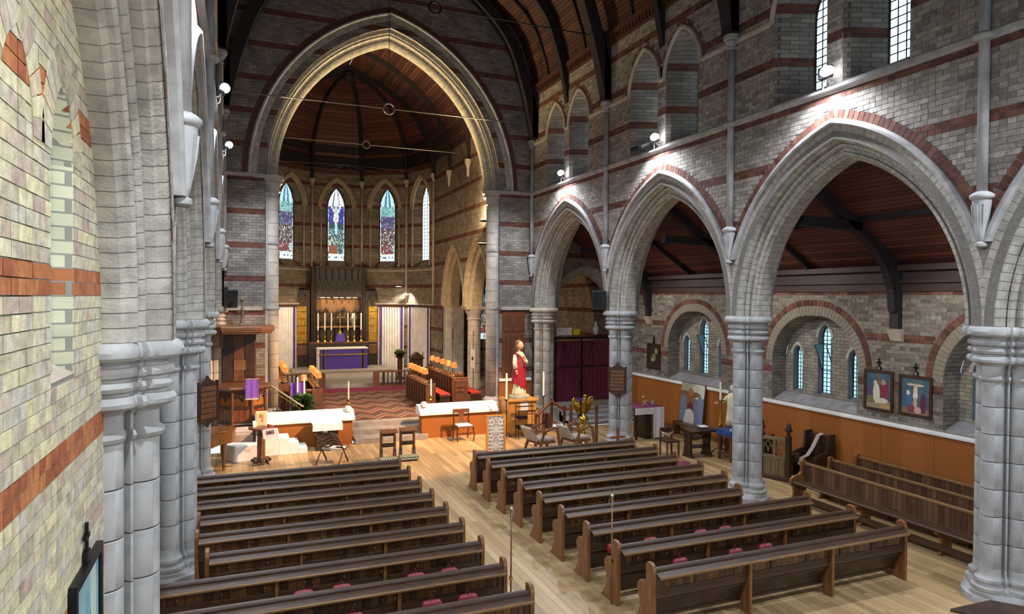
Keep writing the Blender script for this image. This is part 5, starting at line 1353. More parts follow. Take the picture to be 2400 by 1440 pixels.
kneeler(3.53, 17.12, 'wooden kneeling desk with checked cushion, beside the front left pew'); kneeler(4.06, 17.22, 'wooden kneeling desk with checked cushion, in front of the chancel steps')
# ------------------------------------------------------------------ chair by the orange wall
t = thing('wooden_chair', 'plain brown chair with white seat pad against the orange wall', 'chair', (6.12, 18.86, 0))
q = M(); q.box(-.24, -.24, .40, .24, .20, .44); obj('seat', q, WOODM, t, bevel=.01)
q = M(); q.box(-.22, -.23, .44, .22, .17, .475); obj('seat_pad', q, CREAM, t, bevel=.018)
for s_ in (-.23, .23):
    q = M(); q.tube([(s_, -.22, .42), (s_*1.15, -.27, .2), (s_*1.05, -.25, 0)], [.024, .02, .016], 6); obj('leg', q, WOODD, t)
    q = M(); q.tube([(s_, .26, 0), (s_, .18, .44), (s_, .22, .90)], [.018, .024, .02], 6); obj('leg', q, WOODD, t)
q = M(); q.box(-.26, .19, .78, .26, .235, .90); obj('top_rail', q, WOODM, t, bevel=.01)
q = M(); q.box(-.24, .18, .50, .24, .21, .545); obj('lower_rail', q, WOODM, t)
q = M(); q.prism([(-.09, .54), (.09, .54), (.05, .66), (.10, .78), (-.10, .78), (-.05, .66)], 'y', .185, .205); obj('back_splat', q, WOODM, t)
q = M(); q.box(-.22, -.235, .22, .22, -.215, .25); obj('stretcher', q, WOODD, t)
# ------------------------------------------------------------------ patterned panel screen
def damask():
    m, nt, b = newmat('black_white_damask'); L = nt.links.new; tc = N(nt, 'ShaderNodeTexCoord'); sp = N(nt, 'ShaderNodeSeparateXYZ'); L(tc.outputs['Object'], sp.inputs[0])
    ab = N(nt, 'ShaderNodeMath', operation='PINGPONG'); L(sp.outputs['X'], ab.inputs[0]); ab.inputs[1].default_value = .17
    pz = N(nt, 'ShaderNodeMath', operation='PINGPONG'); L(sp.outputs['Z'], pz.inputs[0]); pz.inputs[1].default_value = .21
    cb = N(nt, 'ShaderNodeCombineXYZ'); L(ab.outputs[0], cb.inputs[0]); L(pz.outputs[0], cb.inputs[2])
    w_ = N(nt, 'ShaderNodeTexWave', wave_type='RINGS', i_Scale=9., i_Distortion=7., i_Detail=1.5, i_Detail_Scale=2.2); L(cb.outputs[0], w_.inputs['Vector'])
    r = ramp(nt, [(.0, '#35383a'), (.42, '#35383a'), (.5, '#d9d8d4'), (1, '#e6e5e1')]); L(w_.outputs['Fac'], r.inputs[0]); L(r.outputs[0], b.inputs['Base Color']); b.inputs['Roughness'].default_value = .6; return m
t = thing('patterned_screen', 'narrow standing panel with black and white scroll pattern in wooden frame', 'screen', (6.46, 17.02, 0), -.12)
q = M(); q.box(-.215, -.02, .04, .215, .02, 1.0); obj('pattern_panel', q, damask(), t)
for s_ in (-.245, .245): q = M(); q.box(s_-.03, -.03, 0, s_+.03, .03, 1.02); obj('stile', q, WOODG, t)
q = M(); q.box(-.275, -.03, 1.0, .275, .03, 1.03); obj('rail', q, WOODG, t); q = M(); q.box(-.275, -.03, .02, .275, .03, .06); obj('rail', q, WOODG, t)
for s_ in (-.2, .2): q = M(); q.box(s_-.03, -.18, 0, s_+.03, .18, .03); obj('foot', q, WOODM, t)
# ------------------------------------------------------------------ statue on its podium
t = thing('statue_podium', 'golden oak pedestal with lighter panels below the statue', 'pedestal', (8.02, 19.12, 0), .0)
q = M(); q.box(-.46, -.30, 0, .46, .40, 1.05); obj('body', q, WOODG, t, bevel=.01)
q = M(); q.box(-.52, -.36, 1.05, .52, .44, 1.12); obj('top', q, WOODG, t, bevel=.015)
for k in range(2):
    q = M(); q.box(-.42+.43*k, -.315, .10, -.02+.43*k, -.298, .62); obj('panel', q, mat('oak_panel', '#b5813c', '#cf9d55', .35, 6, stretch=(5, 5, .6)) if 'oak_panel' not in bpy.data.materials else bpy.data.materials['oak_panel'], t, bevel=.008)
    q = M(); q.box(-.42+.43*k, -.315, .66, -.02+.43*k, -.298, 1.0); obj('panel', q, WOODG, t, bevel=.008)
x = thing('paper_notice', 'blank white paper pinned to the golden oak pedestal', 'notice', (8.06, 18.795, .78)); q = M(); q.box(-.13, -.004, 0, .13, .002, .26); obj('sheet', q, WHITE, x)
ROBE = mat('crimson_robe', '#8e1426', '#a82236', .5, 10); TUNIC = mat('cream_tunic', '#cfc4a4', '#ded3b6', .55, 10); SKIN = mat('painted_skin', '#c79a78', '#d3a886', .5, 12); HAIR = mat('brown_hair', '#5b4028', '#6f5034', .6, 30)
def body_loft(m, secs, n=40, fold=0, nf=9, ph=0):
    """rounded sections (z, cx, cy, rx, ry) with cloth folds"""
    rows = []
    for j, (z, cx, cy, rx, ry) in enumerate(secs):
        f = fold*(1-j/(len(secs)-1))
        rows.append(([(cx+rx*cos(2*pi*i/n)*(1+f*sin(nf*2*pi*i/n+ph+j*.25)), cy+ry*sin(2*pi*i/n)*(1+f*sin(nf*2*pi*i/n+ph+j*.25))) for i in range(n)], z))
    return loft(m, rows)
t = thing('robed_statue', 'painted statue of a bearded figure in crimson robe, hand on chest', 'statue', (8.03, 19.15, 1.12), .55)
q = M(); q.prism(ngon(.34, 8, pi/8), 'z', 0, .10); obj('base', q, mat('plaster_base', '#9a9a86', '#b0b09c', .8, 8), t, bevel=.015)
q = M(); body_loft(q, [(.09, 0, 0, .25, .22), (.20, 0, 0, .23, .19), (.40, 0, -.01, .20, .16), (.70, 0, 0, .185, .15), (.95, .0, 0, .17, .135), (1.10, 0, 0, .165, .125), (1.28, 0, .0, .19, .12), (1.38, 0, .0, .17, .105), (1.44, 0, .0, .08, .08)], 44, .10, 10); obj('tunic', q, TUNIC, t, True)
# robe: wraps the figure, open over the chest, sweeping across the waist
def robe_pt(u, v):
    a = 2*pi*u; k = max(0, -cos(a+.35))**.7; zt = .98+.46*k+.10*max(0, sin(a)); zb = .36-.10*cos(a)+.06*sin(a); z = zt+(zb-zt)*v
    fold = 1+.055*sin(a*12+z*3)*min(1, v*2.5)+.02*sin(a*5-z*6); g = min(1, max(0, (1.44-z)/1.1)); sh = max(0, z-1.25)/.2
    return ((.205+.045*g-.05*sh)*cos(a)*fold, (.15+.055*g-.03*sh)*sin(a)*fold, z)
q = M(); q.grid(robe_pt, 96, 24)
obj('robe', q, ROBE, t, True)
def drape_unused(u, v):
    x = -.22+.44*u; z = 1.30-1.0*v-.40*(u-.5)*(1-v)*.6+.05*sin(u*9); return (x*(1+.15*v), -.165-.05*sin(pi*u)-.02*sin(u*26+v*4)-.02*v, z-.12*sin(pi*u)*v)
q = M(); q.tube([(.20*cos(a_)*1.06, -.16*abs(sin(a_))-.03, .99+.40*max(0, -cos(a_))**.7) for a_ in [pi*k/14 for k in range(15)]], .03, 8); obj('robe_roll', q, ROBE, t, True)
q = M(); q.ball((0, -.035, 1.63), .108, 16, 12, (.88, 1, 1.22)); q.tube([(0, 0, 1.40), (0, -.01, 1.55)], .058, 10)
q.ball((0, -.145, 1.62), .02, 8, 6, (.8, 1.1, 1.6)); q.ball((0, -.135, 1.575), .020, 6, 4, (1.3, .7, .5)); q.ball((-.10, .0, 1.63), .022, 6, 5, (.5, .8, 1.3)); q.ball((.10, .0, 1.63), .022, 6, 5, (.5, .8, 1.3)); obj('head', q, SKIN, t, True)
q = M(); q.ball((-.038, -.128, 1.66), .012, 6, 5, (1.4, .7, .7)); obj('eye', q, HAIR, t, True); q = M(); q.ball((.038, -.128, 1.66), .012, 6, 5, (1.4, .7, .7)); obj('eye', q, HAIR, t, True)
q = M(); q.ball((0, .035, 1.69), .118, 16, 12, (.95, .95, 1.0)); q.ball((-.09, .02, 1.54), .055, 10, 8, (.6, .9, 2.4)); q.ball((.09, .02, 1.54), .055, 10, 8, (.6, .9, 2.4)); q.ball((0, .08, 1.52), .09, 10, 8, (1, .7, 2)); q.ball((0, -.10, 1.525), .05, 10, 8, (.9, .7, 1.0)); obj('hair_and_beard', q, HAIR, t, True)
q = M(); q.tube([(-.17, .02, 1.34), (-.24, .0, 1.12), (-.23, -.04, .92)], [.065, .07, .075], 12); obj('right_sleeve', q, TUNIC, t, True)
q = M(); q.tube([(.17, .02, 1.34), (.245, -.03, 1.12), (.14, -.17, 1.10), (.05, -.19, 1.20)], [.065, .07, .06, .05], 12); obj('left_sleeve', q, TUNIC, t, True)
def hand(m, org, d, side, s=1.0):
    org = Vector(org); d = Vector(d).normalized(); sd = Vector(side).normalized(); nrm = d.cross(sd)
    m.tube([org, org+d*.045*s, org+d*.085*s], [.020*s, .034*s, .032*s], 8)
    for k in range(4):
        o = (k-1.5)*.017*s; L = (.062, .072, .067, .052)[k]*s; b = org+d*.08*s+sd*o
        m.tube([b, b+d*L*.55+nrm*.006*s, b+d*L+nrm*.016*s], [.0095*s, .009*s, .007*s], 6)
    b = org+d*.03*s+sd*.03*s; m.tube([b, b+d*.035*s+sd*.025*s, b+d*.065*s+sd*.03*s], [.011*s, .010*s, .008*s], 6)
q = M(); hand(q, (-.23, -.05, .90), (.0, -.25, -1), (1, 0, 0), 1.1); obj('right_hand', q, SKIN, t, True)
q = M(); hand(q, (.05, -.195, 1.20), (-.6, -.1, .8), (-.8, 0, -.6), 1.0); obj('left_hand', q, SKIN, t, True)
q = M(); q.ball((0, -.165, 1.27), .035, 8, 6, (1, .5, 1.1)); obj('heart', q, REDC, t, True)
q = M(); q.ball((-.08, -.22, .11), .05, 8, 5, (.8, 1.6, .6)); q.ball((.08, -.20, .11), .05, 8, 5, (.8, 1.6, .6)); obj('feet', q, SKIN, t, True)
def candle_stand(x, y, hb, hc, lab, grp=None):
    t = thing('candle_stand', lab, 'candlestick', (x, y, 0), 0, grp)
    q = M(); q.tube([(0, 0, .03), (0, 0, hb)], .014, 8); obj('pole', q, IRON, t)
    for k in range(3): a = 2*pi*k/3+.4; q = M(); q.tube([(0, 0, .18), (.10*cos(a), .10*sin(a), .12), (.17*cos(a), .17*sin(a), .01)], .011, 6); obj('foot', q, IRON, t)
    q = M(); q.lathe([(.02, hb-.03), (.06, hb-.01), (.065, hb+.01), (.03, hb+.015)], n=12)
    for z in (.35, .7): q.lathe([(.015, hb*z-.02), (.03, hb*z), (.015, hb*z+.02)], n=8)
    obj('drip_pan', q, IRON, t, True)
    q = M(); q.lathe([(.030, hb), (.030, hb+hc-.01), (.01, hb+hc)], n=12); obj('candle', q, WAX, t, 40)
candle_stand(7.44, 18.72, 1.15, .80, 'tall white candle on black iron stand, left of the robed statue'); candle_stand(8.66, 18.70, 1.20, .76, 'tall white candle on black iron stand, between statue and stone column')
# votive rack
t = thing('votive_rack', 'black iron votive candle rack in front of the golden pedestal', 'candle rack', (7.95, 18.45, 0))
for x in (-.26, .26):
    for y in (-.12, .12): q = M(); q.tube([(x, y, 0), (x*1.06, y, .5), (x, y, 1.05 if y > 0 else .85)], .011, 6); obj('leg', q, IRON, t)
for z, y0, y1 in ((.82, -.14, .05), (.95, -.02, .10), (1.04, .08, .16)): q = M(); q.box(-.28, y0, z, .28, y1, z+.015); obj('shelf', q, IRON, t)
q = M(); q.box(-.27, -.12, .30, .27, .12, .40); obj('money_box', q, IRON, t, bevel=.01)
q = M(); q.box(-.27, -.12, .60, .02, .10, .70); obj('drawer', q, IRON, t)
q = M()
for k in range(3): q.tube([(-.28, -.12+.12*k, 1.06-.1*(2-k)), (.28, -.12+.12*k, 1.06-.1*(2-k))], .007, 5)
obj('rails', q, IRON, t)
# ------------------------------------------------------------------ wooden handrails of the chapel ramp
t = thing('ramp_handrail', 'brown wooden handrail posts and rails before the chapel steps', 'handrail')
posts = [(7.86, 17.30, 0, .90), (9.30, 19.42, 0, .98), (9.38, 18.55, 0, .88), (9.40, 18.10, 0, .98), (9.66, 17.30, 0, 1.08)]
posts = [(7.80, 17.35, .90), (9.25, 19.35, .98), (9.28, 18.50, .86), (9.28, 18.05, .96), (9.60, 17.05, 1.08)]
for x, y, h in posts:
    q = M(); q.box(x-.035, y-.035, 0, x+.035, y+.035, h); p = obj('post', q, WOODM, t, bevel=.006)
    q = M(); q.box(x-.05, y-.05, h, x+.05, y+.05, h+.035); obj('post_cap', q, WOODM, p, bevel=.01)
for a, b in ((0, 1), (1, 2), (2, 3), (3, 4)):
    q = M(); A, B = posts[a], posts[b]; q.beam((A[0], A[1], A[2]-.08), (B[0], B[1], B[2]-.08), .05, .07); obj('rail', q, WOODM, t)
# ------------------------------------------------------------------ eagle lectern
t = thing('eagle_lectern', 'brass eagle lectern with spread wings and purple hanging', 'lectern', (9.08, 16.90, 0), .25)
q = M(); q.lathe([(.26, 0), (.26, .05), (.20, .08), (.12, .13), (.09, .20), (.07, .30), (.085, .36), (.06, .40), (.06, .56), (.09, .60), (.07, .63), (.10, .68), (.15, .74), (.16, .80), (.12, .87), (.06, .92), (.05, .96)], n=24); obj('pedestal', q, BRASS, t, 50)
q = M()
for k in range(4): q.tube([(.068*cos(2*pi*k/4+s_*.5), .068*sin(2*pi*k/4+s_*.5), .40+s_*.02) for s_ in range(9)], .012, 5)
obj('twisted_reeding', q, BRASS, t, True)
q = M(); body_loft(q, [(.94, 0, 0, .05, .05), (1.02, 0, -.01, .085, .075), (1.15, 0, -.02, .10, .085), (1.28, 0, -.03, .085, .075), (1.36, 0, -.05, .055, .055), (1.40, 0, -.06, .05, .05)], 20, .04, 8); obj('eagle_body', q, BRASS, t, True)
q = M(); q.ball((0, -.07, 1.44), .058, 12, 8, (.9, 1.15, 1)); q.tube([(0, -.12, 1.45), (0, -.165, 1.44), (0, -.18, 1.41)], [.025, .016, .004], 8); q.ball((-.035, -.10, 1.46), .010, 6, 4); q.ball((.035, -.10, 1.46), .010, 6, 4); obj('eagle_head', q, BRASS, t, True)
for s_ in (-1, 1):
    W = [(.06, 1.02), (.10, 1.20), (.18, 1.30), (.28, 1.38), (.34, 1.40), (.38, 1.37), (.38, 1.26), (.33, 1.12), (.26, 1.00), (.20, .92), (.14, .92)]
    q = M(); q.prism([(s_*x, z) for x, z in W], 'y', .02, .05); wg = obj('wing', q, WOODG if False else BRASS, t)
    q = M(); q.tube([(s_*x, .015, z) for x, z in W[1:8]], .022, 6)
    for k in range(5): q.tube([(s_*(.12+.05*k), .015, 1.22+.03*k), (s_*(.16+.045*k), .015, .94+.05*k)], .012, 5)
    obj('feathers', q, BRASS, wg, True)
q = M(); q.grid(lambda u, v: (-.16+.32*u, .075+.008*sin(u*16), .80+.58*v), 14, 6); obj('hanging', q, PURPLE, t, True)
q = M()
for k in range(9): q.lathe([(.009, 0), (.015, .02), (.005, .06)], (-.15+.0375*k, .075, .745), 6)
obj('fringe', q, PURPLEB, t)
# ------------------------------------------------------------------ pair of low folding armchairs
for k, (x, y, lab) in enumerate(((7.48, 16.30, 'curved-arm oak chair with cream cushions beside the handrail post'), (8.48, 16.20, 'curved-arm oak chair with cream cushions and red-piped edge by the eagle lectern'))):
    t = thing('curved_armchair', lab, 'armchair', (x, y, 0), 1.75, 'curved armchairs')
    q = M(); q.box(-.30, -.28, .36, .30, .26, .42); obj('seat_frame', q, WOODM, t, bevel=.01)
    q = M(); q.box(-.27, -.27, .42, .27, .24, .50); obj('seat_cushion', q, mat('buff_cushion', '#a2917f', '#b5a491', .85, 8) if 'buff_cushion' not in bpy.data.materials else bpy.data.materials['buff_cushion'], t, bevel=.03)
    q = M(); q.box(-.27, .0, 0, .27, .08, .42); q.xf(Matrix.Translation((0, .24, .46)) @ Matrix.Rotation(-.5, 4, 'X')); obj('back_cushion', q, bpy.data.materials['buff_cushion'], t, bevel=.03)
    for s_ in (-.32, .32):
        P3 = [(.52, .86), (.40, .80), (.28, .72), (.10, .70), (-.10, .74), (-.22, .78), (-.30, .74), (-.34, .60), (-.40, .30), (-.46, 0)]
        q = M()
        for a, b in zip(P3, P3[1:]): q.beam((s_, a[0], a[1]), (s_, b[0], b[1]), .05, .07, (1, 0, 0))
        obj('arm', q, PEWE, t)
        q = M(); q.beam((s_, .34, 0), (s_, .10, .70), .045, .06); obj('leg', q, PEWE, t)
# ------------------------------------------------------------------ small wooden cross
t = thing('standing_cross', 'plain brown wooden cross standing before the column with notice board', 'cross', (9.50, 15.70, 0))
q = M(); q.box(-.03, -.02, .03, .03, .02, .72); obj('upright', q, WOODR, t); q = M(); q.box(-.22, -.022, .44, .22, .018, .49); obj('crossbar', q, WOODR, t); q = M(); q.box(-.15, -.10, 0, .15, .10, .05); obj('base', q, WOODM, t)
# ------------------------------------------------------------------ choir stalls
ZC = .45
LAMPSH = mat('lit_lampshade', '#b3521a', None, .8, emit=0); _b = LAMPSH.node_tree.nodes['Principled BSDF']; _b.inputs['Emission Color'].default_value = (1, .34, .07, 1); _b.inputs['Emission Strength'].default_value = .62
LAMPTOP = glow('lit_lampshade_top', '#ffc873', 2.6)
def lamp_parts():
    P = {}
    q = M(); q.lathe([(.075, .0), (.08, .008), (.05, .02), (.015, .035)], n=14); P['base'] = (q.mesh('base', True), BRASS)
    q = M(); q.tube([(0, 0, .02), (0, 0, .34)], .009, 8); P['stem'] = (q.mesh('stem', True), BRASS)
    q = M(); q.lathe([(.10, .29), (.085, .47)], n=18, cap=False); q.lathe([(.098, .29), (.083, .47)], n=18, cap=False); P['shade'] = (q.mesh('shade', True), LAMPSH)
    q = M(); q.lathe([(.0, .455), (.08, .46)], n=16, cap=False); P['shade_glow'] = (q.mesh('shade_glow', True), LAMPTOP)
    for me, mt in P.values(): me.materials.append(mt)
    return P
LP = lamp_parts()
def lamp(x, y, z, lab, grp, sc=1.0):
    t = thing('stall_lamp', lab, 'lamp', (x, y, z), 0, grp); t.scale = (sc, sc, sc)
    for k, (me, mt) in LP.items(): obj(k, me, None, t)
    return t
def stall_front(name, lab, x, y0, y1, h, face, end_h=.08, arc=True):
    """panelled desk front running along Y; face=-1 looks towards -X"""
    t = thing(name, lab, 'choir stall', (x, y0, ZC)); L = y1-y0
    q = M(); q.box(-.03, 0, .06, .03, L, h-.05); obj('back_panel', q, WOODD, t)
    q = M(); q.prism([(-.20*face*-1 if False else (face*-.20), h+.03), (face*.06, h-.03), (face*.06, h-.06), (face*-.20, h)], 'y', 0, L); obj('book_desk', q, WOODM, t)
    n = max(3, int(L/.34))
    for i in range(n+1): q = M(); yy = L*i/n; q.box(face*.03, yy-.025, .06, face*.075, yy+.025, h-.05); obj('muntin', q, WOODM, t, bevel=.006)
    if arc:
        for i in range(n):
            ya, yb = L*i/n+.03, L*(i+1)/n-.03; q = M(); c = (ya+yb)/2; r = (yb-ya)/2
            q.tube([(face*.05, c-r*cos(pi*k/10), h*.62+r*1.15*sin(pi*k/10)) for k in range(11)], .014, 5); obj('arch_tracery', q, WOODM, t)
    q = M(); q.box(-.06, 0, 0, face*.10, L, .08); obj('plinth', q, WOODD, t)
    for yy in (0, L):
        q = M(); q.box(-.26 if face > 0 else -.08, yy-.04, 0, .08 if face > 0 else .26, yy+.04, h+.02); obj('end_post', q, WOODM, t, bevel=.012)
        q = M(); q.ball(((-.09 if face > 0 else .09), yy, h+.06), .065, 10, 6, (1.5, .7, 1)); obj('carved_poppyhead', q, WOODD, t, True)
    return t
stall_front('choir_stall', 'front panelled choir stall south of the chancel floor with five lit lamps', 5.85, 21.85, 24.75, .85, -1)
stall_front('choir_stall', 'rear choir stall south of the chancel floor behind the red bench', 6.95, 22.15, 26.0, 1.0, -1)
stall_front('choir_stall', 'front panelled choir stall north of the chancel floor', 2.35, 21.85, 25.3, .85, 1)
stall_front('choir_stall', 'rear choir stall north of the chancel floor', 1.35, 22.15, 26.0, 1.0, 1)
def bench(x, y0, y1, lab):
    t = thing('choir_bench', lab, 'bench', (x, y0, ZC)); L = y1-y0
    q = M(); q.box(-.20, 0, .38, .20, L, .42); obj('seat', q, WOODM, t)
    q = M(); q.box(-.19, .02, .42, .19, L-.02, .475); obj('red_cushion', q, REDC, t, bevel=.02)
    for yy in (.06, L/2, L-.06): q = M(); q.box(-.18, yy-.03, 0, .18, yy+.03, .38); obj('support', q, WOODD, t)
bench(6.50, 22.0, 25.3, 'choir bench with bright red cushion between the two south stalls'); bench(7.65, 22.1, 25.6, 'choir bench with red cushion behind the rear south stall')
bench(1.85, 22.2, 25.3, 'choir bench between the two north stalls')
t = thing('carved_bench_end', 'tall carved stall end with relief panel, south choir', 'bench end', (7.02, 22.02, ZC))
q = M(); q.box(-.28, -.05, 0, .28, .05, 1.02); obj('panel', q, WOODR, t, bevel=.015)
q = M(); q.box(-.20, -.075, .08, .20, -.045, .92); obj('relief_frame', q, WOODM, t, bevel=.01)
q = M()
for k in range(6): q.ball((-.09+.09*(k % 3), -.08, .55+.16*(k//3)), .045, 8, 6, (1, .5, 1.3))
obj('relief_carving', q, WOODR, t, True)
q = M(); q.ball((0, 0, 1.10), .12, 10, 8, (1.4, .5, 1)); obj('poppyhead', q, WOODM, t, True)
for i in range(5):
    lamp(5.86, 22.25+i*.52, ZC+.86, 'lit orange-shaded lamp on the front choir stall south of the chancel', 'lamps on the front south stall')
    lamp(6.98, 22.55+i*.72, ZC+1.01, 'lit orange-shaded lamp on the rear choir stall south of the chancel', 'lamps on the rear south stall')
    lamp(2.34, 22.3+i*.55, ZC+.86, 'lit orange-shaded lamp on the front choir stall north of the chancel', 'lamps on the front north stall')
for i in range(4): lamp(1.36, 22.9+i*.68, ZC+1.01, 'lit orange-shaded lamp on the rear choir stall north of the chancel', 'lamps on the rear north stall')
t = thing('clergy_stall', 'dark carved stall end block behind the fern', 'stall', (1.86, 22.0-.02, ZC))
q = M(); q.box(-.20, -.12, 0, .20, .12, .78); obj('body', q, WOODD, t, bevel=.02)
q = M(); q.box(-.23, -.15, .78, .23, .15, .83); obj('ledge', q, WOODM, t, bevel=.01)
q = M()
for k in range(6): q.ball((-.12+.12*(k % 3), -.125, .35+.2*(k//3)), .05, 8, 6, (1, .6, 1.3))
obj('carving', q, WOODD, t, True)
lamp(1.86, 21.98, ZC+.83, 'lit orange-shaded lamp standing alone on the carved stall end', None)
for x, ys in ((5.86, (22.6, 24.0)), (6.98, (23.0, 25.0)), (2.34, (22.7, 24.2)), (1.36, (23.5,))):
    for y in ys: point('stall_lamp_light', (x, y, ZC+1.45), 9, (1, .62, .28), .08)
# a clergy desk with knobbly carving, planter and reading desk behind
t = thing('reading_desk', 'small sloped wooden reading desk beside the curtain, south sanctuary', 'desk', (6.95, 27.9, .68))
q = M(); q.prism([(-.32, .95), (.0, 1.22), (.32, .95), (.28, .92), (-.28, .92)], 'y', -.2, .2); obj('sloped_top', q, WOODD, t); q = M(); q.box(-.25, -.15, 0, .25, .15, .93); obj('body', q, WOODD, t)
q = M(); q.tube([(.26, 0, 1.0), (.28, 0, 1.22)], [.04, .01], 6); obj('finial', q, WOODD, t)
t = thing('plant_stand', 'dark pedestal with a bowl of green leaves beside the white curtain', 'plant stand', (6.35, 28.4, .68))
q = M(); q.lathe([(.20, 0), (.18, .08), (.10, .15), (.10, .9), (.22, 1.0), (.26, 1.02)], n=12); obj('pedestal', q, WOODD, t)
q = M(); q.lathe([(.12, 1.02), (.24, 1.12), (.26, 1.16)], n=14); obj('bowl', q, BLACKW, t)
def leaf_clump(m, c, n, r, rg, droop=.35, lw=.05):
    for k in range(n):
        a = rg.uniform(0, 2*pi); l = r*rg.uniform(.6, 1.1); el = rg.uniform(.1, 1.25); d = Vector((cos(a)*cos(el), sin(a)*cos(el), sin(el))); s_ = Vector((-sin(a), cos(a), 0))*lw*rg.uniform(.7, 1.3)
        p0 = Vector(c); p1 = p0+d*l*.55; p2 = p0+d*l+Vector((0, 0, -droop*l))
        m.add([p0, p1-s_, p2, p1+s_], [(0,1,2), (0,2,3)])
LEAF = mat('leaf_green', '#2f4a22', '#4c6b33', .5, 12); LEAF2 = mat('pale_leaf', '#6d7d4a', '#8a9a63', .5, 12)
rg = random.Random(2); q = M(); leaf_clump(q, (0, 0, 1.14), 60, .30, rg); o = obj('leaves', q, LEAF2, t); o['kind'] = 'stuff'
# communion rails
CRAIL = []
for k, (x0, x1, lab) in enumerate(((4.98, 7.2, 'open wooden communion rail right of the altar steps'), (.95, 3.1, 'open wooden communion rail left of the altar steps'))):
    t = thing('communion_rail', lab, 'rail', (x0, 27.12, .58)); L = x1-x0
    q = M(); q.box(0, -.06, .58, L, .06, .64); obj('top_rail', q, WOODM, t, bevel=.01); q = M(); q.box(0, -.05, .0, L, .05, .05); obj('bottom_rail', q, WOODM, t)
    for x in (.12, L-.12): q = M(); q.box(x-.12, -.05, .05, x+.12, .05, .58); obj('end_post', q, WOODM, t)
    for i in range(9): q = M(); x = .42+i*(L-.84)/8; q.box(x-(.05 if i % 4 == 0 else .022), -.03, .05, x+(.05 if i % 4 == 0 else .022), .03, .58); obj('baluster', q, WOODD, t)
# floor candlesticks
for x, y, lab in ((5.72, 21.0, 'tall white candle in brass holder behind the south white coping'), (3.12, 21.15, 'tall white candle in brass holder at the head of the chancel steps')):
    t = thing('floor_candlestick', lab, 'candlestick', (x, y, ZC))
    q = M(); q.lathe([(.14, 0), (.14, .04), (.10, .09), (.05, .16), (.03, .22), (.07, .27), (.03, .32), (.025, .42), (.05, .46), (.025, .50), (.05, .56), (.06, .58), (.03, .60)], n=16); obj('holder', q, BRASS, t, 50)
    q = M(); q.lathe([(.027, .58), (.025, 1.12), (.008, 1.135)], n=12); obj('candle', q, WAX, t, 40)
for x, y, lab in ((1.62, 21.35, 'slim white candle standing in the fern behind the brass rail'), (1.82, 21.4, 'slim pinkish candle standing beside the fern')):
    t = thing('tall_candle', lab, 'candle', (x, y, ZC)); q = M(); q.lathe([(.024, 0), (.024, 1.30), (.008, 1.32)], n=10); obj('wax', q, WAX, t, 40); q = M(); q.lathe([(.07, 0), (.05, .05), (.03, .08)], n=10); obj('holder', q, BRASS, t)
t = thing('fern_plant', 'bushy green plant in a pot behind the brass stair rail', 'plant', (1.75, 21.15, ZC))
q = M(); q.lathe([(.14, 0), (.18, .30), (.19, .32)], n=14); obj('pot', q, mat('pot', '#3b332c', None, .7), t)
q = M(); rg = random.Random(6); leaf_clump(q, (0, 0, .55), 220, .48, rg, .3, .045); leaf_clump(q, (0, 0, .40), 120, .42, rg, .5, .045); o = obj('leaves', q, LEAF, t); o['kind'] = 'stuff'
q = M(); q.tube([(0, 0, .25), (.02, 0, .65)], .015, 6); obj('stem', q, LEAF, t)
t = thing('violet_drape', 'violet cloth draped over a stand behind the fern', 'cloth', (1.66, 21.66, ZC))
q = M(); q.grid(lambda u, v: (-.22+.44*u, .03*sin(u*12), .35+.75*v), 16, 6); obj('cloth', q, PURPLEB, t, True); q = M(); q.box(-.2, .04, 0, .2, .08, 1.1); obj('stand', q, WOODD, t)
# small organ-style desk with shelves at far left of chancel
t = thing('shelf_table', 'small carved side table with white top, north side of the sanctuary', 'table', (1.05, 27.6, .68))
q = M(); q.box(-.45, -.3, .92, .45, .3, .97); obj('white_top', q, LINEN, t)
for z in (.30, .62): q = M(); q.box(-.40, -.27, z, .40, .27, z+.04); obj('shelf', q, WOODD, t)
for x in (-.38, .38):
    for y in (-.25, .25): q = M(); q.lathe([(.03, 0), (.02, .1), (.03, .4), (.02, .6), (.03, .92)], (x, y, 0), 8); obj('leg', q, WOODD, t)
x = thing('small_box', 'small brown box standing on the white-topped side table', 'box', (1.15, 27.55, 1.65)); q = M(); q.box(-.08, -.06, 0, .08, .06, .16); obj('case', q, WOODG, x, bevel=.01)
# ------------------------------------------------------------------ altar
ax0, ax1, ay0, ay1 = 3.40, 5.68, 32.45, 33.25
t = thing('altar', 'altar with deep purple frontal and gold fringe', 'altar', (4.54, 32.85, .78)); W = (ax1-ax0)/2
q = M(); q.box(-W, -.38, 0, W, .38, .95); obj('table', q, WOODD, t)
q = M(); q.box(-W-.03, -.42, .94, W+.03, .41, 1.0); obj('altar_cloth', q, CREAM, t, bevel=.01)
q = M(); q.grid(lambda u, v: (-W+2*W*u, -.395-.006*sin(u*60), -.06+1.0*v), 80, 3); obj('frontal', q, PURPLE, t, True)
for x in (-.86, -.74, .74, .86): q = M(); q.box(W*x-.012, -.412, -.05, W*x+.012, -.403, .94); obj('gold_orphrey', q, GILT, t)
for x in (-.80, .80): q = M(); q.box(W*x-.035, -.410, -.05, W*x+.035, -.402, .94); obj('dark_orphrey', q, mat('black_velvet', '#150d22', None, .9), t)
for z in (.70, -.06):
    q = M()
    for k in range(46): q.lathe([(.008, -.055), (.020, -.03), (.006, .01)], (-W+.02+k*(2*W-.04)/45, -.415, z), 5)
    q.box(-W, -.418, z, W, -.405, z+.025); o = obj('gold_fringe', q, GILT, t); o['kind'] = 'stuff'
q = M(); q.box(-W-.02, -.40, -.05, -W+.05, .35, .96); obj('side_cloth', q, CREAM, t)
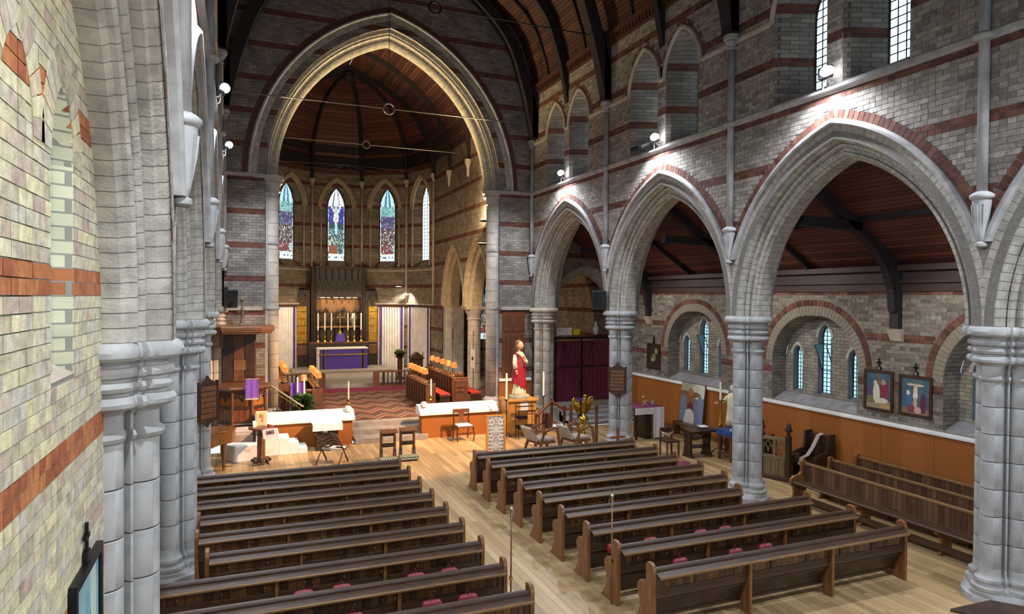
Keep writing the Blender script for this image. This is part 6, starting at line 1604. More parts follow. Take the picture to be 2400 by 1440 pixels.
# retable, candlesticks, crucifix
_keep = WOODD; WOODD = mat('black_oak', '#1e130e', '#33211a', .5, 6)
t = thing('reredos', 'dark carved oak reredos with traceried canopy and gilded wings', 'reredos', (4.50, 33.95, .78))
q = M(); q.box(-1.45, -.42, .0, 1.45, .30, 1.18); obj('gradine', q, WOODD, t, bevel=.01)
q = M(); q.box(-1.40, -.44, 1.14, 1.40, -.05, 1.22); obj('shelf', q, WOODM, t, bevel=.01)
q = M(); q.box(-1.18, .20, 1.18, 1.18, .32, 4.95); obj('backing', q, WOODD, t)
for s_ in (-1, 1):
    q = M(); q.box(s_*1.06, -.15, 1.2, s_*1.30, .3, 4.9); obj('pilaster', q, WOODD, t, bevel=.015)
    for k in range(3): q = M(); q.tube([(s_*(1.09+.08*k), -.17, 1.25), (s_*(1.09+.08*k), -.17, 4.8)], .022, 6); obj('reed', q, WOODD, t)
    q = M(); q.lathe([(.09, 4.85), (.05, 4.95), (.06, 5.05), (.01, 5.2)], (s_*1.18, 0, 0), 8); obj('finial', q, WOODD, t)
q = M(); q.box(-1.08, .02, 1.9, 1.08, .205, 2.0); q.box(-1.06, .17, 2.0, 1.06, .205, 3.42); obj('niche_back', q, mat('niche_brick', '#8a6346', '#a67b58', .7, 12), t)
q = M()
for k in range(3): q.box(-.95+.65*k, -.06, 3.385, -.40+.65*k, .02, 3.405)
obj('strip_lamp', q, glow('strip_light', '#ffe3b0', 6), t)
q = M(); q.box(-1.10, -.28, 3.40, 1.10, .22, 4.86); obj('canopy', q, WOODD, t)
for k in range(7):
    x = -.93+.31*k; q = M(); q.tube([(x-.14, -.30, 3.55), (x-.12, -.31, 4.0), (x, -.32, 4.45), (x+.12, -.31, 4.0), (x+.14, -.30, 3.55)], .022, 5); q.tube([(x, -.31, 4.45), (x, -.31, 4.80)], .022, 5); q.tube([(x-.07, -.30, 3.7), (x, -.31, 4.05), (x+.07, -.30, 3.7)], .018, 5); obj('canopy_tracery', q, WOODD, t)
    q = M(); q.lathe([(.01, 3.25), (.04, 3.33), (.03, 3.42)], (x, -.28, 0), 6); obj('pendant', q, WOODD, t)
q = M(); q.box(-1.15, -.33, 4.80, 1.15, .25, 4.90); obj('cornice', q, WOODD, t, bevel=.015)
DKFIG = mat('carved_figures', '#2d2a26', '#4b453c', .5, 20)
q = M()
for k in range(7):
    x = -.88+.29*k; h = .62+.12*sin(k*2.1); body_loft(q, [(2.0, x, .06, .12, .08), (2.0+h*.5, x, .06, .10, .07), (2.0+h, x, .06, .07, .05)], 12, .08, 5); q.ball((x+.03*sin(k*3), .03, 2.06+h), .065, 8, 6, (.9, .9, 1.2))
    q.tube([(x-.12, .05, 2.0+h*.9), (x, .04, 2.2+h*1.0), (x+.12, .05, 2.0+h*.9)], .03, 6)
o = obj('carved_relief', q, DKFIG, t, True); o['kind'] = 'stuff'
for s_ in (-1, 1):
    x0, x1 = s_*1.34, s_*2.12; a, b = min(x0, x1), max(x0, x1)
    q = M(); q.box(a, .05, 0, b, .20, 3.75); wg = obj('wing', q, WOODD, t, bevel=.01)
    q = M(); q.box(a+.16, .02, 1.15, b-.16, .06, 2.95); obj('gilded_panel', q, mat('gilt_damask', '#7a5a18', '#b88f2e', .4, 14, metal=.5, bump=.3) if 'gilt_damask' not in bpy.data.materials else bpy.data.materials['gilt_damask'], wg)
    q = M()
    for k in range(5): q.tube([(a+.2, .01, 1.3+.35*k), (b-.2, .01, 1.3+.35*k)], .015, 5)
    obj('gilt_line', q, GILT, wg)
    for k in range(2):
        xc = a+.24+(b-a-.48)*k; q = M(); q.tube([(xc-.12, .02, 2.98), (xc-.10, .0, 3.2), (xc, .0, 3.55), (xc+.10, .0, 3.2), (xc+.12, .02, 2.98)], .022, 5); obj('tracery', q, WOODM, wg)
    q = M(); q.box(b-.08 if s_ > 0 else a, .0, 0, b if s_ > 0 else a+.08, .22, 4.02); obj('post', q, WOODD, wg)
    q = M()
    for k in range(7): q.lathe([(.035, 3.74), (.05, 3.80), (.01, 3.9)], (a+.08+k*(b-a-.16)/6, .1, 0), 6)
    obj('cresting', q, WOODD, wg)
    q = M(); q.box(a+.12, .0, .55, b-.12, .06, 1.05); obj('carved_lower_panel', q, WOODM, wg, bevel=.02)
WOODD = _keep
for i, x in enumerate((-1.0, -.68, -.37, .42, .73, 1.06)):
    t = thing('altar_candlestick', 'tall white candle in brass altar candlestick on the reredos shelf', 'candlestick', (4.50+x, 33.62, 2.0), 0, 'six altar candles')
    q = M(); q.lathe([(.09, 0), (.085, .03), (.04, .08), (.025, .16), (.05, .20), (.02, .26), (.03, .40), (.02, .52), (.05, .56), (.06, .58)], n=12); obj('holder', q, BRASS, t, 50)
    q = M(); q.lathe([(.032, .57), (.032, 1.40), (.01, 1.42)], n=10); obj('candle', q, WAX, t, 40)
t = thing('altar_crucifix', 'brass crucifix on a purple veiled box at the centre of the reredos shelf', 'crucifix', (4.54, 33.60, 2.0))
q = M(); loft(q, [([(-.24, -.14), (.24, -.14), (.24, .14), (-.24, .14)], 0), ([(-.18, -.11), (.18, -.11), (.18, .11), (-.18, .11)], .40)]); obj('veil', q, PURPLE, t, bevel=.02)
q = M(); q.lathe([(.11, .40), (.10, .44), (.04, .50), (.03, .62), (.05, .66), (.025, .72), (.025, .95)], n=12); obj('stem', q, BRASS, t, 50)
q = M(); q.box(-.025, -.02, .9, .025, .02, 1.40); q.box(-.15, -.02, 1.18, .15, .02, 1.23); q.ball((-.15, 0, 1.205), .03, 6, 5); q.ball((.15, 0, 1.205), .03, 6, 5); q.ball((0, 0, 1.41), .03, 6, 5); obj('cross', q, BRASS, t)
t = thing('hanging_lamp', 'gilt hanging sanctuary lamp on a thin chain before the reredos', 'lamp', (5.05, 33.0, 0))
q = M(); q.tube([(0, 0, 3.45), (0, 0, 13.7)], .006, 5); obj('chain', q, IRON, t)
q = M(); q.lathe([(.01, 2.75), (.04, 2.8), (.02, 2.9), (.09, 3.1), (.10, 3.2), (.05, 3.32), (.06, 3.38), (.01, 3.45)], n=12); obj('lamp_body', q, mat('silver_gilt', '#b9a98c', '#d6c8ac', .3, 8, metal=.8), t, True)
# white curtains with purple edging
def curtain(p0, p1, lab, z0=.62, z1=3.72):
    p0 = Vector((*p0, 0)); p1 = Vector((*p1, 0)); d = (p1-p0); L = d.length; u = d/L; n = Vector((u.y, -u.x, 0))
    if n.dot(Vector((4.5, 29, 0))-p0) < 0: n = -n
    t = thing('apse_curtain', lab, 'curtain', tuple(p0), 0, 'white apse curtains'); nf = int(L/.13)
    f = lambda a: tuple(u*(L*a)+n*(.08+.03*sin(2*pi*nf*a)))
    q = M(); q.grid(lambda a, v: (f(a)[0], f(a)[1], z0+(z1-z0)*v), nf*8, 1); obj('cloth', q, mat('white_curtain', '#c9c2bd', '#dcd6d0', .8, 3) if 'white_curtain' not in bpy.data.materials else bpy.data.materials['white_curtain'], t, True)
    for a0, a1 in ((.05, .12), (.86, .93)):
        q = M(); q.grid(lambda a, v: tuple(Vector((*f(a0+(a1-a0)*a)[:2], z0+(z1-z0)*v))+n*.012), 8, 1); obj('purple_band', q, mat('purple_band', '#4a2f78', '#5a3d88', .8, 8) if 'purple_band' not in bpy.data.materials else bpy.data.materials['purple_band'], t, True)
    q = M(); q.tube([tuple(n*.08+Vector((0, 0, z1))), tuple(u*L+n*.08+Vector((0, 0, z1)))], .018, 6); obj('curtain_rail', q, IRON, t)
def lerp2(a, b, t): return (a[0]+(b[0]-a[0])*t, a[1]+(b[1]-a[1])*t)
curtain(lerp2(AP[1], AP[2], .05), lerp2(AP[1], AP[2], .62), 'white curtain with purple edging on the apse wall right of the gilded wing')
curtain(lerp2(AP[0], AP[1], .10), lerp2(AP[0], AP[1], .92), 'white curtain with purple edging next to the chancel side wall')
curtain(lerp2(AP[4], AP[3], .05), lerp2(AP[4], AP[3], .60), 'white curtain with purple edging on the apse wall left of the gilded wing')
curtain(lerp2(AP[5], AP[4], .10), lerp2(AP[5], AP[4], .92), 'white curtain with purple edging half hidden by the pulpit')
# processional cross, banner on pole
t = thing('processional_cross', 'slim brass processional cross against the golden pier', 'cross', (8.28, 27.0, ZC))
q = M(); q.tube([(0, 0, 0), (0, 0, 2.05)], .018, 8); obj('staff', q, WOODM, t); q = M(); q.box(-.02, -.15, 2.3, .02, .15, 2.34); q.box(-.02, -.025, 2.05, .02, .025, 2.5); q.ball((0, 0, 2.05), .05, 8, 6); obj('cross', q, BRASS, t)
t = thing('banner', 'small cream banner with dark emblem on a pole frame in the side arch', 'banner', (8.35, 24.5, ZC))
q = M(); q.tube([(0, 0, 0), (0, 0, 2.5)], .016, 8); obj('pole', q, WOODM, t)
q = M(); q.tube([(-.02, -.38, 2.05), (-.02, .38, 2.05)], .013, 6); obj('crossbar', q, WOODG, t)
q = M(); q.grid(lambda u, v: (-.03-.01*sin(u*9), -.26+.52*u, 1.05+.72*v), 10, 4); obj('cloth', q, CREAM, t, True)
q = M(); q.lathe([(.01, 0), (.07, .005), (.08, .012)], n=12); q.xf(Matrix.Translation((-.055, 0, 1.42)) @ Matrix.Rotation(pi/2, 4, 'Y')); obj('emblem', q, IRON, t)
q = M(); q.tube([(-.02, -.38, 2.05), (-.02, -.38, .9)], .01, 5); q.tube([(-.02, .38, 2.05), (-.02, .38, .9)], .01, 5); obj('side_cord', q, mat('green_cord', '#4b5a34', None, .8), t)
# chancel flood lamps on the south wall
for x, y, z, lab in ((7.30, 33.0, 4.75, 'slim bright lamp bar on the apse wall above the right curtain'), (7.62, 32.8, 4.35, 'black flood lamp throwing white light down the apse curtain')):
    t = thing('wall_lamp', lab, 'lamp', (x, y, z)); q = M(); q.box(-.14, -.06, 0, .14, .06, .05); obj('housing', q, IRON, t, bevel=.01); q = M(); q.box(-.12, -.05, -.012, .12, .05, .0); obj('lens', q, glow('lamp_lens', '#fff3dc', 14) if 'lamp_lens' not in bpy.data.materials else bpy.data.materials['lamp_lens'], t); q = M(); q.tube([(0, 0, .03), (.1, .25, .05)], .02, 6); obj('arm', q, IRON, t)
for x, sd in ((8.18, 1), (.82, -1)):
    t = thing('arch_lamp', 'warm flood lamp clamped inside the %s jamb of the chancel arch' % ('south' if sd > 0 else 'north'), 'lamp', (x-sd*.12, 22.72, 6.12)); q = M(); q.box(-.15, -.06, 0, .15, .06, .06); obj('housing', q, IRON, t, bevel=.01); q = M(); q.box(-.13, -.05, .06, .13, .05, .07); obj('lens', q, glow('warm_lens', '#ffdf9a', 14) if 'warm_lens' not in bpy.data.materials else bpy.data.materials['warm_lens'], t)
    q = M(); q.tube([(0, 0, .02), (sd*.50, .0, -.02)], .02, 6); obj('arm', q, IRON, t)

t = thing('chancel_spot', 'black flood lamp lighting the golden chancel wall beside the arch jamb', 'lamp', (8.32, 23.20, 7.0)); q = M(); q.box(-.16, -.06, 0, .06, .06, .08); obj('housing', q, IRON, t, bevel=.01); q = M(); q.box(-.14, -.05, .08, .04, .05, .09); obj('lens', q, bpy.data.materials['warm_lens'], t)
q = M(); q.tube([(.0, 0, .03), (.2, 0, .02)], .02, 6); obj('arm', q, IRON, t)
# ------------------------------------------------------------------ chapel screen with crimson curtains
t = thing('curtain_screen', 'black framed screen hung with long crimson curtains closing the chapel', 'screen', (10.45, YE+.02, .48)); L = 2.5
q = M(); q.box(0, -.05, 2.26, L, .05, 2.34)
for k in range(26): q.lathe([(.012, 2.34), (.02, 2.37), (.004, 2.42)], (.05+k*(L-.1)/25, 0, 0), 5)
obj('top_rail', q, IRON, t)
q = M(); q.box(0, -.03, 1.25, L, .0, 1.28); obj('mid_rail', q, IRON, t)
for x in (0, 1.05, L-.05): q = M(); q.box(x, -.04, 0, x+.05, .02, 2.28); obj('upright', q, IRON, t)
for a, b in ((.04, 1.04), (1.11, L-.04)):
    nf = int((b-a)/.11); q = M(); q.grid(lambda u, v: (a+(b-a)*u, .02+.035*sin(2*pi*nf*u), .02+2.18*v), nf*8, 1); obj('curtain', q, CRIMSON, t, True)
    q = M()
    for k in range(nf*2): q.tube([(a+(b-a)*(k+.5)/(nf*2)+.014*cos(2*pi*j/8), -.0, 2.235+.014*sin(2*pi*j/8)) for j in range(8)], .004, 4, True)
    obj('curtain_rings', q, BRASS, t)
q = M()
for x0 in (.35, 1.45):
    for k in range(12): q.tube([(x0+.1*sin(k*1.7), -.045, 1.35+.07*k), (x0+.05+.1*cos(k*1.3), -.045, 1.40+.07*k)], .008, 4)
obj('iron_scrollwork', q, IRON, t)
zt = 2.97
x = thing('storage_box', 'white cardboard box standing on top of the curtain screen', 'box', (10.80, YE+.08, zt-.08)); q = M(); q.box(-.30, -.12, 0, .30, .12, .26); obj('carton', q, WHITE, x, bevel=.005); q = M(); q.box(-.26, -.125, .17, -.12, -.118, .22); obj('label', q, REDC, x)
q = M(); q.box(-.31, -.13, .20, .31, .13, .27); obj('lid', q, WHITE, x)
x = thing('yellow_parcel', 'bright yellow box on top of the curtain screen', 'box', (11.32, YE+.08, zt-.08)); q = M(); q.box(-.12, -.1, 0, .12, .1, .22); obj('carton', q, mat('yellow_card', '#c9b81a', '#ddd02c', .5, 6), x, bevel=.01); q = M(); q.box(-.06, -.05, .22, .06, .05, .26); obj('bow', q, mat('pink_ribbon', '#b06fb8', None, .6), x)
x = thing('painted_vase', 'blue and white figured vase on top of the curtain screen', 'vase', (12.16, YE+.08, zt-.08)); q = M(); q.lathe([(.07, 0), (.06, .03), (.11, .14), (.12, .22), (.07, .32), (.05, .36), (.06, .42), (.03, .46)], n=16); obj('body', q, mat('willow_china', '#7a9a92', '#d9ddd6', .25, 18), x, True)
q = M(); q.ball((0, 0, .47), .03, 8, 6); obj('lid_knob', q, WHITE, x)
t = thing('pointed_panel', 'dark pointed wooden panel on the wall above the crimson curtains', 'wall panel', (12.0, 26.0, 2.8)); q = M(); q.prism([(-.35, 0), (.35, 0), (.35, .75), (.15, 1.0), (0, 1.06), (-.15, 1.0), (-.35, .75)], 'y', 0, .08); obj('board', q, WOODD, t)
t.location = (12.45, 30.40, 2.6)
# ------------------------------------------------------------------ side altar table
t = thing('side_altar', 'side table with maroon top and long white linen cloth', 'table', (11.50, 17.32, 0))
q = M(); q.box(-.62, -.32, .92, .38, .45, .97); obj('maroon_top', q, mat('maroon_cloth', '#6a1f47', '#7d2c57', .7, 10), t, bevel=.01)
for x, y in ((-.56, -.25), (.30, -.25), (-.56, .38), (.30, .38)): q = M(); q.box(x-.045, y-.045, 0, x+.045, y+.045, .92); obj('leg', q, WOODD, t)
q = M(); q.box(-.22, -.26, 0, -.02, .3, .9); obj('dark_panel', q, WOODD, t)
q = M(); q.grid(lambda u, v: (-.63+1.02*u, -.33-.008*sin(u*14), .76+.20*v), 30, 3); obj('cloth_front', q, LINEN, t, True)
q = M(); q.grid(lambda u, v: (.0+.39*u, -.345-.015*sin(u*11+1), .04+.92*v), 16, 4); obj('cloth_corner', q, LINEN, t, True)
q = M(); q.grid(lambda u, v: (.395+.015*sin(u*14), -.34+.78*u, .04+.92*v), 20, 4); obj('cloth_side', q, LINEN, t, True)
x = thing('altar_lamp', 'small clear lamp on a slim stem on the maroon-topped table', 'lamp', (11.32, 17.25, .97)); q = M(); q.lathe([(.06, 0), (.02, .04), (.01, .08), (.01, .25)], n=10); obj('stem', q, BRASS, x, True); q = M(); q.ball((0, 0, .28), .03, 8, 6); obj('globe', q, WAX, x, True)
for k, (xx, yy) in enumerate(((11.62, 17.55), (11.80, 17.42))):
    x = thing('photo_stand', 'small white framed card standing on the maroon-topped table', 'card', (xx, yy, .97), .3, 'framed cards on the side table'); q = M(); q.box(-.055, -.01, 0, .055, .01, .11); obj('frame', q, WHITE, x); q = M(); q.box(-.03, -.013, .03, .03, -.009, .085); obj('print', q, mat('sepia_print', '#7d6f5a', '#a5967d', .7, 40) if 'sepia_print' not in bpy.data.materials else bpy.data.materials['sepia_print'], x)
# leaning canvas
t = thing('leaning_painting', 'large unframed canvas of a white-skirted standing figure against the orange dado', 'painting', (12.55, 16.95, .02))
def lean(y, z, d=0): return (.22+z*.10+d, y, z)
q = M(); q.add([lean(-.58, .36), lean(.56, .36), lean(.56, 1.60), lean(-.58, 1.60), lean(-.58, .36, .04), lean(.56, .36, .04), lean(.56, 1.60, .04), lean(-.58, 1.60, .04)], [(0,1,2,3), (7,6,5,4), (0,4,5,1), (1,5,6,2), (2,6,7,3), (3,7,4,0)]); obj('canvas', q, mat('raw_canvas_edge', '#5a3a30', '#6b483a', .8, 6), t)
picture('painted_face', figure_mat('figure_painting', ('#5d6270', '#7d8290'), [(.5, .86, .75, .20, '#9fa089'), (.75, .80, .3, .18, '#c3c4b4'), (.42, .72, .42, .07, '#7a5b48'), (.44, .60, .15, .26, '#8a5a3a'), (.44, .76, .10, .08, '#a36f47'), (.44, .40, .12, .14, '#6d3038'), (.42, .14, .22, .24, '#c9c8bd'), (.15, .35, .12, .3, '#6f7f95'), (.82, .35, .14, .35, '#6b7b96')]), t, lean(.555, .365, -.004), lean(-.575, .365, -.004), lean(-.575, 1.595, -.004), lean(.555, 1.595, -.004))
q = M(); q.box(-.02, -.50, 0, .22, -.44, .40); q.box(-.02, .42, 0, .22, .48, .40); q.box(.0, -.5, .30, .25, .48, .37); obj('easel_frame', q, WOODM, t)
# dark lectern desk
t = thing('prayer_desk', 'dark wooden sloped desk with white sheet, beside the leaning canvas', 'desk', (11.40, 14.75, 0))
q = M(); q.box(-.42, -.26, .72, .42, .26, .77); q.xf(Matrix.Rotation(.10, 4, 'X')); obj('sloped_top', q, WOODD, t, bevel=.01)
for s_ in (-.30, .30):
    q = M(); q.prism([(-.22, 0), (.22, 0), (.16, .08), (.12, .3), (.15, .72), (-.15, .72), (-.12, .3), (-.16, .08)], 'x', s_-.035, s_+.035); obj('side', q, WOODD, t)
for z in (.25, .50): q = M(); q.box(-.30, -.14, z, .30, .14, z+.03); obj('shelf', q, WOODD, t)
q = M(); q.add([(-.02, -.18, .805), (.24, -.18, .805), (.24, .02, .825), (-.02, .02, .825)], [(0,1,2,3)]); q.add([(-.02, -.18, .80), (.24, -.18, .80), (.24, .02, .82), (-.02, .02, .82)], [(0,1,2,3)]); obj('sheet', q, WHITE, t)
t = thing('side_chair', 'dark wooden chair frame with rope beside the sloped desk', 'chair', (10.68, 15.0, 0))
q = M(); q.box(-.20, -.18, .40, .20, .18, .44); obj('seat', q, WOODD, t)
for x in (-.18, .18):
    for y in (-.16, .16): q = M(); q.box(x-.02, y-.02, 0, x+.02, y+.02, .40 if y < 0 else .75); obj('leg', q, WOODM, t)
q = M(); q.box(-.18, .145, .62, .18, .175, .75); obj('backrest', q, WOODD, t)
q = M(); q.tube([(-.18, .17, .66), (0, .05, .56), (.2, .12, .62)], .012, 6); obj('rope', q, CREAM, t, True)
# paschal candle
t = thing('paschal_candle', 'tall cream paschal candle on gilded stand with blue base', 'candlestick', (12.05, 14.62, 0))
for k in range(4): a = pi/4+pi/2*k; q = M(); q.tube([(0, 0, .22), (.15*cos(a), .15*sin(a), .14), (.24*cos(a), .24*sin(a), .01)], .014, 6); obj('foot', q, IRON, t)
q = M(); q.lathe([(.05, .15), (.07, .30), (.06, .36), (.09, .42), (.06, .48), (.09, .56), (.09, .72)], n=14); obj('base', q, mat('navy_enamel', '#1e2440', '#2b3357', .4, 8), t, 50)
q = M(); q.lathe([(.045, .70), (.045, .80), (.06, .83), (.045, .86), (.045, 1.44), (.12, 1.47), (.12, 1.49), (.05, 1.51)], n=14); obj('column', q, GILT, t, 40)
q = M(); q.lathe([(.030, 1.50), (.028, 1.96), (.008, 1.98)], n=12); obj('candle', q, WAX, t, 40)
# statue of a veiled lady mostly hidden by the column
t = thing('veiled_statue', 'cream statue of a veiled woman with open arms, half behind the column', 'statue', (12.72, 14.92, 0), -.9)
q = M(); q.box(-.18, -.16, 0, .18, .16, .72); obj('plinth', q, WOODM, t)
q = M(); body_loft(q, [(.72, 0, 0, .19, .16), (.9, 0, 0, .17, .14), (1.2, 0, 0, .15, .12), (1.45, 0, 0, .16, .11), (1.58, 0, 0, .13, .09), (1.62, 0, 0, .05, .05)], 30, .09, 9); obj('gown', q, TUNIC, t, True)
q = M(); q.ball((0, -.01, 1.72), .075, 12, 8, (.9, 1, 1.2)); obj('head', q, SKIN, t, True)
q = M(); q.grid(lambda u, v: ((.10+.10*v)*cos(pi*u), .03+(.10+.06*v)*sin(pi*u), 1.82-.85*v), 20, 8); q.ball((0, .02, 1.74), .09, 12, 8); obj('veil', q, mat('pale_blue_veil', '#aebcc4', '#c3ced4', .6, 8), t, True)
for s_ in (-1, 1):
    q = M(); q.tube([(s_*.13, 0, 1.52), (s_*.24, -.08, 1.36), (s_*.34, -.16, 1.34)], [.05, .05, .04], 8); obj('sleeve', q, TUNIC, t, True)
    q = M(); hand(q, (s_*.34, -.16, 1.34), (s_*.7, -.6, -.1), (0, 0, 1), .9); obj('hand', q, SKIN, t, True)
# blue-draped table and votive stand
t = thing('blue_draped_table', 'wooden table with royal blue cloth and small votives, behind the column', 'table', (12.10, 14.05, 0))
q = M(); q.box(-.38, -.25, .62, .42, .30, .66); obj('top', q, WOODM, t)
q = M(); q.box(-.40, -.27, .655, .44, .32, .80); obj('blue_cloth', q, mat('royal_blue', '#1f356b', '#2b4784', .7, 8), t, bevel=.01)
for x, y in ((-.33, -.2), (.36, -.2), (-.33, .25), (.36, .25)): q = M(); q.box(x-.03, y-.03, 0, x+.03, y+.03, .62); obj('leg', q, WOODM, t)
q = M(); q.box(-.33, -.2, .15, .36, .25, .18); obj('shelf', q, WOODM, t)
for k in range(6):
    x = thing('votive_cup', 'tiny clear votive cup on the royal blue cloth', 'candle', (11.80+.13*k, 13.90, .80), 0, 'votive cups on the blue cloth'); q = M(); q.lathe([(.022, 0), (.028, .05)], n=8); obj('cup', q, WAX, x)
t = thing('flower_basket', 'basket of mixed purple and cream flowers under the blue-draped table', 'flowers', (12.12, 13.95, .18)); q = M(); q.lathe([(.12, 0), (.16, .14)], n=12); obj('basket', q, WOODG, t)
q = M(); rg = random.Random(8)
for k in range(26): q.ball((rg.uniform(-.16, .16), rg.uniform(-.14, .14), .17+rg.uniform(0, .10)), .035, 6, 4)
o = obj('blooms', q, mat('mixed_blooms', '#5a3f63', '#a79a8a', .7, 14), t); o['kind'] = 'stuff'
# carved stall and seat by the column
t = thing('carved_stall', 'carved wooden stall front with two poppyhead finials beside the column', 'stall', (11.55, 12.52, 0), -.0)
x0, y0, x1, y1 = 0, 0, .22, -.62
d = Vector((x1, y1, 0)); Ls = d.length; u = d/Ls; ang = atan2(u.y, u.x); t.rotation_euler = (0, 0, ang)
q = M(); q.box(0, -.03, .10, Ls, .03, .52); obj('lower_panel', q, mat('pale_oak', '#6b5a3e', '#85724f', .45, 5, stretch=(5, 5, .7)), t)
PO = bpy.data.materials['pale_oak']
for k in range(3): q = M(); s_ = .03+(Ls-.06)*k/2; q.box(s_-.03, -.04, .08, s_+.03, .04, .95); obj('stile', q, PO, t)
q = M(); q.box(0, -.05, .92, Ls, .05, 1.0); obj('top_rail', q, PO, t, bevel=.01); q = M(); q.box(0, -.045, .50, Ls, .045, .57); obj('mid_rail', q, PO, t); q = M(); q.box(-.04, -.09, 0, Ls+.06, .09, .10); obj('plinth', q, WOODD, t, bevel=.01)
for k in range(2):
    c = Ls*(.25+.5*k); r = Ls*.19; q = M(); q.tube([(c-r, 0, .62), (c-r*.9, 0, .75), (c, 0, .90), (c+r*.9, 0, .75), (c+r, 0, .62)], .02, 6); q.tube([(c-r*.8, 0, .80), (c-.02, 0, .74), (c, 0, .62)], .014, 5); q.tube([(c+r*.8, 0, .80), (c+.02, 0, .74), (c, 0, .62)], .014, 5); obj('arch_tracery', q, PO, t)
    q = M(); q.tube([(c-r*.6, -.035, .16), (c-r*.6, -.035, .46)], .012, 5); q.tube([(c+r*.6, -.035, .16), (c+r*.6, -.035, .46)], .012, 5); obj('lancet_moulding', q, PO, t)
for s_ in (.0, Ls):
    q = M(); q.box(s_-.055, -.06, 0, s_+.055, .06, 1.06); obj('end_post', q, WOODD, t, bevel=.01)
    q = M(); q.lathe([(.03, 1.06), (.05, 1.09), (.03, 1.13), (.07, 1.18), (.08, 1.22), (.05, 1.27), (.06, 1.31), (.01, 1.38)], (s_, 0, 0), 8)
    for k in range(4): q.ball((s_+.07*cos(pi/2*k), .07*sin(pi/2*k), 1.20), .03, 6, 5)
    obj('poppyhead', q, WOODD, t, True)
q = M(); q.box(0, .03, .40, .06, .5, .95); q.box(Ls-.06, .03, .40, Ls, .55, .60); obj('return_side', q, WOODD, t)
t = thing('box_seat', 'dark high-sided wooden seat against the orange wall with towel draped over', 'seat', (12.62, 12.02, 0))
q = M(); q.box(.25, -.32, 0, .32, .35, 1.0); obj('back', q, WOODD, t, bevel=.01); q = M(); q.box(-.25, -.32, .38, .28, .35, .43); obj('seat', q, WOODD, t, bevel=.01)
for y in (-.34, .34): q = M(); q.prism([(-.28, 0), (-.28, .55), (-.1, .62), (.08, .66), (.12, 1.06), (.34, 1.06), (.34, 0)], 'y', y-.03, y+.03); obj('side', q, WOODD, t, bevel=.01)
x = thing('striped_stole', 'pink and white striped cloth draped over the dark box seat', 'cloth', (12.62, 12.02, 0))
def stole(u, v):
    P3 = [(.30, 1.03), (.18, .98), (.05, .72), (-.10, .52), (-.26, .46), (-.30, .30)]; f = v*(len(P3)-1); k = min(int(f), len(P3)-2); g = f-k
    return (P3[k][0]+(P3[k+1][0]-P3[k][0])*g, -.02+.12*v-.055+.11*u, P3[k][1]+(P3[k+1][1]-P3[k][1])*g)
q = M(); q.grid(stole, 4, 24); q.grid(lambda u, v: tuple(Vector(stole(u, v))+Vector((.006, 0, .006))), 4, 24); obj('cloth', q, mat('striped_cloth', '#9a7a80', '#cbbcb8', .8, 9, stretch=(1, 9, 1)), x, True)
x = thing('floor_cushion', 'maroon round cushion on the floor behind the pews', 'cushion', (10.3, 13.9, 0)); q = M(); q.lathe([(.0, .0), (.18, .01), (.21, .06), (.18, .12), (.0, .14)], n=18, cap=False); obj('pad', q, mat('maroon_velvet', '#6b1d3e', '#7d2a4c', .8, 8), x, True)
q = M(); q.tube([(.205*cos(2*pi*k/20), .205*sin(2*pi*k/20), .065) for k in range(20)], .008, 5, True); obj('piping', q, MAROON, x)
# ------------------------------------------------------------------ pictures (stations) on the walls
def station(P, s, z0, z1, w, num, pm, lab, flip=1, frame=WOODD, lettering=True):
    """framed picture on a wall: P(s, depth, z) with negative depth in front of the wall"""
    t = thing('framed_picture', lab, 'picture'); b = .055
    def bx(m, a, c, d0, d1, e, f):
        p = [P(a, d0, e), P(c, d0, e), P(c, d1, e), P(a, d1, e), P(a, d0, f), P(c, d0, f), P(c, d1, f), P(a, d1, f)]; m.add(p, [(0,3,2,1), (4,5,6,7), (0,1,5,4), (1,2,6,5), (2,3,7,6), (3,0,4,7)])
    for a, c, e, f in ((s-w, s+w, z0, z0+b), (s-w, s+w, z1-b, z1), (s-w, s-w+b, z0+b, z1-b), (s+w-b, s+w, z0+b, z1-b)): q = M(); bx(q, a, c, -.05, -.008, e, f); obj('frame_bar', q, frame, t)
    A, B = (s+w-b, s-w+b) if flip > 0 else (s-w+b, s+w-b)
    picture('painting', pm, t, P(A, -.028, z0+b), P(B, -.028, z0+b), P(B, -.028, z1-b), P(A, -.028, z1-b))
    q = M(); bx(q, s-w+.01, s+w-.01, -.024, -.010, z0+.01, z1-.01); obj('backing_board', q, WOODD, t)
    q = M(); bx(q, s-.012, s+.012, -.035, -.015, z1+.06, z1+.26); bx(q, s-.06, s+.06, -.035, -.015, z1+.155, z1+.185); obj('cross', q, IRON, t)
    q = M(); bx(q, s-.05, s+.05, -.04, -.01, z1, z1+.08); pl = obj('number_block', q, IRON, t)
    if num:
        c = bpy.data.curves.new('numerals', 'FONT'); c.body = num; c.size = .075; c.align_x = 'CENTER'; c.extrude = .001
        tmp = bpy.data.objects.new('n', c); me = bpy.data.meshes.new_from_object(tmp); bpy.data.objects.remove(tmp); bpy.data.curves.remove(c)
        me.materials.append(WHITE); o = obj('numerals', me, None, t)
        a, e = Vector(P(A, -.042, z1+.015)), Vector(P(B, -.042, z1+.015)); ux = (e-a).normalized(); n = ux.cross(Vector((0, 0, 1)))
        pc = Vector(P(s, -.042, z1+.015)); o.matrix_world = Matrix(((ux.x, 0, n.x, pc.x), (ux.y, 0, n.y, pc.y), (ux.z, 1, n.z, pc.z), (0, 0, 0, 1)))
    return t
SKY1 = ('#2c4a5c', '#44606e')
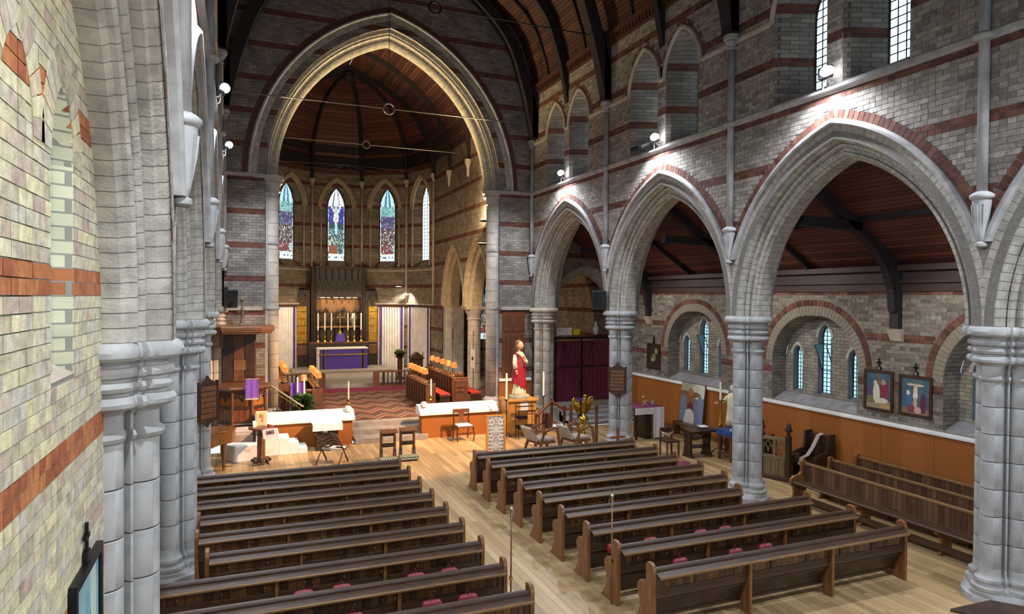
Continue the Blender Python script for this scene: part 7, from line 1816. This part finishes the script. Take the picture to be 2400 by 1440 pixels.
st13 = figure_mat('deposition_painting', SKY1, [(.5, .10, .7, .16, '#8f8468'), (.2, .25, .3, .10, '#6d6b50'), (.16, .48, .16, .14, '#4b4665'), (.72, .48, .16, .26, '#7d2d3c'), (.68, .72, .10, .07, '#a9826a'), (.50, .80, .05, .18, '#6a5a44'), (.38, .70, .06, .06, '#cbb9a0'), (.42, .42, .13, .26, '#c9c5b0'), (.60, .24, .26, .07, '#c9bfa8'), (.75, .10, .2, .06, '#b08e5c')])
st12 = figure_mat('crucifixion_painting', ('#33505f', '#4d6470'), [(.5, .08, .7, .12, '#7a6650'), (.5, .5, .03, .48, '#5b4a36'), (.36, .80, .15, .028, '#c9b59a'), (.64, .79, .15, .028, '#c9b59a'), (.50, .64, .075, .16, '#c7b397'), (.50, .80, .05, .05, '#b99c6e'), (.50, .50, .085, .09, '#cfc8b4'), (.50, .30, .055, .18, '#b79b7d'), (.26, .38, .09, .22, '#38618f'), (.26, .58, .06, .06, '#d5cfc0'), (.76, .32, .10, .26, '#5d2440'), (.76, .54, .05, .06, '#4a3a3f'), (.36, .16, .12, .12, '#7a3a48'), (.58, .14, .12, .08, '#b29a80')])
st14 = figure_mat('entombment_painting', ('#2a211c', '#3b2f26'), [(.70, .72, .12, .12, '#8d8a55'), (.5, .45, .18, .16, '#7a6a50'), (.4, .35, .14, .07, '#a5927a'), (.5, .15, .5, .1, '#3a2d20')])
stn = figure_mat('near_station_painting', ('#6f9fb0', '#93b9b6'), [(.5, .10, .6, .26, '#8b8f7c'), (.40, .42, .06, .26, '#4d3f38'), (.62, .46, .06, .22, '#4d3f38'), (.55, .3, .12, .2, '#b79f86'), (.75, .75, .12, .3, '#b9d0c4')])
station(PA, 9.74, 1.80, 2.66, .37, '12', st12, 'framed crucifixion picture numbered 12 above the white dado cap', -1 if False else 1)
station(PA, 10.61, 1.79, 2.69, .36, '13', st13, 'framed deposition picture beside the triple lancet window')
station(PA, 19.28, 1.83, 2.70, .38, '', st14, 'small dark framed picture left of the far triple window')
station(PI_, 5.05, 1.42, 2.50, .42, '', stn, 'framed picture with pale blue sky on the pale brick wall', -1, IRON)
# ------------------------------------------------------------------ boards on the columns
def noticeboard(x, y, z0, z1, w, ang, lab):
    t = thing('hymn_board', lab, 'board', (x, y, 0), ang); h = z1-z0
    q = M(); q.prism([(-w, z0), (-w, z1), (-w*.6, z1+.05), (-w*.2, z1+.10), (0, z1+.18), (w*.2, z1+.10), (w*.6, z1+.05), (w, z1), (w, z0), (w*.6, z0-.05), (w*.2, z0-.08), (0, z0-.16), (-w*.2, z0-.08), (-w*.6, z0-.05)], 'y', -.03, .03); obj('backboard', q, WOODD, t, bevel=.006)
    for k in range(6): q = M(); zz = z0+.04+k*(h-.08)/6; q.box(-w*.82, -.045, zz, w*.82, -.028, zz+(h-.08)/6-.02); obj('slat', q, WOODM, t, bevel=.004)
    q = M(); q.box(-w-.02, -.04, z0-.02, -w+.02, .03, z1+.06); q.box(w-.02, -.04, z0-.02, w+.02, .03, z1+.06); obj('side_moulding', q, WOODD, t)
    return t
noticeboard(XCS-.262, PY[3]-.262, 1.62, 2.28, .235, -pi/4, 'dark wooden slatted board with pointed ends fixed to the column by the side altar')
noticeboard(XCN+.30, PY[3]-.30, 1.50, 2.30, .26, pi/4, 'dark wooden slatted board with pointed ends on the column by the piano')
# ------------------------------------------------------------------ loudspeakers
def speaker(x, y, z, ang, lab):
    t = thing('loudspeaker', lab, 'loudspeaker', (x, y, z), ang)
    q = M(); loft(q, [([(-.17, -.16), (.17, -.16), (.12, .16), (-.12, .16)], 0), ([(-.17, -.20), (.17, -.20), (.12, .16), (-.12, .16)], .52)]); obj('cabinet', q, mat('speaker_grey', '#23252c', None, .6) if 'speaker_grey' not in bpy.data.materials else bpy.data.materials['speaker_grey'], t, bevel=.01)
    q = M(); q.add([(-.15, -.168, .03), (.15, -.168, .03), (.15, -.205, .49), (-.15, -.205, .49)], [(0,1,2,3)]); obj('grille', q, IRON, t)
    q = M(); q.tube([(0, .15, .3), (0, .32, .32)], .025, 6); q.box(-.05, .28, .15, .05, .32, .6); obj('bracket', q, IRON, t)
speaker(-.28, 20.95, 3.88, .35, 'dark wall loudspeaker above the pulpit'); speaker(9.62, 16.75, 3.92, -.9, 'dark wall loudspeaker under the arch by the notice board column')
x = bpy.data.objects['loudspeaker.001']; x.location = (9.38, 16.50, 3.92)
# ------------------------------------------------------------------ flood lamps on the string course
LENS = glow('flood_lens', '#eaf2ff', 60)
def flood(x, y, sd, lab):
    t = thing('flood_lamp', lab, 'lamp', (x, y, 7.97), 0, 'clerestory flood lamps')
    q = M(); q.box(-.04, -.12, .08, .04, .15, .28); q.xf(Matrix.Translation((-sd*.12, 0, 0)) @ Matrix.Rotation(sd*.0, 4, 'Y')); obj('housing', q, IRON, t, bevel=.01)
    q = M(); q.ball((-sd*.16, -.05, .18), .10, 16, 10, (.9, 1.35, .85)); obj('lens', q, LENS, t, True)
    q = M(); q.tube([(-sd*.12, 0, .12), (-sd*.06, 0, .02), (sd*.04, 0, .0)], .014, 6); obj('bracket', q, WHITE, t)
    q = M(); q.tube([(-sd*.10, .05, .12), (-sd*.06, .12, -.06), (-sd*.01, .08, -.10), (sd*.02, .02, .02)], .008, 5); obj('cable', q, WHITE, t, True)
for k, y in enumerate(BC[1:]):
    flood(9.46, y, 1, 'blazing white flood lamp on the south string course above the %s arch' % ['side-pew', 'side-altar', 'statue-side'][k]); flood(-.43, y, -1, 'white flood lamp on the north string course, %s of three' % ['nearest the pale brick wall', 'middle', 'nearest the pulpit'][k])
for k, y in enumerate((14.1, 14.6)):
    t = thing('stage_lamp', 'small black spotlight on the south string course aimed at the platform', 'lamp', (9.36, y, 7.97), 0, 'stage spotlights'); q = M(); q.tube([(0, 0, .1), (-.14, .12, .03)], [.045, .055], 10); obj('housing', q, IRON, t); q = M(); q.tube([(0, 0, .1), (.1, 0, -.02)], .012, 6); obj('bracket', q, IRON, t)
# ------------------------------------------------------------------ dark table corner near the viewer
t = thing('dark_table', 'dark polished tabletop corner in front of the near stone column', 'table', (7.45, 5.10, 0), .0)
q = M(); q.prism([(0, 0), (.66, -.02), (1.9, -1.6), (1.2, -1.9)], 'z', .71, .75); obj('table_top', q, WOODD, t, bevel=.008)
for x, y in ((.15, -.15), (.62, -.18), (1.7, -1.55), (1.22, -1.7)): q = M(); q.box(x-.03, y-.03, 0, x+.03, y+.03, .71); obj('leg', q, WOODD, t)
t = thing('red_post', 'dark red wooden post end against the near column', 'post', (9.55, 5.42, 0)); q = M(); q.box(-.04, -.04, 0, .04, .04, .62); obj('shaft', q, mat('mahogany', '#4a1c16', '#5f2a20', .4, 5), t, bevel=.01); q = M(); q.box(-.055, -.055, .62, .055, .055, .65); obj('cap', q, bpy.data.materials['mahogany'], t)
